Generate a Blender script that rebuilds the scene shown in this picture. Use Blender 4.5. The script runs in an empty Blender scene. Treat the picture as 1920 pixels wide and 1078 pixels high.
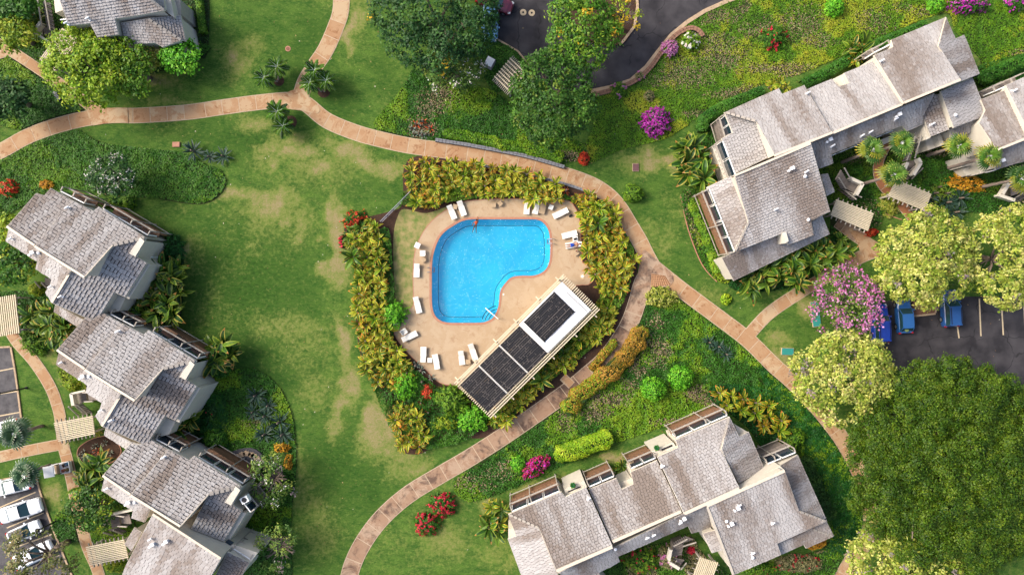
import bpy, math, random
import numpy as np
from mathutils import Vector, Matrix
from mathutils.geometry import tessellate_polygon

# ------------------------------------------------------------------ camera, sky, sun, exposure
scene = bpy.context.scene
COL = scene.collection
FLY = 80.0                       # drone height above the lawn, metres
PPM = 16.0                       # photograph pixels per metre on the ground
cam_d = bpy.data.cameras.new('camera'); cam = bpy.data.objects.new('camera', cam_d); COL.objects.link(cam)
cam.location = (0, 0, FLY); cam.rotation_euler = (0, 0, 0)
cam_d.sensor_width = 36.0; cam_d.lens = 24.0; cam_d.clip_end = 3000.0
scene.camera = cam

world = bpy.data.worlds.new('World'); scene.world = world; world.use_nodes = True
wn = world.node_tree.nodes; wl = world.node_tree.links
sky = wn.new('ShaderNodeTexSky'); sky.sky_type = 'NISHITA'; sky.sun_disc = False
sky.sun_elevation = math.radians(40); sky.sun_rotation = math.radians(-72)
sky.altitude = 50; sky.air_density = 1.0; sky.dust_density = 5.0; sky.ozone_density = 1.0
wn['Background'].inputs['Strength'].default_value = 0.135
wl.new(sky.outputs[0], wn['Background'].inputs['Color'])

sun_d = bpy.data.lights.new('sun', 'SUN'); sun = bpy.data.objects.new('sun', sun_d); COL.objects.link(sun)
sun_d.energy = 2.2; sun_d.angle = math.radians(22); sun_d.color = (1.0, 0.93, 0.83)
sun.rotation_euler = Vector((0.728, -0.237, -0.643)).to_track_quat('-Z', 'Y').to_euler()
sun.location = (-60, 20, 70)
vs = scene.view_settings
vs.view_transform = 'Standard'; vs.look = 'None'; vs.gamma = 1.0; vs.use_curve_mapping = False
vs.exposure = 1.05
scene.cycles.max_bounces = 6; scene.cycles.diffuse_bounces = 3; scene.cycles.transparent_max_bounces = 8
scene.cycles.use_denoising = True
try:
    scene.cycles.denoiser = 'OPENIMAGEDENOISE'
except Exception:
    pass
try:
    scene.render.use_persistent_data = False
    scene.cycles.use_adaptive_sampling = True
except Exception:
    pass

rng = np.random.default_rng(11)
RND = random.Random(5)

# ------------------------------------------------------------------ small helpers
def lin(v):
    v /= 255.0
    return v/12.92 if v <= 0.04045 else ((v+0.055)/1.055)**2.4
ALB = 0.66
def s(r, g, b, k=ALB):
    return (lin(r)*k, lin(g)*k, lin(b)*k)

def W(px, py, z=0.0):
    """the point at height z that the photograph shows at pixel px, py"""
    k = (FLY-z)/FLY
    return Vector(((px-960)/PPM*k, (539-py)/PPM*k, z))

def plane_at(px, py, pl):
    """where the sight line through a pixel meets the plane pl = (point, normal)"""
    o = Vector((0, 0, FLY)); d = W(px, py, 0)-o
    t = (pl[0]-o).dot(pl[1])/d.dot(pl[1])
    return o+d*t

def smooth(pts, n=8, closed=False):
    P = [Vector((p[0], p[1])) for p in pts]; out = []
    N = len(P)
    rngi = range(N) if closed else range(N-1)
    for i in rngi:
        if closed:
            a, b, c, d = P[(i-1) % N], P[i], P[(i+1) % N], P[(i+2) % N]
        else:
            a, b, c, d = P[max(i-1, 0)], P[i], P[i+1], P[min(i+2, N-1)]
        for k in range(n):
            t = k/n
            out.append(0.5*((2*b)+(c-a)*t+(2*a-5*b+4*c-d)*t*t+(3*b-a-3*c+d)*t**3))
    if not closed:
        out.append(P[-1].copy())
    return [(p.x, p.y) for p in out]

def area2(p):
    return sum(p[i][0]*p[(i+1) % len(p)][1]-p[(i+1) % len(p)][0]*p[i][1] for i in range(len(p)))

def offset_poly(pts, d):
    """move every side of a polygon d outwards (inwards when d < 0)"""
    P = [Vector((p[0], p[1])) for p in pts]; N = len(P); sgn = 1 if area2(pts) > 0 else -1; out = []
    for i in range(N):
        e1 = (P[i]-P[i-1]); e2 = (P[(i+1) % N]-P[i])
        if e1.length < 1e-6 or e2.length < 1e-6:
            out.append((P[i].x, P[i].y)); continue
        e1.normalize(); e2.normalize()
        n1 = Vector((e1.y, -e1.x))*sgn; n2 = Vector((e2.y, -e2.x))*sgn
        m = n1+n2
        if m.length < 1e-4: m = n1
        m.normalize(); c = max(0.4, m.dot(n1))
        q = P[i]+m*(d/c); out.append((q.x, q.y))
    return out

def in_poly(x, y, poly):
    r = np.zeros(len(x), bool); n = len(poly)
    for i in range(n):
        x1, y1 = poly[i]; x2, y2 = poly[(i+1) % n]
        if y1 == y2: continue
        c = ((y1 > y) != (y2 > y)) & (x < (x2-x1)*(y-y1)/(y2-y1)+x1)
        r ^= c
    return r

def seg_dist(x, y, pts):
    d = np.full(len(x), 1e9)
    for (ax, ay), (bx, by) in zip(pts, pts[1:]):
        vx, vy = bx-ax, by-ay; L = vx*vx+vy*vy+1e-9
        t = np.clip(((x-ax)*vx+(y-ay)*vy)/L, 0, 1)
        d = np.minimum(d, np.hypot(x-ax-t*vx, y-ay-t*vy))
    return d

def noise2(x, y, scale, seed=0):
    """smooth value noise, 0..1"""
    g = np.random.default_rng(1000+seed).random((64, 64))
    u = np.asarray(x)/scale; v = np.asarray(y)/scale
    i = np.floor(u).astype(int); j = np.floor(v).astype(int); fu = u-i; fv = v-j
    fu = fu*fu*(3-2*fu); fv = fv*fv*(3-2*fv)
    a = g[i % 64, j % 64]; b = g[(i+1) % 64, j % 64]; c = g[i % 64, (j+1) % 64]; d = g[(i+1) % 64, (j+1) % 64]
    return (a*(1-fu)+b*fu)*(1-fv)+(c*(1-fu)+d*fu)*fv

# ------------------------------------------------------------------ materials
def mat(name, col, rough=0.8, metal=0.0, var=0.0, scale=3.0, bump=0.0, bscale=20.0, rand=0.0, col2=None, spec=0.3, detail=5.0):
    m = bpy.data.materials.new(name); m.use_nodes = True
    n = m.node_tree.nodes; l = m.node_tree.links; b = n['Principled BSDF']
    b.inputs['Roughness'].default_value = rough; b.inputs['Metallic'].default_value = metal
    b.inputs['Specular IOR Level'].default_value = spec
    out = None
    geo = n.new('ShaderNodeNewGeometry')
    base = n.new('ShaderNodeRGB'); base.outputs[0].default_value = (*col, 1); out = base.outputs[0]
    if col2 is not None or var > 0:
        t = n.new('ShaderNodeTexNoise'); t.inputs['Scale'].default_value = scale; t.inputs['Detail'].default_value = detail
        t.inputs['Roughness'].default_value = 0.65
        l.new(geo.outputs['Position'], t.inputs['Vector'])
        r = n.new('ShaderNodeValToRGB'); r.color_ramp.elements[0].position = 0.36; r.color_ramp.elements[1].position = 0.66
        c2 = col2 if col2 is not None else tuple(c*(1-var) for c in col)
        r.color_ramp.elements[0].color = (*c2, 1); r.color_ramp.elements[1].color = (*col, 1)
        l.new(t.outputs['Fac'], r.inputs['Fac']); out = r.outputs['Color']
    if rand > 0:
        oi = n.new('ShaderNodeObjectInfo'); mr = n.new('ShaderNodeMapRange')
        mr.inputs['To Min'].default_value = 1-rand; mr.inputs['To Max'].default_value = 1+rand
        l.new(oi.outputs['Random'], mr.inputs['Value'])
        mx = n.new('ShaderNodeVectorMath'); mx.operation = 'SCALE'
        l.new(out, mx.inputs[0]); l.new(mr.outputs[0], mx.inputs['Scale']); out = mx.outputs[0]
    l.new(out, b.inputs['Base Color'])
    if bump > 0:
        t2 = n.new('ShaderNodeTexNoise'); t2.inputs['Scale'].default_value = bscale; t2.inputs['Detail'].default_value = 4
        l.new(geo.outputs['Position'], t2.inputs['Vector'])
        bp = n.new('ShaderNodeBump'); bp.inputs['Strength'].default_value = bump; bp.inputs['Distance'].default_value = 0.05
        l.new(t2.outputs['Fac'], bp.inputs['Height']); l.new(bp.outputs['Normal'], b.inputs['Normal'])
    return m

def attr_mat(name, rough=0.6, transl=0.0, rand=0.0, nvar=0.0, nscale=2.0, spec=0.25):
    """colour comes from the attribute col of the mesh"""
    m = bpy.data.materials.new(name); m.use_nodes = True
    n = m.node_tree.nodes; l = m.node_tree.links; b = n['Principled BSDF']; o = n['Material Output']
    b.inputs['Roughness'].default_value = rough; b.inputs['Specular IOR Level'].default_value = spec
    a = n.new('ShaderNodeAttribute'); a.attribute_name = 'col'; out = a.outputs['Color']
    if rand > 0:
        oi = n.new('ShaderNodeObjectInfo'); mr = n.new('ShaderNodeMapRange')
        mr.inputs['To Min'].default_value = 1-rand; mr.inputs['To Max'].default_value = 1+rand
        l.new(oi.outputs['Random'], mr.inputs['Value'])
        mx = n.new('ShaderNodeVectorMath'); mx.operation = 'SCALE'
        l.new(out, mx.inputs[0]); l.new(mr.outputs[0], mx.inputs['Scale']); out = mx.outputs[0]
    if nvar > 0:
        geo = n.new('ShaderNodeNewGeometry'); t = n.new('ShaderNodeTexNoise'); t.inputs['Scale'].default_value = nscale
        t.inputs['Detail'].default_value = 6; l.new(geo.outputs['Position'], t.inputs['Vector'])
        mr = n.new('ShaderNodeMapRange'); mr.inputs['From Min'].default_value = 0.3; mr.inputs['From Max'].default_value = 0.7
        mr.inputs['To Min'].default_value = 1-nvar; mr.inputs['To Max'].default_value = 1+nvar
        l.new(t.outputs['Fac'], mr.inputs['Value'])
        mx = n.new('ShaderNodeVectorMath'); mx.operation = 'SCALE'
        l.new(out, mx.inputs[0]); l.new(mr.outputs[0], mx.inputs['Scale']); out = mx.outputs[0]
    l.new(out, b.inputs['Base Color'])
    if transl > 0:
        t = n.new('ShaderNodeBsdfTranslucent'); l.new(out, t.inputs['Color'])
        mix = n.new('ShaderNodeMixShader'); mix.inputs[0].default_value = transl
        l.new(b.outputs[0], mix.inputs[1]); l.new(t.outputs[0], mix.inputs[2]); l.new(mix.outputs[0], o.inputs['Surface'])
    return m

M = {}
M['leaf'] = attr_mat('leaf', 0.55, 0.22)
M['frond'] = attr_mat('frond', 0.45, 0.2, rand=0.28)
M['shingle'] = attr_mat('cedar_shingle', 0.85, 0, nvar=0.10, nscale=3.0, spec=0.15)
M['underlay'] = mat('roof_underlay', s(84, 75, 72), 0.9)
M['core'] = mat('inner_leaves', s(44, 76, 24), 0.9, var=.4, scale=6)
M['cream'] = mat('cream_stucco', s(234, 225, 208), 0.8, var=0.10, scale=1.5)
M['flash'] = mat('ridge_flashing', s(240, 226, 205), 0.6, var=0.12, scale=3)
M['white'] = mat('white_paint', s(244, 244, 242, 0.82), 0.45)
M['vent'] = mat('white_vent', s(244, 244, 246, 0.85), 0.4)
M['greywood'] = mat('grey_stained_wood', s(196, 186, 174), 0.75, var=0.18, scale=5, rand=0.06)
M['deckwood'] = mat('brown_deck_boards', s(148, 110, 82), 0.7, var=0.2, scale=4, rand=0.08)
M['oldwood'] = mat('weathered_boards', s(150, 138, 128), 0.8, var=0.2, scale=6, rand=0.12)
M['dark'] = mat('dark_recess', s(38, 38, 44), 0.5)
M['glass'] = mat('window_glass', s(40, 58, 74), 0.08, spec=0.6)
M['trunk'] = mat('bark', s(150, 132, 118), 0.9, var=0.35, scale=6, bump=0.4)
M['palmtrunk'] = mat('palm_bark', s(168, 150, 138), 0.9, var=0.3, scale=8)
M['slat'] = mat('trellis_slat', s(238, 222, 190), 0.6, var=0.10, scale=4, rand=0.07)
M['soil'] = mat('soil', s(84, 60, 46), 0.95, var=0.4, scale=5, bump=0.5, bscale=12)
M['stone'] = mat('grey_stone', s(150, 152, 158), 0.85, var=0.3, scale=5, rand=0.15)
M['terra'] = mat('terracotta_coping', s(196, 140, 112), 0.7, var=0.18, scale=4)
M['kerb'] = mat('kerb_concrete', s(206, 178, 146), 0.85, var=0.25, scale=2)
M['metal'] = mat('brushed_steel', s(200, 200, 205), 0.3, metal=0.8)
M['black'] = mat('black_rubber', s(30, 30, 32), 0.7)
M['solar'] = mat('black_solar_mat', s(38, 37, 40), 0.5, rand=0.25, var=0.25, scale=3)
M['line'] = mat('road_paint', s(226, 204, 168), 0.8, var=0.25, scale=4)

# ------------------------------------------------------------------ objects
def put(o, parent=None, **props):
    COL.objects.link(o)
    if parent is not None: o.parent = parent
    for k, v in props.items(): o[k] = v
    return o

def thing(name, label, cat, loc=(0, 0, 0), rz=0.0, group=None):
    o = bpy.data.objects.new(name, None); o.empty_display_size = 0.3
    o.location = loc; o.rotation_euler = (0, 0, rz); put(o)
    o['label'] = label; o['category'] = cat
    if group: o['group'] = group
    return o

def tag(o, label, cat, group=None):
    o['label'] = label; o['category'] = cat
    if group: o['group'] = group
    return o

def root_loc(o):
    while o.parent is not None: o = o.parent
    return o.location.copy()

def copy_tree(src, loc, rz, label, scale=None):
    c = src.copy(); COL.objects.link(c); c.location = loc; c.rotation_euler = (0, 0, rz); c['label'] = label
    if scale: c.scale = (scale, scale, scale)
    for ch in list(src.children):
        d = ch.copy(); COL.objects.link(d); d.parent = c
        for g in list(ch.children):
            e = g.copy(); COL.objects.link(e); e.parent = d
    return c

class MB:
    """collects shapes, then links them as one mesh object"""
    def __init__(self): self.v = []; self.f = []; self.c = []
    def face(self, pts, col=None):
        i = len(self.v); self.v += [tuple(p) for p in pts]; self.f.append(tuple(range(i, i+len(pts)))); self.c.append(col)
        return self
    def box(self, c, size, rz=0.0, rx=0.0, ry=0.0, taper=1.0):
        m = Matrix.Translation(c) @ Matrix.Rotation(rz, 4, 'Z') @ Matrix.Rotation(ry, 4, 'Y') @ Matrix.Rotation(rx, 4, 'X')
        a, b, h = size[0]/2, size[1]/2, size[2]/2
        p = [m @ Vector(q) for q in ((-a, -b, -h), (a, -b, -h), (a, b, -h), (-a, b, -h), (-a*taper, -b*taper, h), (a*taper, -b*taper, h), (a*taper, b*taper, h), (-a*taper, b*taper, h))]
        i = len(self.v); self.v += [tuple(q) for q in p]
        for q in ((3, 2, 1, 0), (4, 5, 6, 7), (0, 1, 5, 4), (1, 2, 6, 5), (2, 3, 7, 6), (3, 0, 4, 7)):
            self.f.append(tuple(i+k for k in q)); self.c.append(None)
        return self
    def bar(self, a, b, w, h):
        """a rectangular bar from a to b, w wide, h deep, tops level"""
        a = Vector(a); b = Vector(b); d = b-a; L = d.length
        if L < 1e-5: return self
        x = d.normalized(); up = Vector((0, 0, 1))
        y = up.cross(x)
        if y.length < 1e-4: y = Vector((0, 1, 0))
        y.normalize(); z = x.cross(y)
        P = []
        for e in (a, b):
            for sy, sz in ((-1, -1), (1, -1), (1, 1), (-1, 1)): P.append(e+y*sy*w/2+z*sz*h/2)
        i = len(self.v); self.v += [tuple(q) for q in P]
        for q in ((0, 1, 2, 3), (7, 6, 5, 4), (0, 4, 5, 1), (1, 5, 6, 2), (2, 6, 7, 3), (3, 7, 4, 0)):
            self.f.append(tuple(i+k for k in q)); self.c.append(None)
        return self
    def prism(self, poly, z0, z1):
        """poly of xy points extruded from z0 to z1"""
        poly = [(p[0], p[1]) for p in poly]
        if area2(poly) < 0: poly = poly[::-1]
        n = len(poly); i = len(self.v)
        self.v += [(x, y, z0) for x, y in poly]+[(x, y, z1) for x, y in poly]
        for t in tessellate_polygon([[Vector((x, y, 0)) for x, y in poly]]):
            a, b, c = t
            if (poly[b][0]-poly[a][0])*(poly[c][1]-poly[a][1])-(poly[b][1]-poly[a][1])*(poly[c][0]-poly[a][0]) < 0: b, c = c, b
            self.f.append((i+n+a, i+n+b, i+n+c)); self.c.append(None)
        for k in range(n):
            q = (k+1) % n; self.f.append((i+k, i+q, i+n+q, i+n+k)); self.c.append(None)
        return self
    def ring(self, outer, inner, z0, z1):
        """two loops with the same number of points"""
        n = len(outer)
        for k in range(n):
            q = (k+1) % n
            a, b, c, d = outer[k], outer[q], inner[q], inner[k]
            self.face([(a[0], a[1], z1), (b[0], b[1], z1), (c[0], c[1], z1), (d[0], d[1], z1)])
            self.face([(b[0], b[1], z1), (a[0], a[1], z1), (a[0], a[1], z0), (b[0], b[1], z0)])
            self.face([(d[0], d[1], z1), (c[0], c[1], z1), (c[0], c[1], z0), (d[0], d[1], z0)])
        return self
    def tube(self, pts, rad, n=8, cap=True):
        pts = [Vector(p) for p in pts]; i0 = len(self.v)
        for k, p in enumerate(pts):
            d = (pts[min(k+1, len(pts)-1)]-pts[max(k-1, 0)]).normalized()
            x = d.orthogonal().normalized() if abs(d.z) > 0.9 else Vector((0, 0, 1)).cross(d).normalized(); y = d.cross(x)
            r = rad[k] if isinstance(rad, (list, tuple)) else rad
            for j in range(n):
                a = 2*math.pi*j/n; self.v.append(tuple(p+x*math.cos(a)*r+y*math.sin(a)*r))
        for k in range(len(pts)-1):
            for j in range(n):
                a = i0+k*n+j; b = i0+k*n+(j+1) % n
                self.f.append((a, b, b+n, a+n)); self.c.append(None)
        if cap:
            self.f.append(tuple(i0+j for j in range(n))[::-1]); self.c.append(None)
            e = i0+(len(pts)-1)*n; self.f.append(tuple(e+j for j in range(n))); self.c.append(None)
        return self
    def lathe(self, c, prof, n=16):
        """prof: (radius, z) from bottom to top about the vertical through c"""
        i0 = len(self.v); c = Vector(c)
        for r, z in prof:
            for j in range(n):
                a = 2*math.pi*j/n; self.v.append((c.x+r*math.cos(a), c.y+r*math.sin(a), c.z+z))
        for k in range(len(prof)-1):
            for j in range(n):
                a = i0+k*n+j; b = i0+k*n+(j+1) % n; self.f.append((a, b, b+n, a+n)); self.c.append(None)
        self.f.append(tuple(i0+j for j in range(n))[::-1]); self.c.append(None)
        e = i0+(len(prof)-1)*n; self.f.append(tuple(e+j for j in range(n))); self.c.append(None)
        return self
    def mesh(self, name, m, origin=None, shade=False):
        me = bpy.data.meshes.new(name)
        v = self.v if origin is None else [(p[0]-origin[0], p[1]-origin[1], p[2]-origin[2]) for p in self.v]
        me.from_pydata(v, [], self.f)
        if any(c is not None for c in self.c):
            a = me.attributes.new('col', 'FLOAT_COLOR', 'FACE')
            d = np.ones((len(self.f), 4), np.float32)
            for k, c in enumerate(self.c):
                if c is not None: d[k, :3] = c
            a.data.foreach_set('color', d.ravel())
        if m is not None: me.materials.append(m)
        if shade: me.shade_smooth()
        me.update()
        return me
    def build(self, name, m, parent=None, world=True, shade=False, **props):
        """world: the points are scene points (the parent chain is then only moved, never turned)"""
        org = root_loc(parent) if (parent is not None and world) else None
        o = bpy.data.objects.new(name, self.mesh(name, m, org, shade))
        return put(o, parent, **props)

def quads_mesh(name, V, C, m, per=4):
    """V (N,per,3) corner points, C (N,3) colours, all in local space"""
    N = len(V); me = bpy.data.meshes.new(name)
    me.vertices.add(N*per); me.vertices.foreach_set('co', np.ascontiguousarray(V, np.float32).ravel())
    me.loops.add(N*per); me.loops.foreach_set('vertex_index', np.arange(N*per, dtype=np.int32))
    me.polygons.add(N); me.polygons.foreach_set('loop_start', np.arange(0, N*per, per, dtype=np.int32))
    me.polygons.foreach_set('loop_total', np.full(N, per, np.int32))
    a = me.attributes.new('col', 'FLOAT_COLOR', 'FACE')
    d = np.ones((N, 4), np.float32); d[:, :3] = C; a.data.foreach_set('color', d.ravel())
    me.materials.append(m); me.update(calc_edges=True)
    return me

def leaf_quads(c, nrm, length, width, seed=0):
    """diamond leaves at c with face normals about nrm"""
    g = np.random.default_rng(seed); N = len(c)
    nrm = nrm/np.maximum(np.linalg.norm(nrm, axis=1, keepdims=True), 1e-6)
    r = g.normal(size=(N, 3)); t = np.cross(nrm, r); t /= np.maximum(np.linalg.norm(t, axis=1, keepdims=True), 1e-6)
    b = np.cross(nrm, t)
    L = (length*(0.7+0.6*g.random((N, 1)))) ; Wd = width*(0.7+0.6*g.random((N, 1)))
    return np.stack([c-t*L/2, c+b*Wd/2-nrm*0.15*Wd, c+t*L/2, c-b*Wd/2-nrm*0.15*Wd], 1)

def palette(cols, w, g, jit=0.18):
    """pick a colour per row: w in 0..1 runs along cols"""
    cols = np.array(cols); x = np.clip(w, 0, 0.9999)*(len(cols)-1); i = x.astype(int); f = (x-i)[:, None]
    c = cols[i]*(1-f)+cols[np.minimum(i+1, len(cols)-1)]*f
    return np.clip(c*(1+jit*g.normal(size=(len(w), 1)))*(1+0.06*g.normal(size=(len(w), 3))), 0.002, 0.95)
# ------------------------------------------------------------------ outlines, in photograph pixels at ground level
PATHS = {  # centre line, width in pixels
 'west': ([(-40, 296), (0, 284), (50, 257), (100, 238), (160, 223), (215, 217), (260, 217), (350, 211), (420, 201), (480, 193), (530, 188), (562, 188)], 29),
 'north': ([(640, -30), (639, 20), (628, 55), (610, 95), (590, 125), (572, 155), (562, 188)], 31),
 'east': ([(562, 188), (580, 200), (614, 227), (667, 249), (714, 262), (764, 273), (814, 280), (881, 289), (935, 299), (1000, 313), (1058, 328), (1110, 347), (1142, 368), (1163, 392), (1180, 420), (1198, 450), (1212, 478), (1224, 500)], 30),
 'southeast': ([(1224, 500), (1262, 531), (1300, 560), (1350, 597), (1402, 637), (1450, 684), (1482, 712), (1516, 746), (1550, 785), (1580, 826), (1605, 872), (1622, 912), (1631, 950), (1632, 985), (1616, 1025), (1592, 1058), (1570, 1100)], 30),
 'south': ([(1224, 500), (1205, 530), (1194, 568), (1180, 606), (1160, 640), (1133, 675), (1100, 704), (1066, 732), (1030, 758), (990, 786), (940, 820), (880, 858), (820, 893), (765, 927), (718, 968), (684, 1012), (661, 1058), (648, 1110)], 33),
 'car park': ([(1402, 630), (1440, 589), (1490, 554), (1540, 524), (1575, 504), (1618, 480), (1660, 466)], 24),
 'pergola': ([(1630, 474), (1625, 456), (1600, 438), (1585, 426), (1570, 415)], 25),
 'northwest': ([(-30, 66), (0, 84), (33, 104), (83, 137), (134, 172), (167, 198), (190, 212)], 20),
 'stub': ([(20, 96), (0, 104), (-30, 112)], 14),
 'lower west': ([(14, 610), (31, 639), (60, 672), (82, 703), (97, 730), (106, 754), (113, 781), (119, 832), (129, 873), (136, 905), (144, 945), (157, 999), (165, 1026), (184, 1070), (192, 1110)], 22),
 'parking link': ([(-30, 862), (0, 856), (60, 843), (118, 832)], 21),
 'courtyard': ([(1668, 255), (1660, 275), (1648, 300), (1646, 325), (1654, 347), (1672, 366), (1700, 396), (1712, 412)], 19),
 'house link': ([(1055, 706), (1072, 722)], 16),
}
SPATH = {k: (smooth(p, 6), w) for k, (p, w) in PATHS.items()}
POOL_PX = [(883, 411.5), (866, 415), (851, 423), (836, 433), (825, 445), (817, 462), (812, 480), (809.8, 500), (809.5, 530), (809.5, 560), (811, 578), (816, 592), (826, 601), (840, 605), (870, 605.4), (901, 605), (914, 602), (925, 595), (933, 580), (936, 565), (937, 552), (941, 540), (950, 528), (958, 521), (968, 518), (985, 517), (1000, 517), (1015, 512), (1025, 503), (1030.5, 490), (1031.8, 475), (1031.8, 452), (1029.5, 435), (1025, 425), (1017, 416), (1008, 412.3), (998, 411.3), (960, 411.3), (920, 411.3)]
DECK_PX = [(876, 378), (930, 374), (1000, 374), (1060, 376), (1076, 388), (1085, 410), (1088, 440), (1089, 470), (1091, 492), (1104, 498), (1113, 510), (1112, 524), (1102, 533), (1086, 534), (1070, 545), (1000, 640), (940, 720), (905, 752), (880, 742), (853, 722), (836, 720), (820, 713), (800, 693), (775, 670), (753, 646), (741, 627), (738, 608), (745, 592), (758, 580), (775, 575), (775.5, 540), (775.5, 500), (780, 468), (788, 447), (800, 427), (817, 409), (838, 394), (857, 384)]
pool = [tuple(W(x, y)[:2]) for x, y in smooth(POOL_PX, 3, True)]
deck = [tuple(W(x, y)[:2]) for x, y in smooth(DECK_PX, 3, True)]
ROADS = {
 'driveway': [(905, -25), (912, 60), (938, 78), (963, 90), (985, 112), (1000, 135), (1040, 170), (1110, 170), (1150, 162), (1180, 152), (1205, 132), (1222, 112), (1240, 88), (1262, 62), (1290, 40), (1330, 16), (1385, -6), (1400, -25)],
 'car park': [(1632, 572), (1700, 556), (1945, 556), (1945, 715), (1760, 750), (1640, 805), (1618, 792), (1660, 740), (1690, 700), (1650, 650), (1632, 640)],
 'upper west car park': [(-30, 650), (21, 650), (30, 700), (41, 786), (20, 806), (-30, 816)],
 'lower west car park': [(-30, 906), (20, 894), (66, 886), (74, 915), (98, 985), (124, 1050), (145, 1100), (-30, 1110)],
}
BEDS = {}   # filled below: planted ground cover
dry = [(330, 195, 90, 7, .5), (470, 215, 40, 16, .5), (540, 255, 26, 20, .6), (600, 330, 20, 16, .6), (560, 420, 16, 40, .45), (500, 300, 20, 14, .6), (650, 285, 40, 26, 1), (700, 305, 50, 18, .8), (740, 318, 30, 16, .8), (520, 388, 34, 34, .8), (500, 375, 30, 20, .6), (632, 440, 20, 60, 1), (628, 500, 16, 40, .8), (645, 420, 20, 30, .9), (560, 292, 30, 20, .6), (515, 275, 30, 20, .5),
       (445, 368, 40, 14, .7), (400, 378, 60, 8, .5), (300, 150, 34, 14, .8), (335, 120, 30, 18, .4), (440, 120, 22, 40, .6), (470, 70, 22, 30, .5), (655, 60, 14, 50, .8), (680, 40, 20, 40, .5), (640, 650, 14, 40, .8), (636, 770, 16, 36, 1), (655, 715, 14, 30, .8), (625, 790, 18, 30, .7), (690, 790, 20, 40, .8), (720, 820, 40, 40, .7), (760, 865, 40, 30, .5),
       (1240, 294, 34, 20, 1), (1200, 290, 40, 30, .5), (1270, 380, 30, 30, .3), (1157, 857, 14, 10, 1), (1090, 905, 60, 10, .5), (985, 905, 40, 12, .5), (930, 960, 30, 20, .4), (470, 470, 14, 10, .4), (560, 640, 60, 40, .3), (590, 720, 40, 50, .35), (555, 900, 20, 60, .35), (600, 980, 40, 60, .3),
       (1450, 640, 30, 20, .6), (1470, 690, 24, 24, .8), (1510, 560, 22, 20, .7), (100, 930, 20, 24, .8), (110, 975, 16, 24, .8), (760, 450, 14, 40, .6), (765, 520, 12, 50, .8), (790, 405, 20, 12, .7), (350, 478, 14, 24, .6), (1240, 440, 30, 40, .3), (1330, 540, 30, 30, .3), (950, 1040, 60, 30, .3), (830, 1030, 40, 30, .3), (1360, 12, 10, 10, .5),
       (90, 650, 20, 30, .3), (110, 690, 16, 30, .4), (300, 190, 60, 8, .3), (580, 300, 120, 60, .22), (530, 420, 100, 50, .2)]
lush_shade = [(440, 560, 150, 170, 1), (480, 690, 60, 80, .9), (560, 560, 60, 70, .7), (470, 250, 80, 30, .8), (330, 255, 110, 20, .7), (600, 60, 30, 60, .6), (720, 150, 30, 60, .7), (640, 190, 40, 30, .6), (360, 420, 60, 40, .6), (620, 850, 60, 80, .7), (600, 950, 40, 50, .6), (690, 900, 30, 50, .6), (390, 60, 20, 60, .9), (870, 1010, 60, 60, .2), (590, 340, 30, 40, .5), (660, 350, 30, 30, .5), (1200, 420, 20, 60, .5), (1040, 900, 120, 12, .8), (720, 350, 50, 40, .4), (500, 830, 60, 90, .5), (1180, 260, 60, 20, .5)]  # darker lusher grass, mixed with house shade put into the lawn colour

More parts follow.
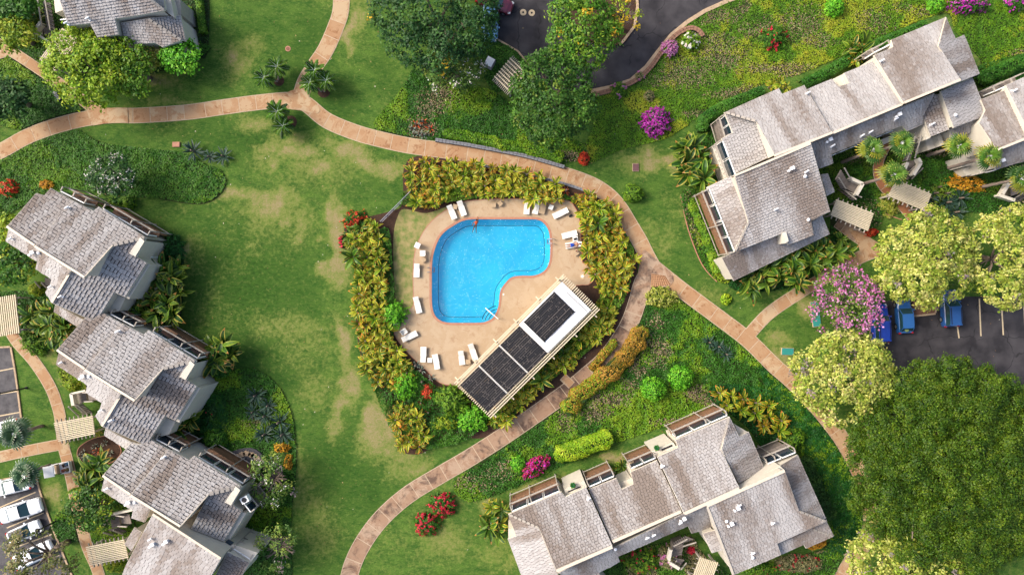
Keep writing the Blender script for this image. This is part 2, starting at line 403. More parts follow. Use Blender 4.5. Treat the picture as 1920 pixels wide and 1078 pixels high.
def lawn_sheet():
    x0, x1, y0, y1, d = -74, 74, -46, 46, 0.4
    nx = int((x1-x0)/d)+1; ny = int((y1-y0)/d)+1
    X, Y = np.meshgrid(np.linspace(x0, x1, nx), np.linspace(y0, y1, ny)); x = X.ravel(); y = Y.ravel()
    px = x*PPM+960; py = 539-y*PPM
    n1 = noise2(x+200, y+200, 5.0, 1); n2 = noise2(x+200, y+200, 1.7, 2); n3 = noise2(x+200, y+200, .8, 3)
    wob = 40*(n1-.5); wob2 = 44*(n2-.5)
    dr = np.zeros(len(x)); lu = np.zeros(len(x))
    for a, b, rx, ry, k in dry:
        q = np.hypot((px+wob2-a)/rx, (py+wob+wob2*.5-b)/ry); dr = np.maximum(dr, k*np.clip(1.45-q, 0, 1))
    for a, b, rx, ry, k in lush_shade:
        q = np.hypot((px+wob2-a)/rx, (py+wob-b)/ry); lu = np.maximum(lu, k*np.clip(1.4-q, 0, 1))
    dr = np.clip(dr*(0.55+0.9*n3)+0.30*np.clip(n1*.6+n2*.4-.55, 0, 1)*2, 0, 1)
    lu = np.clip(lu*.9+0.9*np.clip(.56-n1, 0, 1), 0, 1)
    keep = ~in_poly(x, y, offset_poly(pool, 0.12))
    idx = np.arange(nx*ny).reshape(ny, nx)
    q = np.stack([idx[:-1, :-1], idx[:-1, 1:], idx[1:, 1:], idx[1:, :-1]], -1).reshape(-1, 4)
    inpool = in_poly(x, y, offset_poly(pool, 0.75))
    q = q[~inpool[q].any(1)]
    me = bpy.data.meshes.new('lawn')
    me.from_pydata(np.stack([x, y, np.zeros(len(x))], 1).tolist(), [], q.tolist())
    a = me.attributes.new('dry', 'FLOAT', 'POINT'); a.data.foreach_set('value', dr.astype(np.float32))
    a = me.attributes.new('lush_shade', 'FLOAT', 'POINT'); a.data.foreach_set('value', lu.astype(np.float32))
    m = bpy.data.materials.new('lawn'); m.use_nodes = True; n = m.node_tree.nodes; l = m.node_tree.links; b = n['Principled BSDF']
    b.inputs['Roughness'].default_value = 0.9; b.inputs['Specular IOR Level'].default_value = 0.1
    geo = n.new('ShaderNodeNewGeometry')
    def at(nm):
        t = n.new('ShaderNodeAttribute'); t.attribute_name = nm; return t.outputs['Fac']
    def noise(sc, det=4, stretch=None):
        t = n.new('ShaderNodeTexNoise'); t.inputs['Scale'].default_value = sc; t.inputs['Detail'].default_value = det; t.inputs['Roughness'].default_value = .7
        if stretch:
            mp = n.new('ShaderNodeMapping'); mp.inputs['Scale'].default_value = stretch; mp.inputs['Rotation'].default_value = (0, 0, .5)
            l.new(geo.outputs['Position'], mp.inputs['Vector']); l.new(mp.outputs[0], t.inputs['Vector'])
        else: l.new(geo.outputs['Position'], t.inputs['Vector'])
        return t.outputs['Fac']
    def mixc(f, a, bb):
        x_ = n.new('ShaderNodeMix'); x_.data_type = 'RGBA'
        if isinstance(f, float): x_.inputs[0].default_value = f
        else: l.new(f, x_.inputs[0])
        for sck, v in ((6, a), (7, bb)):
            if isinstance(v, tuple): x_.inputs[sck].default_value = (*v, 1)
            else: l.new(v, x_.inputs[sck])
        return x_.outputs[2]
    def mr(v, a, bb, c=0., d_=1.):
        x_ = n.new('ShaderNodeMapRange'); x_.inputs['From Min'].default_value = a; x_.inputs['From Max'].default_value = bb
        x_.inputs['To Min'].default_value = c; x_.inputs['To Max'].default_value = d_; l.new(v, x_.inputs['Value']); return x_.outputs[0]
    c = mixc(mr(noise(.55, 7, (1, 1.8, 1)), .40, .60), s(52, 98, 36), s(104, 138, 56))
    c = mixc(mr(noise(2.2, 6, (1, 2.6, 1)), .47, .64, 0, .7), c, s(126, 150, 72))
    c = mixc(mr(noise(5.5, 5, (1, 2, 1)), .45, .64, 0, .6), c, s(48, 84, 26))
    c = mixc(mr(at('lush_shade'), 0, 1, 0, .85), c, mixc(mr(noise(1.6, 7, (1, 2.2, 1)), .38, .66), s(38, 76, 28), s(74, 112, 40)))
    nd = mr(noise(2.2, 9), .34, .68, -.34, .30)
    mm = n.new('ShaderNodeMath'); mm.operation = 'MULTIPLY_ADD'; mm.use_clamp = True
    l.new(nd, mm.inputs[2]); l.new(at('dry'), mm.inputs[0]); mm.inputs[1].default_value = 1.0
    c = mixc(mr(mm.outputs[0], .04, .42, 0, .8), c, mixc(mr(noise(4, 6), .35, .68), s(126, 142, 66), s(160, 162, 90)))
    nd2 = mr(noise(6, 8), .32, .70, -.30, .26); m2_ = n.new('ShaderNodeMath'); m2_.operation = 'MULTIPLY_ADD'; m2_.use_clamp = True
    l.new(nd2, m2_.inputs[2]); l.new(mm.outputs[0], m2_.inputs[0]); m2_.inputs[1].default_value = 1.0
    c = mixc(mr(m2_.outputs[0], .40, .95, 0, .78), c, mixc(mr(noise(3, 5), .35, .65), s(172, 156, 108), s(188, 160, 130)))
    c = mixc(mr(noise(22, 4), .40, .68, 0, .5), c, s(56, 82, 26))
    l.new(c, b.inputs['Base Color'])
    bp = n.new('ShaderNodeBump'); bp.inputs['Strength'].default_value = .7; bp.inputs['Distance'].default_value = .08
    l.new(noise(16, 5), bp.inputs['Height']); l.new(bp.outputs['Normal'], b.inputs['Normal'])
    me.materials.append(m); me.update()
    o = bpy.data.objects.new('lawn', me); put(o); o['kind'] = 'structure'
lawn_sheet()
def litter():
    g = np.random.default_rng(77); n = 900; x = g.uniform(-58, 58, n); y = g.uniform(-32, 32, n); ok = ~in_poly(x, y, deck); x = x[ok]; y = y[ok]; n = len(x)
    P = np.stack([x, y, .03+.02*g.random(n)], 1)
    k = g.random(n); pal = np.array([s(150, 110, 70), s(186, 160, 110), s(214, 204, 180), s(120, 90, 60)]); col = pal[(k*4).astype(int)]
    nr = g.normal(size=(n, 3))*.3+np.array([0, 0, 1.])
    o = bpy.data.objects.new('fallen_leaves', quads_mesh('fallen_leaves', leaf_quads(P, nr, .17, .11, 5), col, attr_mat('dry_leaf', .8))); put(o); o['kind'] = 'stuff'
litter()

# the country beyond the frame
mb = MB()
for a, b_ in (((-900, -900), (900, -45.9)), ((-900, 45.9), (900, 900)), ((-900, -45.9), (-73.9, 45.9)), ((73.9, -45.9), (900, 45.9))):
    mb.face([(a[0], a[1], -.03), (b_[0], a[1], -.03), (b_[0], b_[1], -.03), (a[0], b_[1], -.03)])
mb.build('ground', mat('far_grass', s(92, 122, 52), .9, var=.4, scale=.15), kind='structure')

# ---- concrete paths: a base strip carrying its slabs
def stain_mat(name, light, mid, dark, dk, seed=0):
    m = bpy.data.materials.new(name); m.use_nodes = True; n = m.node_tree.nodes; l = m.node_tree.links; b = n['Principled BSDF']
    b.inputs['Roughness'].default_value = .85; b.inputs['Specular IOR Level'].default_value = .2
    geo = n.new('ShaderNodeNewGeometry'); oi = n.new('ShaderNodeObjectInfo')
    def nz(sc, det, off):
        mp = n.new('ShaderNodeMapping'); mp.inputs['Location'].default_value = (off+seed, off*2, 0); l.new(geo.outputs['Position'], mp.inputs['Vector'])
        t = n.new('ShaderNodeTexNoise'); t.inputs['Scale'].default_value = sc; t.inputs['Detail'].default_value = det; t.inputs['Roughness'].default_value = .7; t.inputs['Distortion'].default_value = .6
        l.new(mp.outputs[0], t.inputs['Vector']); return t.outputs['Fac']
    def mr(v, a, bb, c, d_):
        x = n.new('ShaderNodeMapRange'); x.inputs['From Min'].default_value = a; x.inputs['From Max'].default_value = bb; x.inputs['To Min'].default_value = c; x.inputs['To Max'].default_value = d_
        l.new(v, x.inputs['Value']); return x.outputs[0]
    def mx(f, a, bb):
        x = n.new('ShaderNodeMix'); x.data_type = 'RGBA'; l.new(f, x.inputs[0])
        for k, v in ((6, a), (7, bb)):
            if isinstance(v, tuple): x.inputs[k].default_value = (*v, 1)
            else: l.new(v, x.inputs[k])
        return x.outputs[2]
    c = mx(mr(oi.outputs['Random'], 0, 1, 0, .85), light, mid)
    c = mx(mr(nz(.55, 7, 3), .47, .54, 0, .85), c, mid)
    c = mx(mr(nz(1.1, 7, 11), .56, .63, 0, .75), c, dark)
    if dk > 0: c = mx(mr(nz(.35, 8, 29), .60-.16*dk, .68-.13*dk, 0, .8), c, s(86, 68, 62))
    c = mx(mr(nz(14, 3, 5), .35, .7, 0, .18), c, s(120, 92, 74))
    l.new(c, b.inputs['Base Color'])
    t = n.new('ShaderNodeTexNoise'); t.inputs['Scale'].default_value = 25; l.new(geo.outputs['Position'], t.inputs['Vector'])
    bp = n.new('ShaderNodeBump'); bp.inputs['Strength'].default_value = .25; bp.inputs['Distance'].default_value = .02; l.new(t.outputs['Fac'], bp.inputs['Height']); l.new(bp.outputs['Normal'], b.inputs['Normal'])
    return m
M['path'] = stain_mat('stained_concrete', s(206, 180, 144), s(184, 142, 104), s(154, 104, 68), 0)
M['pathdark'] = stain_mat('mildewed_concrete', s(194, 168, 142), s(170, 136, 110), s(146, 108, 84), .6, 40)
M['pathbase'] = mat('path_edge_concrete', s(214, 190, 160), .9, var=.25, scale=3)
M['walk'] = mat('terracotta_walkway', s(190, 128, 88), .8, var=.2, scale=2)

def resample(pts, step):
    P = [Vector(p) for p in pts]; out = [P[0]]; acc = 0.0
    for a, b in zip(P, P[1:]):
        L = (b-a).length
        while acc+L >= step:
            t = (step-acc)/L; a = a.lerp(b, t); out.append(a.copy()); L = (b-a).length; acc = 0.0
        acc += L
    out.append(P[-1]); return out

def strip_edges(P, w):
    A = []; B = []
    for i, p in enumerate(P):
        d = (P[min(i+1, len(P)-1)]-P[max(i-1, 0)])
        n = Vector((-d.y, d.x)).normalized()*(w/2); A.append(p+n); B.append(p-n)
    return A, B

def build_path(key, z, m, name='path', slab=2.0):
    pts, w = SPATH[key]; w = w/PPM
    P = resample([tuple(W(x, y)[:2]) for x, y in pts], 0.5)
    A, B = strip_edges(P, w)
    mb = MB()
    for i in range(len(P)-1):
        mb.face([(*B[i], z), (*B[i+1], z), (*A[i+1], z), (*A[i], z)])
        mb.face([(*A[i], z), (*A[i+1], z), (*A[i+1], -.05), (*A[i], -.05)]); mb.face([(*B[i+1], z), (*B[i], z), (*B[i], -.05), (*B[i+1], -.05)])
    base = mb.build(name, M['pathbase'], kind='structure')
    A, B = strip_edges(P, w-0.16)
    per = max(2, int(slab/0.5)); zt = z+.014
    i = 0
    while i < len(P)-1:
        j = min(i+per+RND.choice((0, 0, 1)), len(P)-1)
        if len(P)-1-j < 2: j = len(P)-1
        mb = MB(); g = 0.045
        aa = [A[k].copy() for k in range(i, j+1)]; bb = [B[k].copy() for k in range(i, j+1)]
        for L in (aa, bb):
            if len(L) > 1:
                L[0] = L[0]+(L[1]-L[0]).normalized()*g; L[-1] = L[-1]+(L[-2]-L[-1]).normalized()*g
        for k in range(len(aa)-1):
            mb.face([(*bb[k], zt), (*bb[k+1], zt), (*aa[k+1], zt), (*aa[k], zt)])
        loop = bb+aa[::-1]
        for k in range(len(loop)):
            q = (k+1) % len(loop); mb.face([(*loop[q], zt), (*loop[k], zt), (*loop[k], z-.01), (*loop[q], z-.01)])
        mb.build('slab', m, base)
        i = j
zz = .020
for k in SPATH:
    build_path(k, zz, M['pathdark'] if k in ('south', 'pergola') else (M['walk'] if k == 'courtyard' else M['path'])); zz += .004
# widened joints where paths meet
mb = MB(); mb.prism([W(x, y)[:2] for x, y in smooth([(535, 178), (556, 168), (572, 172), (585, 190), (600, 205), (592, 214), (565, 208), (535, 202)], 4, True)], -.05, .080); mb.build('path', M['path'], kind='structure')
mb = MB(); mb.prism([W(x, y)[:2] for x, y in [(160, 194), (176, 192), (188, 198), (200, 203), (240, 203), (241, 231), (200, 232), (176, 236), (168, 224)]], -.05, .084); mb.build('path', M['path'], kind='structure')
mb = MB(); mb.prism([W(x, y)[:2] for x, y in smooth([(1205, 470), (1222, 480), (1262, 517), (1252, 538), (1224, 536), (1212, 556), (1186, 556), (1196, 512)], 3, True)], -.05, .088); jn = mb.build('path', M['pathdark'], kind='structure')
mb = MB(); mb.prism([W(x, y)[:2] for x, y in smooth([(1590, 428), (1618, 440), (1650, 458), (1660, 474), (1610, 490), (1580, 506), (1572, 496), (1612, 470)], 3, True)], -.05, .092); mb.build('path', M['path'], kind='structure')
# dimpled warning pad at the fork
mb = MB(); padp = [(1221, 513), (1247, 517), (1258, 534), (1220, 539)]
mb.prism([W(x, y)[:2] for x, y in padp], .0885, .096); pad = mb.build('warning_pad', mat('warning_pad', s(204, 158, 116), .8, var=.15), jn)
mb = MB()
for i in range(9):
    for j in range(7):
        u = (i+.5)/9; v = (j+.5)/7
        x = (1221*(1-u)+1247*u)*(1-v)+(1220*(1-u)+1258*u)*v; y = (513*(1-u)+517*u)*(1-v)+(539*(1-u)+534*u)*v
        q = W(x, y); mb.lathe((q.x, q.y, .096), [(.075, 0), (.06, .03), (.02, .04)], 8)
mb.build('stud', mat('stud', s(128, 84, 60), .8), pad, kind='stuff')

# ---- asphalt, kerbs, markings
def asphalt():
    m = bpy.data.materials.new('asphalt'); m.use_nodes = True; n = m.node_tree.nodes; l = m.node_tree.links; b = n['Principled BSDF']
    b.inputs['Roughness'].default_value = .85; b.inputs['Specular IOR Level'].default_value = .25
    geo = n.new('ShaderNodeNewGeometry')
    t = n.new('ShaderNodeTexNoise'); t.inputs['Scale'].default_value = .5; t.inputs['Detail'].default_value = 8; l.new(geo.outputs['Position'], t.inputs['Vector'])
    r = n.new('ShaderNodeValToRGB'); r.color_ramp.elements[0].position = .36; r.color_ramp.elements[0].color = (*s(50, 48, 52), 1); r.color_ramp.elements[1].position = .66; r.color_ramp.elements[1].color = (*s(78, 75, 78), 1)
    l.new(t.outputs['Fac'], r.inputs['Fac'])
    # sealed cracks
    dn = n.new('ShaderNodeTexNoise'); dn.inputs['Scale'].default_value = .6; dn.inputs['Detail'].default_value = 3; l.new(geo.outputs['Position'], dn.inputs['Vector'])
    av = n.new('ShaderNodeVectorMath'); av.operation = 'MULTIPLY_ADD'; av.inputs[1].default_value = (1.6, 1.6, 0); l.new(dn.outputs['Color'], av.inputs[0]); l.new(geo.outputs['Position'], av.inputs[2])
    v = n.new('ShaderNodeTexVoronoi'); v.feature = 'DISTANCE_TO_EDGE'; v.inputs['Scale'].default_value = .24; l.new(av.outputs[0], v.inputs['Vector'])
    mr = n.new('ShaderNodeMapRange'); mr.inputs['From Min'].default_value = .005; mr.inputs['From Max'].default_value = .014; mr.inputs['To Min'].default_value = .75; mr.inputs['To Max'].default_value = 0; l.new(v.outputs['Distance'], mr.inputs['Value'])
    bk = n.new('ShaderNodeTexNoise'); bk.inputs['Scale'].default_value = .33; bk.inputs['Detail'].default_value = 4; l.new(geo.outputs['Position'], bk.inputs['Vector'])
    br = n.new('ShaderNodeMapRange'); br.inputs['From Min'].default_value = .44; br.inputs['From Max'].default_value = .52; l.new(bk.outputs['Fac'], br.inputs['Value'])
    mu = n.new('ShaderNodeMath'); mu.operation = 'MULTIPLY'; l.new(mr.outputs[0], mu.inputs[0]); l.new(br.outputs[0], mu.inputs[1])
    x = n.new('ShaderNodeMix'); x.data_type = 'RGBA'; x.inputs[7].default_value = (*s(34, 33, 36), 1); l.new(mu.outputs[0], x.inputs[0]); l.new(r.outputs['Color'], x.inputs[6])
    # dark patches
    t3 = n.new('ShaderNodeTexNoise'); t3.inputs['Scale'].default_value = .22; t3.inputs['Detail'].default_value = 5; l.new(geo.outputs['Position'], t3.inputs['Vector'])
    m3 = n.new('ShaderNodeMapRange'); m3.inputs['From Min'].default_value = .62; m3.inputs['From Max'].default_value = .65; m3.inputs['To Max'].default_value = .65; l.new(t3.outputs['Fac'], m3.inputs['Value'])
    x2 = n.new('ShaderNodeMix'); x2.data_type = 'RGBA'; x2.inputs[7].default_value = (*s(40, 38, 42), 1); l.new(m3.outputs[0], x2.inputs[0]); l.new(x.outputs[2], x2.inputs[6])
    l.new(x2.outputs[2], b.inputs['Base Color'])
    t4 = n.new('ShaderNodeTexNoise'); t4.inputs['Scale'].default_value = 30; l.new(geo.outputs['Position'], t4.inputs['Vector'])
    bp = n.new('ShaderNodeBump'); bp.inputs['Strength'].default_value = .3; bp.inputs['Distance'].default_value = .02; l.new(t4.outputs['Fac'], bp.inputs['Height']); l.new(bp.outputs['Normal'], b.inputs['Normal'])
    return m
M['asphalt'] = asphalt(); M['worn'] = mat('worn_asphalt', s(108, 105, 106), .85, col2=s(74, 72, 76), scale=.9, bump=.2)
roads = {}
for nm, poly in ROADS.items():
    mb = MB(); mb.prism([W(x, y)[:2] for x, y in poly], -.05, .018); roads[nm] = mb.build('road' if nm == 'driveway' else 'car_park', M['worn'] if 'west' in nm else M['asphalt'], kind='structure')
def kerb(pts, parent, w=.2, h=.13, sm=6):
    P = [Vector(W(x, y)[:2]) for x, y in (smooth(pts, sm) if sm else pts)]
    P = resample([tuple(p) for p in P], 2.4)
    for a, b in zip(P, P[1:]):
        if (b-a).length < .2: continue
        d = (b-a).normalized()*.012
        mb = MB(); mb.bar((*(a+d), h/2-.02), (*(b-d), h/2-.02), w, h+.04); mb.build('kerb', M['kerb'], parent)
kerb([(1108, 172), (1150, 163), (1180, 153), (1205, 133), (1222, 113), (1240, 89), (1262, 63), (1290, 41), (1330, 17), (1385, -5)], roads['driveway'], .45)
kerb([(905, 60), (938, 78), (963, 90), (985, 112), (994, 126)], roads['driveway'])
kerb([(21, 650), (30, 700), (41, 786)], roads['upper west car park'], sm=0); kerb([(-30, 652), (20, 650)], roads['upper west car park'], sm=0)
kerb([(66, 886), (74, 915), (98, 985), (124, 1050), (145, 1100)], roads['lower west car park'], sm=0); kerb([(-30, 907), (20, 895), (64, 887)], roads['lower west car park'], sm=0)
kerb([(1616, 795), (1632, 822)], roads['car park'], sm=0); kerb([(1632, 572), (1632, 640)], roads['car park'], sm=0)
def line(a, b, parent, w=.11):
    p, q = W(*a), W(*b); mb = MB(); mb.bar((p.x, p.y, .020), (q.x, q.y, .020), w, .008); mb.build('line_marking', M['line'], parent)
for a, b in (((1621, 605), (1624, 643)), ((1664, 636), (1666, 645)), ((1794, 605), (1798, 634)), ((1836, 560), (1839, 630)), ((1877, 560), (1881, 628)), ((1918, 558), (1923, 626))): line(a, b, roads['car park'], .16)
for a, b in (((-20, 699), (26, 690)), ((-20, 741), (34, 733)), ((-20, 783), (40, 772))): line(a, b, roads['upper west car park'], .14)
for a, b in (((-10, 955), (67, 922)), ((13, 989), (82, 961)), ((30, 1025), (97, 1001)), ((50, 1066), (112, 1040))): line(a, b, roads['lower west car park'], .14)
# planted traffic island in the driveway and a concrete one in the car park
isl = [(1070, -25), (1190, -25), (1195, 10), (1193, 38), (1182, 66), (1163, 84), (1120, 84), (1080, 60)]
mb = MB(); mb.prism([W(x, y)[:2] for x, y in smooth(isl, 4, True)], 0, .10); o = mb.build('soil', M['soil'], kind='structure')
kerb([(1192, -25), (1195, 10), (1193, 38), (1182, 66), (1161, 85)], roads['driveway'], .3, .16)
mb = MB(); mb.prism([W(x, y)[:2] for x, y in ((1708, 590), (1712, 550), (1752, 550), (1752, 587), (1735, 592))], 0, .14); mb.build('pavement', stain_mat('island_concrete', s(150, 112, 92), s(128, 90, 72), s(110, 76, 60), .2, 77), kind='structure')
kerb([(1753, 548), (1753, 588)], roads['car park'], .2, .17, 0); kerb([(1753, 588), (1735, 593), (1709, 592)], roads['car park'], .2, .17, 0)
for i, (x, y) in enumerate(((981, 24), (997, 25))):
    q = W(x, y); t = thing('manhole_cover', ('pale round manhole cover on the driveway, nearer the parked cars under the trees', 'pale round manhole cover on the driveway, nearer the yellow-green street tree')[i], 'manhole cover', (q.x, q.y, .018), group='pale manhole covers on the driveway')
    MB().lathe((0, 0, 0), [(.38, 0), (.38, .03), (.36, .035)], 24).build('rim', M['line'], t, world=False)
    MB().lathe((0, 0, .035), [(.12, 0), (.11, .012)], 14).build('lid', M['black'], t, world=False)

# ------------------------------------------------------------------ pool terrace and pool
deck_o = MB()
hole = offset_poly(pool, .10)
tri = tessellate_polygon([[Vector((*p, 0)) for p in deck], [Vector((*p, 0)) for p in hole]])
allp = deck+hole
for a, b, c in tri:
    A_, B_, C_ = allp[a], allp[b], allp[c]
    if (B_[0]-A_[0])*(C_[1]-A_[1])-(B_[1]-A_[1])*(C_[0]-A_[0]) < 0: B_, C_ = C_, B_
    deck_o.face([(*A_, .06), (*B_, .06), (*C_, .06)])
for k in range(len(deck)):
    q = (k+1) % len(deck); deck_o.face([(*deck[q], .06), (*deck[k], .06), (*deck[k], -.05), (*deck[q], -.05)])
def deck_mat():
    m = stain_mat('tan_pool_terrace', s(208, 184, 152), s(196, 168, 134), s(182, 150, 118), 0, 13)
    return m
deck_obj = deck_o.build('pool_terrace', deck_mat(), kind='structure')
kb = MB(); kb.ring(offset_poly(deck, .09), deck, -.04, .075); kb.build('edging', M['terra'], deck_obj)

pc = W(915, 500)
pl = thing('swimming_pool', 'bright blue kidney-shaped swimming pool with terracotta rim inside the tan terrace', 'swimming pool', (pc.x, pc.y, 0))
inner = offset_poly(pool, -.02)
floor_in = offset_poly(pool, -.62)
mb = MB(); mb.ring(offset_poly(pool, .26), offset_poly(pool, -.02), -.12, .085); mb.build('coping', M['terra'], pl)
mb = MB(); mb.ring(offset_poly(pool, .34), offset_poly(pool, .27), -.04, .066); mb.build('joint_strip', M['kerb'], pl)
paint = bpy.data.materials.new('ripple_lit_plaster'); paint.use_nodes = True
def plaster_ripples(m):
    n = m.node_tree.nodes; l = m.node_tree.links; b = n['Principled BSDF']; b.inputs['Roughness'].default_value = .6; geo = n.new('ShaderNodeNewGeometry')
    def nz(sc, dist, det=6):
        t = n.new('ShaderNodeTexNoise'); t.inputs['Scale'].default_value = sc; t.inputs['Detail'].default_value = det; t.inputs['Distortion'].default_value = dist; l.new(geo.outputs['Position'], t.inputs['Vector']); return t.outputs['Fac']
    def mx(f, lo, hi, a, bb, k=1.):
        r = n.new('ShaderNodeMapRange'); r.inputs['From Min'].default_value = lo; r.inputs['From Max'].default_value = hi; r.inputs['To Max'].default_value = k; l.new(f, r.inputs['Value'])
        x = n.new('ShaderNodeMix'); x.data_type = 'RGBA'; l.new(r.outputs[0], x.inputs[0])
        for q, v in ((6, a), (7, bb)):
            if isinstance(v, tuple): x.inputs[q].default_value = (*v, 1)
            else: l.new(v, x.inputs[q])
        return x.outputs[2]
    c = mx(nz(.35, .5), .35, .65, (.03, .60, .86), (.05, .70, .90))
    c = mx(nz(1.5, 1.6, 8), .52, .72, c, (.22, .78, .92), .75)  # pale patches and streaks: rippling light put into the floor colour
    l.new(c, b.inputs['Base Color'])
plaster_ripples(paint)
mb = MB(); n = len(pool)
wallo = offset_poly(pool, .01)
for k in range(n):
    q = (k+1) % n
    a, b = wallo[k], wallo[q]; c, d = floor_in[q], floor_in[k]
    mb.face([(*a, .05), (*b, .05), (*b, -.75), (*a, -.75)])
    mb.face([(*a, -.75), (*b, -.75), (*c, -1.35), (*d, -1.35)])
for t in tessellate_polygon([[Vector((*p, 0)) for p in floor_in]]):
    A_, B_, C_ = (floor_in[i] for i in t)
    if (B_[0]-A_[0])*(C_[1]-A_[1])-(B_[1]-A_[1])*(C_[0]-A_[0]) < 0: B_, C_ = C_, B_
    mb.face([(*A_, -1.35), (*B_, -1.35), (*C_, -1.35)])
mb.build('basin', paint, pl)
mb = MB(); mb.ring(offset_poly(pool, -.61), offset_poly(pool, -.67), -1.36, -1.335); mb.build('tile_line', mat('navy_tile', s(24, 104, 150), .4), pl)
# rippled water: a fine sheet with wave heights
def water():
    m = bpy.data.materials.new('water'); m.use_nodes = True; n = m.node_tree.nodes; l = m.node_tree.links
    for q in list(n):
        if q.type == 'BSDF_PRINCIPLED': n.remove(q)
    o = n['Material Output']; tr = n.new('ShaderNodeBsdfTransparent'); gl = n.new('ShaderNodeBsdfGlossy'); gl.inputs['Roughness'].default_value = .06
    tr.inputs['Color'].default_value = (.72, .93, .985, 1)
    fr = n.new('ShaderNodeFresnel'); fr.inputs['IOR'].default_value = 1.33
    geo = n.new('ShaderNodeNewGeometry'); t = n.new('ShaderNodeTexNoise'); t.inputs['Scale'].default_value = 2.2; t.inputs['Detail'].default_value = 4; t.inputs['Distortion'].default_value = 1.2; l.new(geo.outputs['Position'], t.inputs['Vector'])
    bp = n.new('ShaderNodeBump'); bp.inputs['Strength'].default_value = 1.0; bp.inputs['Distance'].default_value = .22; l.new(t.outputs['Fac'], bp.inputs['Height'])
    l.new(bp.outputs['Normal'], gl.inputs['Normal']); l.new(bp.outputs['Normal'], fr.inputs['Normal'])
    mx = n.new('ShaderNodeMixShader'); l.new(fr.outputs[0], mx.inputs[0]); l.new(tr.outputs[0], mx.inputs[1]); l.new(gl.outputs[0], mx.inputs[2]); l.new(mx.outputs[0], o.inputs['Surface'])
    return m
mb = MB(); inn = offset_poly(pool, -.005)
for t in tessellate_polygon([[Vector((*p, 0)) for p in inn]]):
    A_, B_, C_ = (inn[i] for i in t)
    if (B_[0]-A_[0])*(C_[1]-A_[1])-(B_[1]-A_[1])*(C_[0]-A_[0]) < 0: B_, C_ = C_, B_
    mb.face([(*A_, -.04), (*B_, -.04), (*C_, -.04)])
mb.build('water', water(), pl)
# corner steps: quarter rings rising towards the corner at 934, 603
cx, cy = W(936, 607)[:2]
for k, r in enumerate((2.1, 1.72, 1.34, .96)):
    mb = MB(); arc = [(cx+r*math.cos(a), cy+r*math.sin(a)) for a in np.linspace(math.radians(84), math.radians(188), 16)]
    pg = arc+[(cx, cy)]; pg = [p for p in pg]
    keep = in_poly(np.array([p[0] for p in pg]), np.array([p[1] for p in pg]), offset_poly(pool, -.02))
    q = [p for p, ok in zip(pg[:-1], keep[:-1]) if ok]
    cen = W(929, 597)[:2]
    if len(q) > 2:
        mb.prism(q+[tuple(cen)], -1.34, -1.08+.24*k)
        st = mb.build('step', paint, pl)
        MB().tube([(p[0], p[1], -1.08+.24*k) for p in q], .045, 5).build('nosing', M['glass'], st)
p1, p2 = W(910.7, 577.6), W(934, 597)
mb = MB(); mb.tube([(p1.x, p1.y, -.9), (p1.x, p1.y, .5), ((p1.x*.5+p2.x*.5), (p1.y+p2.y)/2, .78), (p2.x, p2.y, .8), (p2.x+.05, p2.y-.05, .05)], .05, 8); mb.build('handrail', M['white'], pl)
for (x, y, sx) in ((806, 506, 1), (1034, 453, -1)):
    lad = None
    for dy in (-4.2, 4.2):
        p = W(x, y+dy); mb = MB(); mb.tube([(p.x-sx*.3, p.y, .05), (p.x-sx*.28, p.y, .5), (p.x, p.y, .75), (p.x+sx*.42, p.y, .5), (p.x+sx*.46, p.y, -.8)], .04, 8)
        lad = mb.build('ladder_rail', M['metal'], pl)
    for z in (-.15, -.45, -.72): MB().box((W(x, y).x+sx*.46, W(x, y).y, z), (.1, .5, .04)).build('rung', M['metal'], pl)
# ------------------------------------------------------------------ buildings
def clip_convex(poly, rect):
    """the part of poly (any outline) inside a convex counter-clockwise rect"""
    out = poly
    for i in range(len(rect)):
        a = rect[i]; b = rect[(i+1) % len(rect)]; ex, ey = b[0]-a[0], b[1]-a[1]
        src = out; out = []
        if not src: return []
        for k in range(len(src)):
            p, q = src[k-1], src[k]
            dp = ex*(p[1]-a[1])-ey*(p[0]-a[0]); dq = ex*(q[1]-a[1])-ey*(q[0]-a[0])
            if dq >= 0:
                if dp < 0:
                    t = dp/(dp-dq); out.append((p[0]+(q[0]-p[0])*t, p[1]+(q[1]-p[1])*t))
                out.append(q)
            elif dp >= 0:
                t = dp/(dp-dq); out.append((p[0]+(q[0]-p[0])*t, p[1]+(q[1]-p[1])*t))
    return out

ROOF_SEED = [0]
class Roof: pass

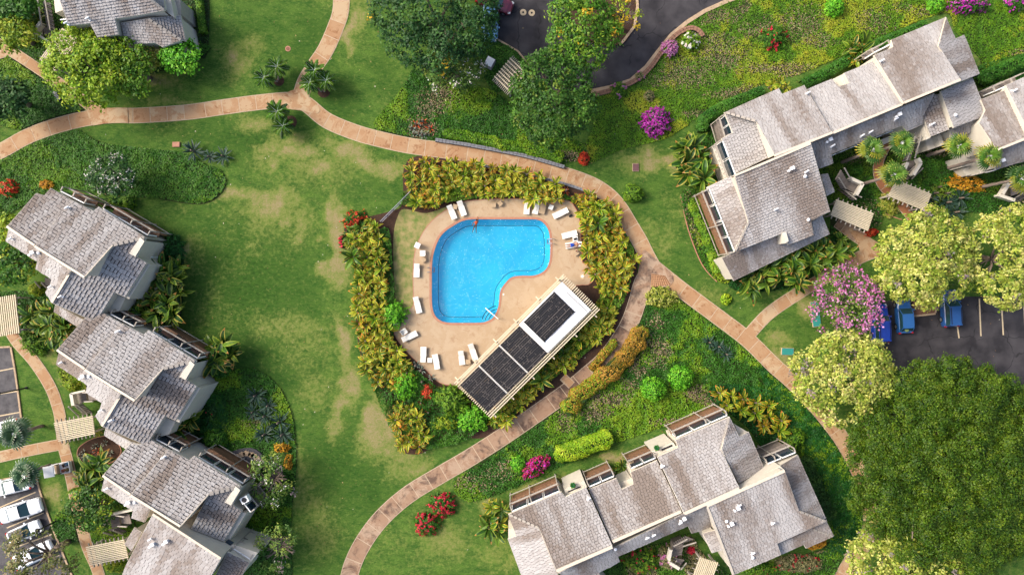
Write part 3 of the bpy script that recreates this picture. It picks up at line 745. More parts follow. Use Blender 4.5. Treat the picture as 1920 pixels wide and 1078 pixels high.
def roof(b, poly, e1, e2, ze, r, zr, sun_tone=1.0, wall=True, inset=.14, row=.30, tw=.36, name='roof', z0=0., thick=.16, wave=.016, groove=.024):
    """one slope of a roof; poly in photograph pixels, eave line e1-e2 at height ze and a point r at height zr"""
    ROOF_SEED[0] += 1; g = np.random.default_rng(ROOF_SEED[0]); rr = random.Random(ROOF_SEED[0])
    A = W(*e1, ze); B = W(*e2, ze); C_ = W(*r, zr)
    nrm = (B-A).cross(C_-A)
    if nrm.z < 0: nrm = -nrm
    nrm.normalize(); pl = (A, nrm)
    P = [plane_at(x, y, pl) for x, y in poly]
    if area2([(p.x, p.y) for p in P]) < 0: P = P[::-1]
    # slab
    mb = MB(); n = len(P)
    tri = tessellate_polygon([[Vector((p.x, p.y, 0)) for p in P]])
    def ccw(t):
        a, b_, c = t
        if (P[b_].x-P[a].x)*(P[c].y-P[a].y)-(P[b_].y-P[a].y)*(P[c].x-P[a].x) < 0: b_, c = c, b_
        return a, b_, c
    for t in tri:
        a, b_, c = ccw(t); mb.face([P[a], P[b_], P[c]])
        dn = Vector((0, 0, -thick)); mb.face([P[c]+dn, P[b_]+dn, P[a]+dn])
    for k in range(n):
        q = (k+1) % n; mb.face([P[k]-Vector((0, 0, thick)), P[q]-Vector((0, 0, thick)), P[q], P[k]])
    ro = mb.build(name, M['underlay'], b)
    # fascia boards: a thin cream rim round the slab
    mb = MB(); ou = offset_poly([(p.x, p.y) for p in P], .035)
    O = []
    for (x, y) in ou:
        z = A.z-((x-A.x)*nrm.x+(y-A.y)*nrm.y)/nrm.z; O.append(Vector((x, y, z)))
    for k in range(n):
        q = (k+1) % n
        mb.face([O[k]-Vector((0, 0, .20)), O[q]-Vector((0, 0, .20)), O[q]+Vector((0, 0, .012)), O[k]+Vector((0, 0, .012))])
        mb.face([O[k]+Vector((0, 0, .012)), O[q]+Vector((0, 0, .012)), P[q]+Vector((0, 0, .012)), P[k]+Vector((0, 0, .012))])
    mb.build('fascia', M['cream'], ro)
    # shingles
    ux = (B-A); ux.z = 0; ux.normalize(); ux = ux-nrm*ux.dot(nrm); ux.normalize()
    vx = nrm.cross(ux)
    if vx.z < 0: vx = -vx; ux = -ux
    q2 = [((p-A).dot(ux), (p-A).dot(vx)) for p in P]
    if area2(q2) < 0: q2 = q2[::-1]
    us = [p[0] for p in q2]; vs_ = [p[1] for p in q2]
    fp = np.array(q2)
    verts = []; faces = []; cols = []
    u0, u1, v0, v1 = min(us), max(us), min(vs_), max(vs_)
    light = np.array(s(192, 188, 186)); mid = np.array(s(174, 167, 163)); dark = np.array(s(146, 133, 124))
    rects = []
    v = v0; k = 0
    while v < v1:
        u = u0-rr.random()*tw; sg = 1
        while u < u1:
            w = tw*(.75+.5*rr.random()); sg = -sg; rects.append((u, u+w, v, v+row, wave*(sg+rr.uniform(-.5, .5)))); u += w
        v += row; k += 1
    Rr = np.array(rects)
    ins = np.zeros((len(Rr), 4), bool)
    for j, (a, c) in enumerate(((0, 2), (1, 2), (1, 3), (0, 3))): ins[:, j] = in_poly(Rr[:, a], Rr[:, c], q2)
    cu = (Rr[:, 0]+Rr[:, 1])/2; cv = (Rr[:, 2]+Rr[:, 3])/2
    streak = noise2(cu+50, cv*.16+50, .9, ROOF_SEED[0] % 30)*.6+noise2(cu+50, cv*.3+90, 2.6, ROOF_SEED[0] % 30+31)*.6
    tonev = np.clip((streak-.36)*1.9+.10*g.normal(size=len(Rr)), 0, 1)
    px_all = A+Vector((0, 0, 0))
    for i, (a, b_, c, d, w) in enumerate(rects):
        m = int(ins[i].sum())
        gap = .018
        rc = [(a+gap, c+groove), (b_-gap, c+groove), (b_-gap, d), (a+gap, d)]
        if m == 4: pg = rc
        else:
            # near the outline (or right across it)
            mnx, mxx, mny, mxy = a, b_, c, d
            if m == 0 and not (np.any((fp[:, 0] > mnx) & (fp[:, 0] < mxx) & (fp[:, 1] > mny) & (fp[:, 1] < mxy))):
                cx_, cy_ = (a+b_)/2, (c+d)/2
                if not in_poly(np.array([cx_]), np.array([cy_]), q2)[0]: continue
            pg = clip_convex(q2, rc)
            if len(pg) < 3 or abs(area2(pg)) < .01: continue
        lift = rr.uniform(-.012, .02)
        t = tonev[i]
        col = light*(1-2*t)+mid*2*t if t < .5 else mid*(2-2*t)+dark*(2*t-1)
        col = col*sun_tone*(1+.035*rr.gauss(0, 1))  # slopes towards the sun paler, others darker: light put into shingle colour
        i0 = len(verts); N = len(pg)
        for (uu, vv) in pg:
            f = (vv-c)/row
            h = .085*(1-f)+.02+lift
            vv2 = vv+(w*(1-f) if (m == 4) else 0)
            verts.append(A+ux*uu+vx*vv2+nrm*h)
        for (uu, vv) in pg:
            f = (vv-c)/row; vv2 = vv+(w*(1-f) if (m == 4) else 0)
            verts.append(A+ux*uu+vx*vv2+nrm*.002)
        faces.append(tuple(range(i0, i0+N))); cols.append(col)
        for e in range(N):
            f_ = (e+1) % N
            if pg[e][1] > c+row*.9 and pg[f_][1] > c+row*.9: continue
            faces.append((i0+f_, i0+e, i0+N+e, i0+N+f_)); cols.append(col*.96)
    mb = MB(); mb.v = [tuple(p) for p in verts]; mb.f = faces; mb.c = [tuple(c) for c in cols]
    if faces: mb.build('shingle', M['shingle'], ro, kind='stuff')
    if wall:
        ip = offset_poly([(p.x, p.y) for p in P], -inset)
        mb = MB(); top = []
        for (x, y) in ip: top.append(Vector((x, y, A.z-((x-A.x)*nrm.x+(y-A.y)*nrm.y)/nrm.z-thick-.01)))
        for t in tessellate_polygon([[Vector((x, y, 0)) for x, y in ip]]):
            a, b_, c = t
            if (ip[b_][0]-ip[a][0])*(ip[c][1]-ip[a][1])-(ip[b_][1]-ip[a][1])*(ip[c][0]-ip[a][0]) < 0: b_, c = c, b_
            mb.face([top[a], top[b_], top[c]])
        for k in range(len(ip)):
            q = (k+1) % len(ip); mb.face([(*ip[k], z0), (*ip[q], z0), top[q], top[k]])
        mb.build('wall', M['cream'], b)
    R_ = Roof(); R_.pl = pl; R_.obj = ro; R_.up = vx
    return R_

def on(R_, x, y, h=0.): return plane_at(x, y, R_.pl)+R_.pl[1]*h

def cap(b, R_, p, q, name='ridge_cap', w=.24, m='flash', h=.12, pieces=False):
    a = on(R_, *p, h); c = on(R_, *q, h)
    if not pieces:
        mb = MB(); mb.bar(a, c, w, .07); mb.build(name, M[m], b)
    else:
        L = (c-a).length; n = max(2, int(L/.5)); mb = MB()
        for i in range(n):
            t0 = i/n+.02; t1 = (i+1)/n-.02
            mb.bar(a.lerp(c, t0)+Vector((0, 0, .03)), a.lerp(c, t1), w, .05)
        mb.build(name, M[m], b)

def vent(b, R_, x, y, kind=0):
    p = on(R_, x, y, .08)
    if kind == 0:      # a tee shaped flue
        mb = MB(); mb.lathe(p-Vector((0, 0, .1)), [(.16, 0), (.16, .05), (.08, .08), (.08, .42)], 10); v = mb.build('vent', M['vent'], b)
        d = Vector((.75, .45, 0)).normalized()*.24; c = p+Vector((0, 0, .40)); mb = MB(); mb.tube([c-d, c+d], .085, 8); mb.build('vent_tee', M['vent'], v)
    elif kind == 1:    # a bigger hooded box
        mb = MB(); mb.box(p+Vector((0, 0, .2)), (.34, .3, .34), .4, taper=.8); v = mb.build('vent', M['vent'], b)
        mb = MB(); mb.box(p+Vector((0, 0, .38)), (.4, .36, .08), .4); mb.build('vent_hood', M['vent'], v)
        mb = MB(); mb.lathe(p+Vector((-.36, -.28, -.05)), [(.1, 0), (.09, .3), (.13, .32), (.13, .38)], 10); mb.build('flue', M['vent'], v)
    else:
        mb = MB(); mb.lathe(p-Vector((0, 0, .08)), [(.15, 0), (.12, .24), (.18, .27), (.08, .36)], 12); mb.build('vent', M['vent'], b)

def box_px(b, name, poly, z0, z1, m, **kw):
    mb = MB(); mb.prism([W(x, y, z1)[:2] for x, y in poly], z0, z1); return mb.build(name, M[m], b, **kw)

def lanai(b, i0, i1, o1, o0, split=None, rail='greywood', floor='deckwood', zf=3.0, beam=True):
    """a two-storey balcony front against the wall under the eave i0-i1 (pixels); o1, o0 only tell the outer side"""
    I0, I1 = W(*i0, 5.2), W(*i1, 5.2); O = (W(*o0, 5.2)+W(*o1, 5.2))/2
    d = I1-I0; d.z = 0; L = d.length; d.normalize(); n = Vector((d.y, -d.x, 0))
    if n.dot(O-(I0+I1)/2) < 0: n = -n
    ang = math.atan2(d.y, d.x)
    at = lambda t, o, z: Vector((I0.x+d.x*L*t+n.x*o, I0.y+d.y*L*t+n.y*o, z))
    bd = math.pi/2 if False else 0
    # ground storey: horizontal boards
    for k in range(5):
        z = .2+.36*k; p = at(.5, .30, z+.16); mb = MB(); mb.box(p, (L-.2, .06, .33), ang); mb.build('wall_board', M[floor], b)
    # upper storey: dark glass set back behind the rail
    nn = max(2, int(L/1.7))
    for k in range(nn):
        p = at((k+.5)/nn, .10, 4.05); mb = MB(); mb.box(p, (L/nn*.94, .12, 2.0), ang); w = mb.build('sliding_door', M['white'], b)
        p = at((k+.5)/nn, .14, 4.05); mb = MB(); mb.box(p, (L/nn*.94-.14, .12, 1.86), ang); mb.build('pane', M['glass'], w)
    mb = MB(); p = at(.5, .34, 2.86); mb.box(p, (L, .62, .18), ang); mb.build('balcony_floor', M[floor], b)
    mb = MB(); p = at(.5, .62, 3.98); mb.box(p, (L+.1, .15, .10), ang); mb.build('rail_cap', M[rail], b)
    m2 = max(4, int(L/.5))
    mb = MB()
    for k in range(m2): mb.box(at((k+.5)/m2, .62, 3.45), (.03, .03, .96), ang)
    mb.build('baluster', M['oldwood'], b, kind='stuff')
    for t in [0, 1]+([split] if split else []):
        mb = MB(); mb.box(at(min(max(t, .01), .99), .62, 2.5), (.10, .10, 5.0), ang); mb.build('post', M[rail], b)
        mb = MB(); mb.bar(at(min(max(t, .01), .99), .15, 5.0), at(min(max(t, .01), .99), .66, 5.0), .11, .18); mb.build('rafter', M[rail], b)
    mb = MB(); mb.box(at(.5, .66, .9), (L+.1, .08, .08), ang); mb.build('rail', M[rail], b)

def windows(b, p, q, z, n, out, h=1.9, wfrac=.7, zpx=4.0):
    A, B = W(*p, zpx), W(*q, zpx); d = (B-A)/n; L = d.length; o = Vector((out[0], out[1], 0)).normalized()*.03
    for k in range(n):
        c = A+d*(k+.5)+o; ang = math.atan2(d.y, d.x)
        mb = MB(); mb.box((c.x, c.y, z), (L*wfrac, .10, h), ang); f = mb.build('window', M['white'], b)
        c2 = c+o*1.2; mb = MB(); mb.box((c2.x, c2.y, z), (L*wfrac-.2, .10, h-.2), ang); mb.build('pane', M['glass'], f)

# ---- the three near-identical houses on the left, stepped down the lawn
Bpx = lambda zx, zy: (zx/3.85, 340+zy/3.85)
def left_house(dx, dy, label, south=True):
    T = lambda zx, zy: (zx/3.85+dx, 340+zy/3.85+dy)
    c = W(*T(550, 480), 0)
    b = thing('town_house', label, 'house', (c.x, c.y, 0), group='grey shingled houses stepped along the left of the lawn')
    e1, e2 = T(525, 140), T(1050, 410); rg = T(250, 470)
    # main slope, its lower left neighbour, the strip beyond the ridge
    main = [T(*p) for p in ((252, 470), (525, 140), (675, 218), (712, 186), (1052, 408), (815, 465), (612, 695))]
    R1 = roof(b, main, e1, e2, 5.9, rg, 8.9, row=.37, tw=.45, groove=.042, wave=.042)
    lowl = [T(*p) for p in ((52, 328), (262, 88), (320, 106), (365, 53), (524, 142), (258, 466))]
    R2 = roof(b, lowl, T(365, 53), T(524, 142), 5.6, T(255, 462), 8.4, row=.37, tw=.45, groove=.042, wave=.042)
    strip = [T(*p) for p in ((70, 342), (258, 474), (612, 700), (505, 648), (380, 735), (362, 700), (260, 630), (272, 580), (45, 432))]
    if south:
        strip = [T(*p) for p in ((68, 340), (250, 472), (510, 645), (372, 868), (330, 800), (362, 752), (375, 706), (260, 632), (272, 580), (45, 432))]
    else:
        strip = [T(*p) for p in ((68, 340), (250, 472), (400, 562), (330, 740), (375, 706), (260, 632), (272, 580), (45, 432))]
        strip = [T(*p) for p in ((68, 340), (250, 472), (395, 562), (352, 662), (260, 632), (272, 580), (45, 432))]
    R3 = roof(b, strip, T(45, 432), T(260, 632), 6.1, T(250, 474), 7.6, sun_tone=1.06, row=.34, tw=.44)
    cap(b, R1, T(254, 472), T(612, 695)); cap(b, R2, T(52, 330), T(252, 466))
    cap(b, R1, T(1048, 410), T(818, 464), 'hip_cap', .36, 'greywood', .13, True)
    cap(b, R1, T(815, 466), T(614, 693), 'rake_trim', .1, 'flash', .12)
    # south-east slope
    if south:
        se = [T(*p) for p in ((510, 652), (620, 690), (815, 465), (1050, 412), (985, 545), (1060, 590), (905, 835), (828, 800), (692, 1012), (375, 876))]
        R4 = roof(b, se, T(1060, 590), T(905, 835), 5.3, T(510, 650), 7.7, row=.38, tw=.45, groove=.045, wave=.042)
        cap(b, R4, T(509, 653), T(376, 872))
        cap(b, R4, T(600, 1000), T(690, 1010), 'ridge_flashing', .2)
        lowb = [T(*p) for p in ((400, 895), (595, 1003), (700, 1016), (560, 1045), (395, 935))]
        R6 = roof(b, [T(*p) for p in ((402, 893), (600, 1000), (560, 1045), (392, 938))], T(392, 938), T(560, 1045), 5.0, T(500, 950), 5.9, sun_tone=1.08)
        vent(b, R4, *T(450, 830))
        box_px(b, 'side_block', [T(*p) for p in ((760, 925), (832, 812), (905, 842), (860, 935), (800, 950))], 0, 4.4, 'cream')
    else:
        se = [T(*p) for p in ((815, 468), (1050, 412), (985, 540), (1055, 585), (925, 800), (690, 710))]
        R4 = roof(b, se, T(1055, 585), T(925, 800), 5.3, T(700, 590), 6.9, sun_tone=.9, row=.38, tw=.45, groove=.045, wave=.042)
        box_px(b, 'flat_roof', [T(*p) for p in ((600, 705), (690, 716), (925, 806), (975, 840), (930, 905), (880, 885), (800, 860))], 0, 4.6, 'cream')
    # flat patio cover beside the hip and white parapet round the corner
    box_px(b, 'patio_cover', [T(*p) for p in ((1010, 405), (1043, 432), (976, 543), (932, 521))], 6.15, 6.3, 'cream')
    box_px(b, 'parapet', [T(*p) for p in ((1058, 592), (1085, 600), (930, 850), (906, 838))], 0, 4.9, 'cream')
    # lanais facing the lawn
    lanai(b, T(425, 75), T(600, 165), T(690, 190), T(520, 95), split=.5)
    lanai(b, T(730, 200), T(1060, 395), T(1185, 410), T(830, 215), split=.6)
    vent(b, R1, *T(498, 195)); vent(b, R3, *T(95, 413)); vent(b, R3, *T(252, 512), 1); vent(b, R3, *T(290, 516), 2)
    if south: vent(b, R3, *T(382, 757))
    return b, T
bA, TA = left_house(0, 0, 'grey shingled house with ridge strip and white patio cover, uppermost of the left row')
bB, TB = left_house(94, 231, 'grey shingled house with curved pale patch on its lower roof, middle of left row')
bC, TC = left_house(179.5, 466, 'grey shingled house with two dark framed balconies, lowest complete one on the left', south=False)
# people-sized things on the first patio
c = W(330, 1010, 0)
bD = thing('town_house', 'house with broad smooth tan roof and white flat parapets at bottom left', 'house', (c.x, c.y, 0), group='grey shingled houses stepped along the left of the lawn')
Q = lambda zx, zy: (160+zx/3.744, 790+zy/3.744)
R1 = roof(bD, [Q(*p) for p in ((478, 645), (955, 955), (860, 1120), (240, 1130), (286, 1010))], Q(286, 1010), Q(600, 1214), 6.0, Q(478, 645), 8.2, sun_tone=1.12, row=.34, tw=.46)
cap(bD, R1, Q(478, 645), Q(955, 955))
R2 = roof(bD, [Q(*p) for p in ((345, 745), (395, 778), (325, 905), (278, 858))], Q(278, 858), Q(325, 905), 5.2, Q(370, 760), 5.9, sun_tone=1.12)
R3 = roof(bD, [Q(*p) for p in ((1000, 915), (1152, 990), (1080, 1110), (900, 1110))], Q(1152, 990), Q(1080, 1110), 5.2, Q(1000, 915), 6.2, sun_tone=.92)
box_px(bD, 'flat_roof', [Q(*p) for p in ((698, 765), (740, 745), (1000, 850), (1210, 920), (1150, 1000), (1000, 900), (940, 950))], 0, 5.0, 'cream')
for p in (((935, 880), (985, 905), (970, 920), (925, 895)), ((985, 850), (1050, 865), (1030, 880), (975, 860))):
    pass
box_px(bD, 'skylight', [Q(*p) for p in ((935, 875), (985, 900), (970, 912), (925, 888))], 5.0, 5.05, 'glass')
box_px(bD, 'skylight', [Q(*p) for p in ((1005, 825), (1045, 848), (1015, 872), (975, 848))], 5.0, 5.05, 'glass')
lanai(bD, Q(1030, 900), Q(1150, 975), Q(1200, 930), Q(1070, 855), floor='oldwood')
lanai(bC, TC(1030, 500), TC(1110, 600), TC(1165, 560), TC(1090, 470), floor='oldwood', beam=False)
for x, y, k in ((468, 815, 0), (485, 852, 1), (580, 832, 1)): vent(bD, R1, *Q(x, y), k)

# ---- top left house
c = W(230, 20, 0)
bE = thing('town_house', 'shingled house cut by the top edge, behind the bright lime-green tree', 'house', (c.x, c.y, 0))
Q = lambda zx, zy: (40+zx/5.333, zy/5.333)
R1 = roof(bE, [Q(*p) for p in ((385, 0), (472, 255), (688, 232), (760, 372), (972, 345), (935, 187), (1228, 143), (1430, 105), (1300, 0), (1180, -190), (320, -190))], Q(472, 255), Q(1430, 105), 6.3, Q(830, -160), 8.2, sun_tone=1.06)
R2 = roof(bE, [Q(*p) for p in ((1000, 235), (1268, 190), (1605, 402), (1412, 472), (1338, 428), (1040, 450))], Q(1040, 450), Q(1412, 472), 4.0, Q(1268, 190), 5.6, sun_tone=.98)
R3 = roof(bE, [Q(*p) for p in ((1272, 186), (1530, 165), (1592, 160), (1642, 412), (1606, 402))], Q(1592, 160), Q(1642, 412), 4.0, Q(1272, 186), 5.6, sun_tone=.9)
R4 = roof(bE, [Q(*p) for p in ((1300, 0), (1432, 103), (1420, 0), (1380, -90), (1240, -90))], Q(1432, 103), Q(1410, -60), 5.8, Q(1290, -20), 7.0, sun_tone=.9)
cap(bE, R2, Q(1272, 190), Q(1604, 402), 'hip_cap', .28, 'greywood', .12, True); cap(bE, R1, Q(1300, 0), Q(1430, 104), 'hip_cap', .28, 'greywood', .12, True)
box_px(bE, 'flat_roof', [Q(*p) for p in ((1420, 100), (1530, 180), (1500, 20), (1470, -80), (1400, -80))], 0, 4.8, 'cream')
box_px(bE, 'wall_block', [Q(*p) for p in ((320, -60), (385, -60), (416, 105), (340, 132))], 0, 5.2, 'cream')
box_px(bE, 'parapet', [Q(*p) for p in ((1500, 0), (1590, 0), (1600, 150), (1530, 165))], 0, 3.6, 'greywood')
windows(bE, Q(480, 262), Q(690, 240), 5.3, 2, (0, -1), 1.0); windows(bE, Q(940, 195), Q(1230, 150), 5.6, 3, (0, -1), 1.0)
vent(bE, R1, *Q(683, 195)); vent(bE, R1, *Q(470, 240))

# ---- top right block of three stepped houses
c = W(1570, 250, 0)
bF = thing('apartment_block', 'long grey shingled block with white clerestory bands at the upper right', 'apartment block', (c.x, c.y, 0))
R1 = roof(bF, [(1358.8, 211.8), (1460, 166.9), (1466, 177.3), (1507.7, 160.9), (1560.6, 250), (1453.6, 292.9), (1418.6, 228.7)], (1358.8, 211.8), (1507.7, 160.9), 5.6, (1500, 274), 8.0)
R2 = roof(bF, [(1358.8, 211.8), (1417.6, 229.5), (1447, 292), (1379.6, 324.5), (1353.6, 260.4), (1374.4, 249.5)], (1353.6, 260.4), (1379.6, 324.5), 5.0, (1446, 290), 5.9, sun_tone=1.05)
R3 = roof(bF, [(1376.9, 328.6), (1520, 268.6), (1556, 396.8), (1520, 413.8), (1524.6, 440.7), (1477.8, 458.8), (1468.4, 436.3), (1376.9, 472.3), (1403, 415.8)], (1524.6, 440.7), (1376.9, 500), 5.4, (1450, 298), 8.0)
R4 = roof(bF, [(1325.7, 351.5), (1370, 331), (1402.5, 415.8), (1376.9, 472.3)], (1325.7, 351.5), (1376.9, 472.3), 4.8, (1402, 414), 6.2, sun_tone=1.06)
R5 = roof(bF, [(1377, 474), (1466, 440), (1478, 461), (1526, 442), (1522, 416), (1541, 404), (1555, 438.5), (1376, 526), (1354, 484)], (1555, 438.5), (1376, 526), 3.3, (1440, 450), 4.6, sun_tone=.97)
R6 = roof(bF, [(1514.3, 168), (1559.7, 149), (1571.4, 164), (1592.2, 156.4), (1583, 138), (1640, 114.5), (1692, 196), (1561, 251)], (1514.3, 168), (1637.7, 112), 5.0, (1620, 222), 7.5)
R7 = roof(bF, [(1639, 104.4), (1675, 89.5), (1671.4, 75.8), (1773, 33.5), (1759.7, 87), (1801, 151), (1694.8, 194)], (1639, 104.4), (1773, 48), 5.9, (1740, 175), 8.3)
R8 = roof(bF, [(1774, 34), (1791, 74), (1807, 66.8), (1835.6, 139), (1822, 144.7), (1763, 169), (1800, 148), (1759.7, 87)], (1807, 66.8), (1835.6, 139), 5.2, (1765, 84), 6.9, sun_tone=.93)
R9 = roof(bF, [(1764, 172), (1822, 146.5), (1846.8, 205.7), (1834, 222.6), (1788, 239.5)], (1822, 146.5), (1846.8, 205.7), 4.9, (1764, 172), 6.3, sun_tone=.9)
R10 = roof(bF, [(1521, 269), (1751, 176.5), (1730, 218), (1731, 232), (1701, 246), (1691, 235), (1558, 289), (1562, 306), (1535, 316)], (1558, 289), (1691, 235), 5.4, (1620, 229), 6.9, sun_tone=.95)
R11 = roof(bF, [(1752, 178), (1757, 178), (1778.6, 243.3), (1745, 256), (1731, 218)], (1731, 218), (1745, 256), 4.9, (1772, 225), 5.5, sun_tone=1.1)
R12 = roof(bF, [(1781, 243), (1831.5, 224), (1834, 242), (1783, 263)], (1783, 263), (1834, 242), 4.2, (1805, 234), 4.9, sun_tone=.95)
R13 = roof(bF, [(1540, 328), (1551, 326), (1564, 360), (1550, 367)], (1551, 326), (1564, 360), 3.6, (1543, 340), 4.2, sun_tone=.9)
for R_, p, q in ((R1, (1452, 293), (1560, 250)), (R3, (1377, 329), (1519, 269)), (R6, (1561, 251), (1691, 197)), (R7, (1695, 194), (1800, 151))): cap(bF, R_, p, q)
cap(bF, R1, (1360, 212.5), (1417, 228.5), 'hip_cap', .24, 'greywood', .12, True); cap(bF, R3, (1378, 470), (1402, 417), 'hip_cap', .24, 'greywood', .12, True)
cap(bF, R7, (1772, 36), (1760, 86), 'hip_cap', .26, 'greywood', .12, True)
for x, y, k, R_ in ((1512, 177, 0, R1), (1483, 316, 1, R3), (1509, 323, 0, R3), (1508, 331, 2, R3), (1452, 393, 0, R3), (1514, 412, 2, R3), (1554, 262, 1, R10), (1558, 274, 0, R10), (1613, 255, 0, R10), (1629, 248, 0, R10), (1683, 215, 1, R10), (1676, 224, 0, R10), (1650, 117, 0, R7), (1745, 234, 0, R11), (1789, 217, 2, R9)): vent(bF, R_, x, y, k)
box_px(bF, 'balcony_roof', [(1559, 150), (1583, 138), (1593, 157), (1571, 165)], 0, 4.3, 'cream')
box_px(bF, 'chimney', [(1468, 437), (1474, 435), (1479, 452), (1473, 456)], 0, 6.3, 'cream')
lanai(bF, (1365, 213), (1376, 250), (1353, 257), (1339, 228), floor='oldwood', zf=2.8)
lanai(bF, (1357, 262), (1382, 328), (1362, 333), (1334, 276), floor='cream', zf=3.4, beam=False)
lanai(bF, (1332, 352), (1380, 472), (1362, 480), (1309, 362), floor='deckwood', zf=2.8, split=.55)
lanai(bF, (1640, 100), (1672, 84), (1667, 77), (1634, 92), floor='oldwood', zf=3.0)
windows(bF, (1560, 291), (1690, 238), 3.2, 6, (.3, -1), 1.4, zpx=5.2); windows(bF, (1382, 470), (1466, 437), 5.0, 2, (.3, -1), .5, zpx=5.2)

# cream entry walls under the strip
for pl_, z in ((((1730, 234), (1740, 231), (1746, 258), (1737, 262)), 4.4), (((1735, 262), (1781, 248), (1783, 268), (1740, 282)), 2.4), (((1757, 254), (1764, 252), (1771, 271), (1763, 274)), 3.4), (((1715, 249), (1729, 243), (1731, 262), (1721, 268)), 2.9), (((1652, 262), (1690, 247), (1692, 255), (1656, 272)), 2.2)):
    box_px(bF, 'entry_wall', pl_, 0, z, 'cream')

# ---- block at the right edge
c = W(1890, 240, 0)
bG = thing('apartment_block', 'shingled block cut by right edge, cream courtyard walls behind tall fan palms', 'apartment block', (c.x, c.y, 0))
R1 = roof(bG, [(1839, 187.5), (1884, 170), (1931, 257), (1870, 282), (1836, 231), (1848, 207)], (1839, 187.5), (1884, 170), 5.2, (1890, 274), 7.4)
R2 = roof(bG, [(1886, 160.5), (1975, 122), (2010, 225), (1932, 254)], (1886, 160.5), (1975, 122), 5.8, (1940, 250), 8.2)
R3 = roof(bG, [(1870, 284), (1960, 247), (1965, 290), (1867, 317.5)], (1867, 317.5), (1965, 285), 5.2, (1900, 272), 6.8, sun_tone=.95)
cap(bG, R1, (1870, 282), (1930, 258)); cap(bG, R2, (1932, 254), (2009, 224))
vent(bG, R2, 1898, 172); vent(bG, R3, 1876, 301, 1)
for pl_, z, nm in ((((1834, 232), (1868, 283), (1866, 318), (1838, 326), (1822, 270), (1812, 250)), 3.0, 'flat_roof'), (((1794, 297), (1834, 283), (1840, 306), (1803, 314)), 2.3, 'courtyard_wall'), (((1804, 316), (1838, 307), (1841, 322), (1812, 330)), 1.6, 'courtyard_wall'), (((1811, 252), (1833, 244), (1836, 262), (1818, 270)), 2.6, 'courtyard_wall')):
    box_px(bG, nm, pl_, 0, z, 'cream')
for i in range(3):
    mb = MB(); a = W(1817+2*i, 266+7*i, 2.7); e = W(1838+2*i, 259+7*i, 2.9); mb.bar((a.x, a.y, 3.06), (e.x, e.y, 3.06), .07, .1); mb.build('coping_rail', M['greywood'], bG)
lanai(bG, (1868, 172), (1935, 142), (1930, 126), (1862, 155), floor='oldwood', zf=2.9, split=.5)
windows(bG, (1870, 318), (1930, 297), 3.4, 3, (.2, -1), 1.4, zpx=5)

# ---- bottom centre block
c = W(1260, 930, 0)
bH = thing('apartment_block', 'long grey shingled block with brown balcony floors at the bottom centre', 'apartment block', (c.x, c.y, 0))
R1 = roof(bH, [(954, 963.6), (1052, 921.7), (1060.4, 931.3), (1098.7, 913.3), (1149, 1024.6), (1043.7, 1070), (1011.4, 990)], (954, 963.6), (1098.7, 902), 5.4, (1100, 1046), 7.9)
R2 = roof(bH, [(954, 964.5), (1010.4, 990.5), (1049, 1085), (990, 1110), (952.7, 1010), (968, 1004)], (952.7, 1010), (985, 1088), 4.6, (1045, 1075), 6.4, sun_tone=1.07)
R3 = roof(bH, [(1104.5, 917), (1155.5, 896.7), (1165.5, 917.4), (1188, 907.4), (1183, 885), (1231.5, 863), (1278, 958), (1148.5, 1015)], (1104.5, 917), (1231.5, 863), 5.0, (1215, 985), 7.4)
R4 = roof(bH, [(1233, 856.5), (1272, 839), (1266.5, 824.6), (1367, 782), (1351.7, 842.8), (1386.7, 915.9), (1283, 963)], (1233, 856.5), (1367, 794), 5.8, (1335, 940), 8.2)
R5 = roof(bH, [(1368, 783), (1385, 818.5), (1403.5, 810), (1432.4, 877.8), (1386, 905), (1352.8, 842.8)], (1403.5, 810), (1432.4, 877.8), 4.9, (1354, 842), 6.8, sun_tone=.92)
R6 = roof(bH, [(1047, 1073), (1149, 1027), (1279, 963), (1323, 947), (1337.5, 985), (1297, 999), (1290, 984.5), (1158, 1042), (1161.5, 1052), (1128, 1069.7), (1085, 1092)], (1158, 1042), (1290, 984.5), 5.5, (1215, 996), 7.0, sun_tone=1.0)
R7 = roof(bH, [(1324.3, 946.3), (1470.4, 880.9), (1497.8, 957), (1549.5, 976.7), (1456.7, 1017.8), (1464, 1039), (1374.5, 1077)], (1374.5, 1077), (1464, 1039), 5.4, (1400, 914), 8.2, sun_tone=1.02)
R8 = roof(bH, [(1461.3, 873.5), (1494.8, 852.9), (1549.5, 975), (1498.6, 956), (1471, 880)], (1494.8, 852.9), (1549.5, 976), 5.0, (1484, 915), 6.2, sun_tone=.92)
R9 = roof(bH, [(1458, 1018.5), (1522, 990), (1549.5, 978), (1563, 1004), (1511.5, 1027), (1507, 1019.5), (1465, 1038)], (1563, 1004), (1511.5, 1027), 4.2, (1535, 984), 4.9, sun_tone=.95)
R10 = roof(bH, [(1318, 999.5), (1341, 993.5), (1354.8, 1030), (1335, 1035.5)], (1318, 999.5), (1335, 1035.5), 5.2, (1348, 1012), 5.6, sun_tone=1.1)
R11 = roof(bH, [(1062, 1062), (1092, 1052), (1120, 1070), (1150, 1110), (1085, 1110)], (1120, 1070), (1150, 1110), 4.4, (1075, 1080), 5.2, sun_tone=.9)
for R_, p, q in ((R1, (1044, 1069.5), (1148, 1024.5)), (R3, (1149, 1015), (1277, 958.5)), (R4, (1283.5, 962.5), (1386, 916)), (R7, (1325, 946.5), (1470, 881))): cap(bH, R_, p, q, w=.32)
cap(bH, R1, (955, 964), (1011, 989.5), 'hip_cap', .24, 'greywood', .12, True); cap(bH, R4, (1366, 784), (1352, 842), 'hip_cap', .24, 'greywood', .12, True); cap(bH, R7, (1499, 957.5), (1548, 976), 'hip_cap', .24, 'greywood', .12, True)
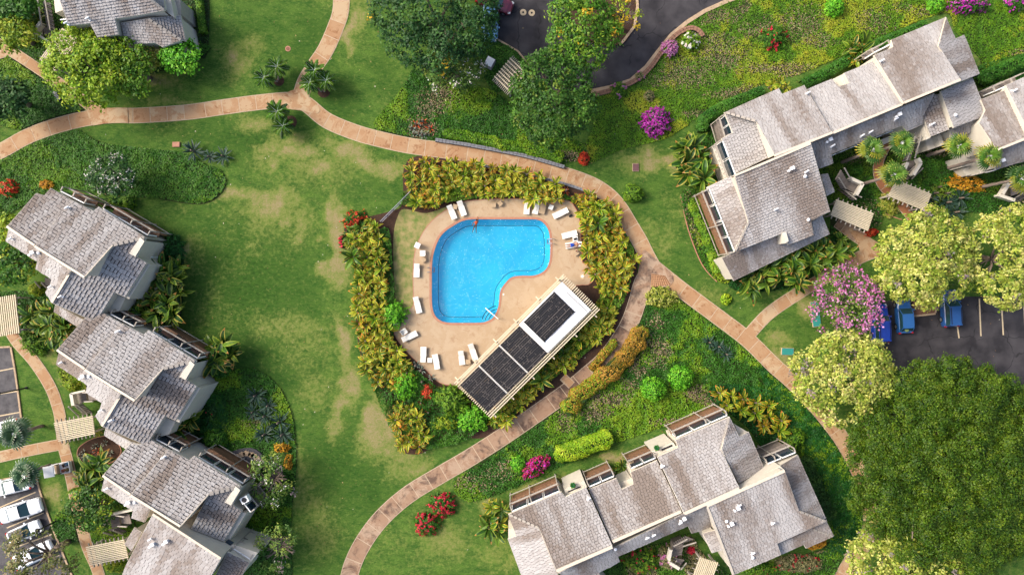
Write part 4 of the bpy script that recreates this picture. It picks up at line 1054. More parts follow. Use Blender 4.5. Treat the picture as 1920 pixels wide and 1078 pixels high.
cap(bH, R7, (1326, 950), (1374, 1075), 'rake_trim', .26); cap(bH, R9, (1524, 991), (1561, 1004), 'hip_cap', .2, 'greywood', .12, True)
for x, y, k, R_ in ((1103, 933, 0, R1), (1241, 873, 0, R4), (1281, 969, 1, R6), (1274, 977, 0, R6), (1212, 1005, 0, R6), (1224, 1000, 0, R6), (1153, 1027, 2, R6), (1382, 950, 1, R7), (1383, 945, 0, R7), (1370, 979, 1, R7), (1361, 975, 2, R7), (1446, 978, 0, R7), (1409, 1034, 0, R7), (1410, 1043, 2, R7)): vent(bH, R_, x, y, k)
box_px(bH, 'flat_roof', [(1388, 909), (1463, 873), (1470, 880), (1389, 915)], 0, 6.6, 'cream')
box_px(bH, 'balcony_roof', [(1161, 906), (1184, 896), (1189, 908), (1166, 917)], 0, 4.4, 'cream')
box_px(bH, 'balcony_roof', [(1378, 797), (1391, 803), (1404, 811), (1386, 818)], 0, 4.4, 'cream')
box_px(bH, 'side_block', [(953, 992), (968, 988), (970, 1004), (953, 1010)], 0, 4.2, 'cream')
lanai(bH, (960, 961), (1051, 922), (1047, 902), (956, 943), split=.42)
lanai(bH, (1105, 915), (1153, 894), (1146, 879), (1098, 900), beam=True)
lanai(bH, (1184, 880), (1231, 860), (1222, 846), (1173, 868), beam=True)
lanai(bH, (1268, 823), (1366, 780), (1345, 766), (1253, 810), split=.6)
box_px(bH, 'balcony_roof', [(1058, 917), (1095, 900), (1101, 913), (1061, 931)], 0, 4.6, 'cream'); box_px(bH, 'skylight', [(1064, 921), (1088, 911), (1089, 913), (1065, 923)], 4.6, 4.65, 'dark')
box_px(bH, 'balcony_roof', [(1222, 846), (1262, 829), (1268, 838), (1232, 855)], 0, 4.6, 'cream'); box_px(bH, 'skylight', [(1240, 842), (1260, 833), (1261, 836), (1241, 845)], 4.6, 4.65, 'dark')
lanai(bH, (1440, 872), (1494, 850), (1468, 836), (1425, 853), floor='oldwood', zf=3.2, split=.3)

box_px(bH, 'entry_wall', [(1314, 989), (1338, 983), (1341, 993), (1318, 999)], 0, 3.6, 'deckwood')

# ---- small tiled roof corner at the right edge
c = W(1895, 350, 0)

# ------------------------------------------------------------------ staircases
def staircase(label, land, flight_a, flight_b, zl=1.7, group='grey wooden entry staircases', wall=True, steps=9):
    """landing quad (pixels), then a flight: the four pixel corners low-left, low-right, high-right, high-left"""
    c = W(*land[0], 0); b = thing('staircase', label, 'staircase', (c.x, c.y, 0), group=group)
    def quad(ps, z): return [W(x, y, z) for x, y in ps]
    if land:
        L = quad(land, zl); n = 7
        for k in range(n):
            t0, t1 = (k+.05)/n, (k+.95)/n
            mb = MB(); mb.prism([L[0].lerp(L[3], t0)[:2], L[1].lerp(L[2], t0)[:2], L[1].lerp(L[2], t1)[:2], L[0].lerp(L[3], t1)[:2]], zl-.1, zl); mb.build('landing_board', M['oldwood'], b)
        mb = MB(); mb.prism(offset_poly([p[:2] for p in L], -.1), 0, zl-.12); mb.build('base', M['oldwood'], b)
    for (fl, z0, z1) in (flight_a, flight_b):
        if fl is None: continue
        A, B, C_, D = quad(fl, (z0+z1)/2)
        for k in range(steps):
            t0, t1 = k/steps, (k+.9)/steps; z = z0+(z1-z0)*(k+1)/steps
            mb = MB(); mb.prism([A.lerp(D, t0)[:2], B.lerp(C_, t0)[:2], B.lerp(C_, t1)[:2], A.lerp(D, t1)[:2]], z-.09, z); mb.build('step', M['oldwood'], b)
        for P, Q_ in ((A, D), (B, C_)):
            mb = MB()
            mb.bar((P.x, P.y, z0+.95), (Q_.x, Q_.y, z1+.95), .10, .12)
            mb.build('handrail', M['greywood'], b)
            mb = MB()
            for k in range(7):
                p = P.lerp(Q_, (k+.5)/7); z = z0+(z1-z0)*(k+.5)/7; mb.box((p.x, p.y, z+.4), (.05, .05, 1.0))
            mb.build('baluster', M['dark'], b)
    return b, c
def stair_wall(b, a, q, z, w=.5):
    p, r = W(*a, z), W(*q, z); mb = MB(); w = min(w, .5); mb.bar((p.x, p.y, z-.4), (r.x, r.y, z-.4), w*.4, .8); mb.bar((p.x, p.y, z), (r.x, r.y, z), w*.7, .08); mb.build('side_wall', M['cream'], b)
b, _ = staircase('weathered staircase with cream corner wall, beside the big south roof of the upper right block', [(1592, 332), (1616, 345), (1608, 366), (1584, 352)], ([(1574, 352), (1583, 358), (1602, 374), (1592, 378)], .1, 1.6), ([(1596, 342), (1584, 355), (1560, 338), (1570, 320)], 1.8, 3.2)); stair_wall(b, (1594, 334), (1618, 345), 2.9); stair_wall(b, (1618, 345), (1606, 366), 2.9)
b, _ = staircase('long weathered staircase with cream walls between fan palms in the right courtyard', [(1702, 302), (1716, 300), (1714, 318), (1698, 322)], ([(1694, 330), (1708, 336), (1714, 320), (1698, 318)], .1, 1.6), ([(1698, 302), (1713, 298), (1711, 260), (1700, 262)], 1.8, 3.2)); stair_wall(b, (1722, 297), (1727, 306), 2.9, .8); stair_wall(b, (1727, 306), (1713, 328), 2.9, .8); stair_wall(b, (1702, 305), (1696, 318), 2.6, .6)
b, _ = staircase('weathered staircase with cream walls at the right edge, behind yellow-green tree', [(1893, 345), (1912, 340), (1918, 360), (1896, 368)], ([(1900, 372), (1916, 380), (1925, 364), (1908, 360)], .1, 1.6), ([(1892, 345), (1912, 342), (1924, 312), (1908, 310)], 1.8, 3.2)); stair_wall(b, (1892, 344), (1880, 364), 2.9, 1.2); stair_wall(b, (1873, 366), (1903, 376), 2.9, 1.0)
b, _ = staircase('grey staircase with cream walls in the garden court of the bottom centre block', [(1262, 1018), (1284, 1010), (1278, 1040), (1258, 1044)], ([(1258, 1062), (1276, 1066), (1280, 1044), (1262, 1040)], .1, 1.6), ([(1262, 1022), (1280, 1022), (1298, 1006), (1282, 1000)], 1.8, 3.2)); stair_wall(b, (1254, 1050), (1258, 1030), 2.9); stair_wall(b, (1256, 1055), (1274, 1066), 2.9)
b, _ = staircase('grey boarded staircase by the slatted pergola of the middle left house', [(143, 737), (160, 734), (163, 752), (148, 758)], ([(150, 780), (166, 775), (160, 752), (146, 757)], .1, 1.6), ([(159, 735), (162, 752), (190, 748), (184, 732)], 1.8, 3.0)); stair_wall(b, (133, 738), (137, 760), 2.8, .9); stair_wall(b, (133, 738), (160, 732), 2.8, .3)
b, _ = staircase('grey boarded staircase beside the lowest left house and dark green bush', [(205, 968), (222, 963), (226, 985), (210, 990)], ([(214, 1002), (232, 1000), (228, 984), (210, 988)], .1, 1.6), ([(220, 964), (224, 984), (252, 978), (248, 960)], 1.8, 3.0)); stair_wall(b, (192, 968), (197, 988), 2.8, .9); stair_wall(b, (192, 968), (248, 956), 2.8, .3)
b, _ = staircase('grey boarded staircase cut by the top edge, left of the top left house', [(72, 44), (84, 50), (98, 64), (92, 76)], ([(84, 60), (92, 66), (102, 74), (96, 80)], .1, 1.4), ([(80, 50), (96, 58), (104, 12), (90, 8)], 1.8, 3.4)); stair_wall(b, (76, 42), (64, 58), 2.8, .9); stair_wall(b, (62, 60), (90, 78), 2.6, .3)
b, _ = staircase('short grey staircase tucked under the strip roof of the uppermost left house', [(84, 520), (96, 524), (94, 536), (84, 534)], ([(80, 540), (94, 542), (94, 530), (82, 528)], .1, 1.2), (None, 0, 0))

# ------------------------------------------------------------------ slatted pergolas
def pergola(label, c, n=12, cross=7, z=2.7, over=.28, m='slat'):
    """c: four pixel corners; slats run from c0 towards c1"""
    P = [W(x, y, z) for x, y in c]; ctr = sum(P, Vector())/4
    b = thing('pergola', label, 'pergola', (ctr.x, ctr.y, 0), group='slatted entry pergolas')
    for k in range(n):
        t = (k+.5)/n; a = P[0].lerp(P[3], t); e = P[1].lerp(P[2], t)
        mb = MB(); mb.bar((a.x, a.y, z), (e.x, e.y, z), .11, .14); mb.build('slat', M[m], b)
    for k in range(cross):
        t = (k+.5)/cross; a = P[0].lerp(P[1], t); e = P[3].lerp(P[2], t); d = (e-a).normalized()*over
        mb = MB(); mb.bar((*(a-d)[:2], z-.2), (*(e+d)[:2], z-.2), .06, .2); mb.build('joist', M['greywood'], b)
    for t in (.12, .88):
        a = P[0].lerp(P[3], t); e = P[1].lerp(P[2], t); mb = MB(); mb.bar((a.x, a.y, z-.42), (e.x, e.y, z-.42), .16, .2); mb.build('beam', M['greywood'], b)
        for q in (.08, .92):
            p = a.lerp(e, q); mb = MB(); mb.box((p.x, p.y, (z-.5)/2), (.18, .18, z-.5)); mb.build('post', M['greywood'], b)
    return b
pergola('cream slatted pergola with walkway emerging below it, nearest the big south roof', [(1568, 373.6), (1638, 400), (1627, 433.7), (1557, 403.6)], 12, 8)
pergola('cream slatted pergola between a fan palm and large pale yellow-green tree', [(1680, 337), (1746, 364), (1734, 396), (1665, 368)], 12, 8)
pergola('cream slatted pergola half under dark round tree near the driveway', [(958, 107), (988, 136), (955, 175), (925, 146)], 8, 12)
pergola('cream slatted pergola cut by left edge, beside the uppermost left house', [(30, 552), (38, 624), (-12, 633), (-20, 560)], 13, 6)
pergola('cream slatted pergola over brown path, beside the middle left house', [(101, 792), (174, 778.5), (178.5, 813.5), (110, 828)], 11, 9)
pergola('cream slatted pergola over path beside the broad tan roof', [(161, 1024), (233, 1010), (241, 1045), (170, 1060)], 11, 9)
pergola('cream slatted pergola cut by bottom edge in the garden court', [(1312, 1043.7), (1295, 1090), (1330, 1102), (1347, 1054)], 11, 5)
pergola('cream slatted pergola mostly hidden under the bright lime-green tree', [(117, 53), (74, 112), (104, 134), (150, 75)], 12, 7)

# ------------------------------------------------------------------ pool house: long slatted shade roof with black solar mats
ZP = 3.0
o0 = W(851, 717, ZP); eu = W(1056, 513.5, ZP)-o0; ev = W(920, 784, ZP)-o0
LU, LV = eu.length, ev.length
def H(a, b_, z=ZP): p = o0+eu*a+ev*b_; return Vector((p.x, p.y, z))
ph = thing('pool_house', 'long white slatted pool pavilion roofed with black solar heating mats', 'pool house', (*H(.5, .5)[:2], 0))
for k in range(22):
    t = (k+.35)/21.7
    mb = MB(); mb.bar(H(0, t, ZP+.1), H(1.0, t, ZP+.1), .10, .18); mb.build('slat', M['slat'], ph)
for a in (.03, .193, .38, .565, .77, .95):
    mb = MB(); mb.bar(H(a, -.06, ZP-.13), H(a, 1.06, ZP-.13), .14, .24); mb.build('joist', M['slat'], ph)
for b_ in (.05, .95):
    mb = MB(); mb.bar(H(.01, b_, ZP-.36), H(.99, b_, ZP-.36), .18, .22); mb.build('beam', M['slat'], ph)
    for a in (.03, .25, .5, .75, .97):
        p = H(a, b_); mb = MB(); mb.box((p.x, p.y, (ZP-.5)/2), (.2, .2, ZP-.5)); mb.build('post', M['slat'], ph)
# enclosed end: white flat roof over cream walls
mb = MB(); mb.prism([H(.59, .13)[:2], H(.93, .13)[:2], H(.93, .84)[:2], H(.59, .84)[:2]], 0, ZP-.5); mb.build('wall', M['cream'], ph)
mb = MB(); mb.prism([H(.568, .09)[:2], H(.953, .09)[:2], H(.953, .87)[:2], H(.568, .87)[:2]], ZP+.20, ZP+.34); wr = mb.build('flat_roof', mat('white_roof_membrane', s(240, 240, 240, .82), .5, var=.08, scale=1.5), ph)
for a, b1, b2 in ((.568, .09, .87), (.953, .09, .87)):
    mb = MB(); mb.bar(H(a, b1, ZP+.36), H(a, b2, ZP+.36), .1, .1); mb.build('roof_edge', M['white'], ph)
mb = MB(); mb.bar(H(.93, .30, ZP+.36), H(.93, .84, ZP+.36), .05, .05); mb.build('pipe', M['black'], ph)
mb = MB(); mb.bar(H(.955, .02, ZP+.36), H(.955, .28, ZP+.36), .05, .05); mb.build('pipe', M['black'], ph)
def solar(a0, a1, b0, b1, z, n, seed):
    g = random.Random(seed); clips = MB()
    for k in range(n):
        t0 = b0+(b1-b0)*(k+.02)/n; t1 = b0+(b1-b0)*(k+.995-g.choice((0, 0, .06)))/n
        # each strip is a run of mats with random joints
        mb = MB(); lift = g.uniform(0, .02)
        mb.prism([H(a0, t0)[:2], H(a1, t0)[:2], H(a1, t1)[:2], H(a0, t1)[:2]], z, z+.04+lift); mb.build('solar_mat', M['solar'], ph)
        for q in range(2):
            a = g.uniform(a0+.01, a1-.01); clips.bar(H(a, t0+.004, z+.09), H(a, t1+.004, z+.09), .05, .04)
        if g.random() < .28: clips.bar(H(a0+.002, t1, z+.08), H(a1-.002, t1, z+.08), .05, .04)
        else:
            a = g.uniform(a0, (a0+a1)/2); clips.bar(H(a, t1, z+.08), H(min(a1, a+g.uniform(.04, .12)), t1, z+.08), .025, .03)
    clips.build('clip', mat('pale_tube', s(118, 110, 106), .6), ph, kind='stuff')
    for b_, a in ((b0, 0), ):
        pass
solar(.018, .187, .115, .865, ZP+.22, 18, 1); solar(.199, .374, .115, .865, ZP+.22, 18, 2); solar(.386, .56, .115, .865, ZP+.22, 18, 3)
solar(.60, .872, .12, .68, ZP+.38, 14, 4)
for a in (.193, .38, .565):
    for k in range(24):
        t = .11+.76*(k+.5)/24; p = H(a, t, ZP+.30); mb = MB(); mb.box(p, (.14, .10, .05), math.atan2(eu.y, eu.x)); mb.build('bracket', M['white'], ph)
for a in (.60, .872):
    mb = MB(); mb.tube([H(a, .11, ZP+.45), H(a, .69, ZP+.45)], .05, 8); mb.build('pipe', M['black'], ph)
# ------------------------------------------------------------------ foliage colours
PAL = {
 'dark':   [s(38, 76, 20), s(60, 104, 28), s(90, 134, 40)],
 'blue':   [s(34, 74, 34), s(54, 98, 42), s(88, 130, 52)],
 'olive':  [s(44, 78, 8), s(72, 104, 13), s(110, 134, 26)],
 'lime':   [s(86, 134, 16), s(140, 174, 26), s(182, 202, 50)],
 'limed':  [s(60, 110, 24), s(96, 142, 30), s(134, 168, 40)],
 'pale':   [s(112, 142, 34), s(178, 188, 74), s(226, 222, 132)],
 'mid':    [s(56, 104, 22), s(88, 138, 30), s(136, 166, 44)],
 'plum':   [s(66, 104, 40), s(104, 138, 52), s(150, 168, 70)],
 'grey':   [s(110, 110, 70), s(148, 142, 92), s(170, 160, 116)],
 'ball':   [s(70, 146, 22), s(104, 186, 34), s(146, 208, 54)],
 'var':    [s(110, 134, 40), s(168, 178, 60), s(206, 204, 112)],
 'hedge':  [s(40, 92, 22), s(62, 120, 30), s(92, 142, 40)],
 'yhedge': [s(108, 162, 22), s(156, 196, 34), s(206, 222, 58)],
 'orange': [s(112, 112, 30), s(172, 130, 38), s(206, 156, 64)],
 'ochre':  [s(150, 104, 24), s(216, 150, 32), s(240, 188, 60)],
 'magenta': [s(170, 30, 150), s(206, 46, 186), s(232, 100, 216)],
 'pink':   [s(196, 100, 160), s(222, 132, 190), s(236, 172, 214)],
 'red':    [s(170, 16, 40), s(214, 30, 60), s(232, 70, 90)],
 'white': [s(220, 216, 200), s(240, 238, 226), s(246, 244, 236)],
 'crimson': [s(190, 20, 60), s(214, 40, 120), s(210, 60, 190)],
 'scarlet': [s(200, 40, 26), s(230, 70, 40), s(240, 110, 60)],
 'cover':  [s(70, 120, 18), s(104, 152, 24), s(150, 180, 40)],
 'coverd': [s(42, 92, 22), s(66, 122, 28), s(98, 146, 38)],
 'deep':   [s(22, 74, 24), s(34, 96, 30), s(54, 118, 40)],
 'ylw':    [s(100, 142, 22), s(146, 172, 32), s(190, 192, 56)],
 'steel':  [s(56, 84, 74), s(86, 112, 100), s(120, 146, 130)],
}

def tube_limbs(base, top, rad, n, g, spread, zc):
    """trunk and limbs of a tree, in the tree's own space"""
    trunk = MB(); trunk.tube([(0, 0, 0), (0.05*rad, .04*rad, base*.5), (0.02*rad, -.03*rad, base)], [top*1.25, top, top*.8], 10)
    limbs = []
    for k in range(n):
        a = 2*math.pi*(k+g.uniform(-.25, .25))/n; r = spread*g.uniform(.65, .95); hz = zc+g.uniform(-.2, .35)*spread*.5
        m = MB(); p0 = Vector((0.02*rad, -.03*rad, base*.93)); p2 = Vector((r*math.cos(a), r*math.sin(a), hz)); p1 = p0.lerp(p2, .5)+Vector((0, 0, g.uniform(.0, .12)*spread))
        m.tube([p0, p1, p2], [top*.62, top*.4, top*.12], 7)
        for q in range(3):
            f = g.uniform(.4, .8); s0 = p0.lerp(p1, f*2) if f < .5 else p1.lerp(p2, f*2-1)
            a2 = a+g.uniform(-.9, .9); e = s0+Vector((math.cos(a2), math.sin(a2), g.uniform(.1, .6)))*spread*g.uniform(.25, .45)
            m.tube([s0, s0.lerp(e, .5)+Vector((0, 0, .1)), e], [top*.26, top*.18, top*.06], 5)
        limbs.append(m)
    return trunk, limbs

def crown_quads(rx, ry, rz, zc, pal, g, nlobe, dens, lpc, clump, ll, lw, gap=.12, yellow=None, yfrac=0., lobe_r=(.30, .46), rot=0., up=.9, flat=.8):
    # lobes fill an ellipse
    L = [(0., 0., .5, lobe_r[1])]
    tries = 0
    while len(L) < nlobe and tries < 5000:
        tries += 1
        a = g.uniform(0, 2*math.pi); r = math.sqrt(g.uniform(0, 1)); rr = g.uniform(*lobe_r)
        r *= (1-rr*.85)
        x, y = r*math.cos(a), r*math.sin(a)
        if any(math.hypot(x-q[0], y-q[1]) < .55*(rr+q[3])*.8 for q in L): continue
        z = (1-r*r)*.55+g.uniform(-.12, .16)
        L.append((x, y, z, rr))
    L = np.array(L)
    S3 = np.array([rx, ry, rz]); C = []; Nn = []; rb = (rx+ry)/2*.85
    for (x, y, z, rr) in L:
        n = int(dens*math.pi*(rr*rx)*(rr*ry)*2.6)+4
        d = g.normal(size=(n, 3)); d[:, 2] = np.abs(d[:, 2])*1.15-.28; d /= np.linalg.norm(d, axis=1, keepdims=True)
        C.append(np.array([x, y, z])*S3+d*(rr*(.82+.26*g.random((n, 1))))*np.array([rx, ry, rb])); Nn.append(d)
    P = np.concatenate(C); Nn = np.concatenate(Nn)
    buried = np.zeros(len(P), bool)
    for (x, y, z, rr) in L: buried |= np.linalg.norm((P-np.array([x, y, z])*S3)/np.array([rx, ry, rb]), axis=1) < rr*.74
    holes = noise2(P[:, 0]+70, P[:, 1]+70, 1.5, int(g.integers(0, 90)))
    keep = ~buried & (g.random(len(P)) > gap*g.random()) & (holes > gap*.85)
    P = P[keep]; Nn = Nn[keep]; n = len(P)
    w = np.clip(.48+.26*g.normal(size=n)+.25*(holes[keep]-.5), 0, 1)
    yl = g.random(n) < yfrac
    idx = np.repeat(np.arange(n), lpc)
    off = g.normal(size=(len(idx), 3))*clump*np.array([1, 1, flat])
    pos = P[idx]+off
    nr = Nn[idx]*.6+np.array([0, 0, up])+.55*g.normal(size=(len(idx), 3))+.35*off/clump
    V = leaf_quads(pos, nr, ll, lw, int(g.integers(0, 1 << 30)))
    col = palette(pal, np.clip(w[idx]+.10*g.normal(size=len(idx)), 0, 1), g)
    if yellow is not None and yfrac > 0:
        yc = palette(yellow, g.random(len(idx)), g); m_ = yl[idx]; col[m_] = yc[m_]
    if rot:
        c_, s_ = math.cos(rot), math.sin(rot); x = V[..., 0]*c_-V[..., 1]*s_; y = V[..., 0]*s_+V[..., 1]*c_; V[..., 0] = x; V[..., 1] = y
    V[..., 2] += zc
    return V, col, P

TREE_N = [0]
def tree(name, label, px, py, rx, ry, zc, pal, rz=None, nlobe=14, dens=2.3, lpc=16, clump=.26, ll=.34, lw=.2, gap=.12, group=None, trunk=.28, nl=6, yellow=None, yfrac=0., rot=0., flowers=None, cat='tree', lobe_r=(.30, .46), fl=(.2, .18), flat=.8, up=.9):
    TREE_N[0] += 1; g = np.random.default_rng(300+TREE_N[0]); k = (FLY-zc)/FLY
    c = W(px, py, zc); t = thing(name, label, cat, (c.x, c.y, 0), group=group)
    ax, ay = rx/PPM*k, ry/PPM*k; rz = rz or min(ax, ay)*.62
    z0 = max(.6, zc-rz*.55)
    V, col, P = crown_quads(ax, ay, rz, z0, [np.array(q) for q in PAL[pal]], g, nlobe, dens, lpc, clump, ll, lw, gap, yellow, yfrac, lobe_r, rot, up, flat)
    cr = bpy.data.objects.new('crown', quads_mesh('crown', V, col, M['leaf'])); put(cr, t, kind='stuff')
    tm, limbs = tube_limbs(z0*.75, trunk, min(ax, ay), nl, random.Random(TREE_N[0]), min(ax, ay)*.74, z0+rz*.12)
    tm.build('trunk', M['trunk'], t, world=False, shade=True)
    for l_ in limbs: l_.build('limb', M['trunk'], t, world=False, shade=True)
    if flowers:
        fpal, nf, fs = flowers
        sel = g.choice(len(P), nf); d = P[sel]; a = np.repeat(d*np.array([1.04, 1.04, 1.06])+np.array([0, 0, .12]), 7, 0)+g.normal(size=(nf*7, 3))*fl[0]
        V2 = leaf_quads(a, g.normal(size=(nf*7, 3))*.6+np.array([0, 0, 1.]), fs, fs*.9, 5); 
        if rot:
            c_, s_ = math.cos(rot), math.sin(rot); x = V2[..., 0]*c_-V2[..., 1]*s_; y = V2[..., 0]*s_+V2[..., 1]*c_; V2[..., 0] = x; V2[..., 1] = y
        V2[..., 2] += z0
        put(bpy.data.objects.new('blossoms', quads_mesh('blossoms', V2, palette(fpal, g.random(nf*7), g, .08), M['leaf'])), t, kind='stuff')
    return t

WHITE = [s(220, 216, 200), s(245, 242, 232)]
YEL = [s(196, 160, 30), s(226, 190, 50)]
GREY = [s(140, 126, 120), s(170, 156, 150)]
PINK = PAL['pink']

tree('broadleaf_tree', 'big dark blue-green tree spreading over parked cars at the top', 812, 22, 118, 108, 6.5, 'blue', nlobe=26, dens=2.4, group=None, yellow=YEL, yfrac=.012, trunk=.4)
tree('plumeria_tree', 'round plumeria tree dotted with white flowers below the big blue-green tree', 850, 125, 56, 54, 4.0, 'plum', ll=.36, lw=.16, dens=2.0, flowers=(WHITE, 70, .20), gap=.2)
tree('broadleaf_tree', 'dark green round tree between the driveway and stone-edged path', 1040, 180, 80, 92, 6.0, 'dark', nlobe=22, dens=2.7, lpc=15, yellow=[s(116, 140, 44)], yfrac=.05)
tree('street_tree', 'bright yellow-green tree on the driveway island, grey branches showing', 1096, 52, 70, 72, 6.0, 'mid', nlobe=24, dens=2.5, gap=.16, yellow=YEL, yfrac=.03, nl=10, ll=.36)
tree('street_tree', 'sparse grey-twigged tree with yellow leaves at the top of driveway island', 1172, 22, 34, 44, 5.0, 'ylw', nlobe=9, dens=1.1, gap=.6, nl=12, trunk=.2, yellow=YEL, yfrac=.3)
tree('broadleaf_tree', 'bright lime-green tree over the path in front of the top left house', 160, 125, 84, 74, 5.0, 'lime', nlobe=20, dens=2.5, ll=.36)
tree('broadleaf_tree', 'mid-green tree crowding the right flank of the bright lime-green one', 243, 126, 38, 58, 4.2, 'limed', nlobe=12, dens=2.5)
tree('broadleaf_tree', 'round glossy green small tree at the lower corner of the top left house', 336, 106, 37, 32, 3.0, 'ball', nlobe=10, dens=2.8, ll=.34, lw=.24)
tree('pale_shrub', 'pale cream-green shrub between two green small trees below the top left house', 285, 108, 22, 24, 2.6, 'var', nlobe=6, dens=2.2, cat='shrub', ll=.4, lw=.2, trunk=.1)
tree('plumeria_tree', 'dark plumeria tree dotted with white flowers in the left ground-cover bed', 208, 330, 40, 42, 3.6, 'blue', ll=.4, lw=.16, dens=2.0, flowers=(WHITE, 46, .18), gap=.25)
tree('flame_tree', 'huge pale yellow-green tree over the car park beside slatted pergola', 1742, 484, 94, 94, 6.0, 'pale', nlobe=34, dens=2.9, clump=.24, lpc=18, ll=.34, lw=.2, gap=.2, yellow=GREY, yfrac=.02)
tree('flame_tree', 'pale yellow-green tree cut by the right edge above the car park', 1890, 482, 66, 100, 6.0, 'pale', nlobe=30, dens=2.9, clump=.24, lpc=18, gap=.24, yellow=GREY, yfrac=.03)
tree('flame_tree', 'pale yellow-green tree beside curved path, left of the black car park', 1586, 712, 94, 90, 6.0, 'pale', nlobe=34, dens=2.9, clump=.24, lpc=18, gap=.24, yellow=GREY, yfrac=.03)
tree('flame_tree', 'pale yellow-green tree cut by the bottom edge below the giant olive tree', 1704, 1050, 112, 78, 6.0, 'pale', nlobe=34, dens=2.7, clump=.24, lpc=17, gap=.22, yellow=GREY, yfrac=.03)
tree('banyan_tree', 'giant dark olive-green tree filling the lower right corner', 1818, 892, 208, 216, 9.0, 'olive', nlobe=340, dens=4.2, lpc=26, clump=.22, ll=.22, lw=.14, trunk=.9, nl=10, lobe_r=(.05, .09), rz=6.5, gap=0.)
tree('crape_myrtle', 'pink flowering tree beside the blue car and teal utility lids', 1590, 566, 66, 64, 4.5, 'plum', nlobe=14, dens=1.9, ll=.3, lw=.14, flowers=(PINK, 250, .24), gap=.2, fl=(.26, .2))
tree('broadleaf_tree', 'grey-green open tree over parked white cars in the bottom left corner', 62, 1052, 72, 56, 6.0, 'grey', nlobe=16, dens=1.0, gap=.5, nl=9, yellow=[s(96, 110, 50), s(120, 126, 60)], yfrac=.5)
tree('broadleaf_tree', 'dark bushy tree over the path beside lowest left staircase', 166, 956, 48, 40, 3.2, 'dark', nlobe=12, dens=2.3, yellow=PAL['ylw'], yfrac=.12)
tree('plumeria_tree', 'plumeria with bare grey branches beside orange flowers and flagstones', 506, 902, 44, 50, 3.6, 'plum', ll=.36, lw=.15, dens=1.5, gap=.45, nl=11, flowers=(WHITE, 14, .18), yellow=GREY, yfrac=.08)
tree('plumeria_tree', 'bare-branched plumeria at the bottom edge beside the lawn', 520, 1030, 44, 46, 3.6, 'plum', ll=.36, lw=.15, dens=1.3, gap=.5, nl=13, yellow=GREY, yfrac=.12)
tree('broadleaf_tree', 'dark rounded tree cut by left edge under the brown path', 14, 182, 38, 40, 3.6, 'blue', nlobe=10, dens=2.2, ll=.4, lw=.24)
tree('broadleaf_tree', 'yellow-flecked tree in the top left corner beside staircase', 22, 62, 40, 38, 3.6, 'ylw', nlobe=12, dens=2.2)
tree('broadleaf_tree', 'dark leafy tree in the very top left corner', 26, 12, 40, 30, 4.0, 'coverd', nlobe=10, dens=2.2, ll=.5, lw=.2)
tree('broadleaf_tree', 'dark leafy tree cut by left edge behind the uppermost left house', 18, 492, 42, 44, 3.6, 'coverd', nlobe=12, dens=2.2, yellow=PAL['ylw'], yfrac=.2)
tree('plumeria_tree', 'yellow plumeria cut by left edge beside the corner of the uppermost left house', 12, 426, 22, 28, 3.4, 'ylw', nlobe=8, dens=2.0, ll=.4)

# ------------------------------------------------------------------ shrubs, hedges
SH_N = [0]
def dome_quads(rx, ry, h, pal, g, dens, ll, lw, bump=.12, flowers=None, fcover=.5, flat=False):
    n = int(dens*math.pi*rx*ry*2.0)+20
    d = g.normal(size=(n, 3)); d[:, 2] = np.abs(d[:, 2]); d /= np.linalg.norm(d, axis=1, keepdims=True)
    b = noise2(d[:, 0]*rx*2.2+30, d[:, 1]*ry*2.2+30, .55, int(g.integers(0, 900)))
    rad = .88+bump*(b-.5)*2+.06*g.normal(size=n)
    P = d*rad[:, None]*np.array([rx, ry, h])
    nr = d*np.array([1/rx, 1/ry, 1/h])*min(rx, ry)+np.array([0, 0, .45])+.5*g.normal(size=(n, 3))
    col = palette([np.array(q) for q in PAL[pal]], np.clip(.5+.9*(b-.5)+.16*g.normal(size=n), 0, 1), g)
    V = leaf_quads(P, nr, ll, lw, int(g.integers(0, 1 << 30)))
    F = None
    if flowers:
        b2 = noise2(d[:, 0]*rx*2+90, d[:, 1]*ry*2+90, .5, int(g.integers(0, 900)))
        m = (b2 < fcover) & (g.random(n) < .9)
        Fp = P[m]*1.05+np.array([0, 0, .06]); F = (leaf_quads(Fp, nr[m], ll*1.05, ll*.95, 3), palette([np.array(q) for q in PAL[flowers]], g.random(m.sum()), g, .1))
    return V, col, F

def bush(name, label, px, py, rx, ry=None, h=1.2, pal='ball', dens=105, ll=.19, lw=.13, group=None, flowers=None, fcover=.5, rot=0., cat='shrub', bump=.12):
    SH_N[0] += 1; g = np.random.default_rng(900+SH_N[0]); ry = ry or rx; zm = h*.55; k = (FLY-zm)/FLY
    c = W(px, py, zm); t = thing(name, label, cat, (c.x, c.y, 0), -rot, group)
    V, col, F = dome_quads(rx/PPM*k, ry/PPM*k, h, pal, g, dens, ll, lw, bump, flowers, fcover)
    put(bpy.data.objects.new('foliage', quads_mesh('foliage', V, col, M['leaf'])), t, kind='stuff')
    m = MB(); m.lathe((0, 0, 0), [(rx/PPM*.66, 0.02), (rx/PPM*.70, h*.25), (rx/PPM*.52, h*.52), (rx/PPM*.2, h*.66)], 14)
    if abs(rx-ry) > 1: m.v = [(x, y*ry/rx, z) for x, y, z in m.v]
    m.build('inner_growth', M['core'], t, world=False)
    if F: put(bpy.data.objects.new('blossoms', quads_mesh('blossoms', F[0], F[1], M['leaf'])), t, kind='stuff')
    return t

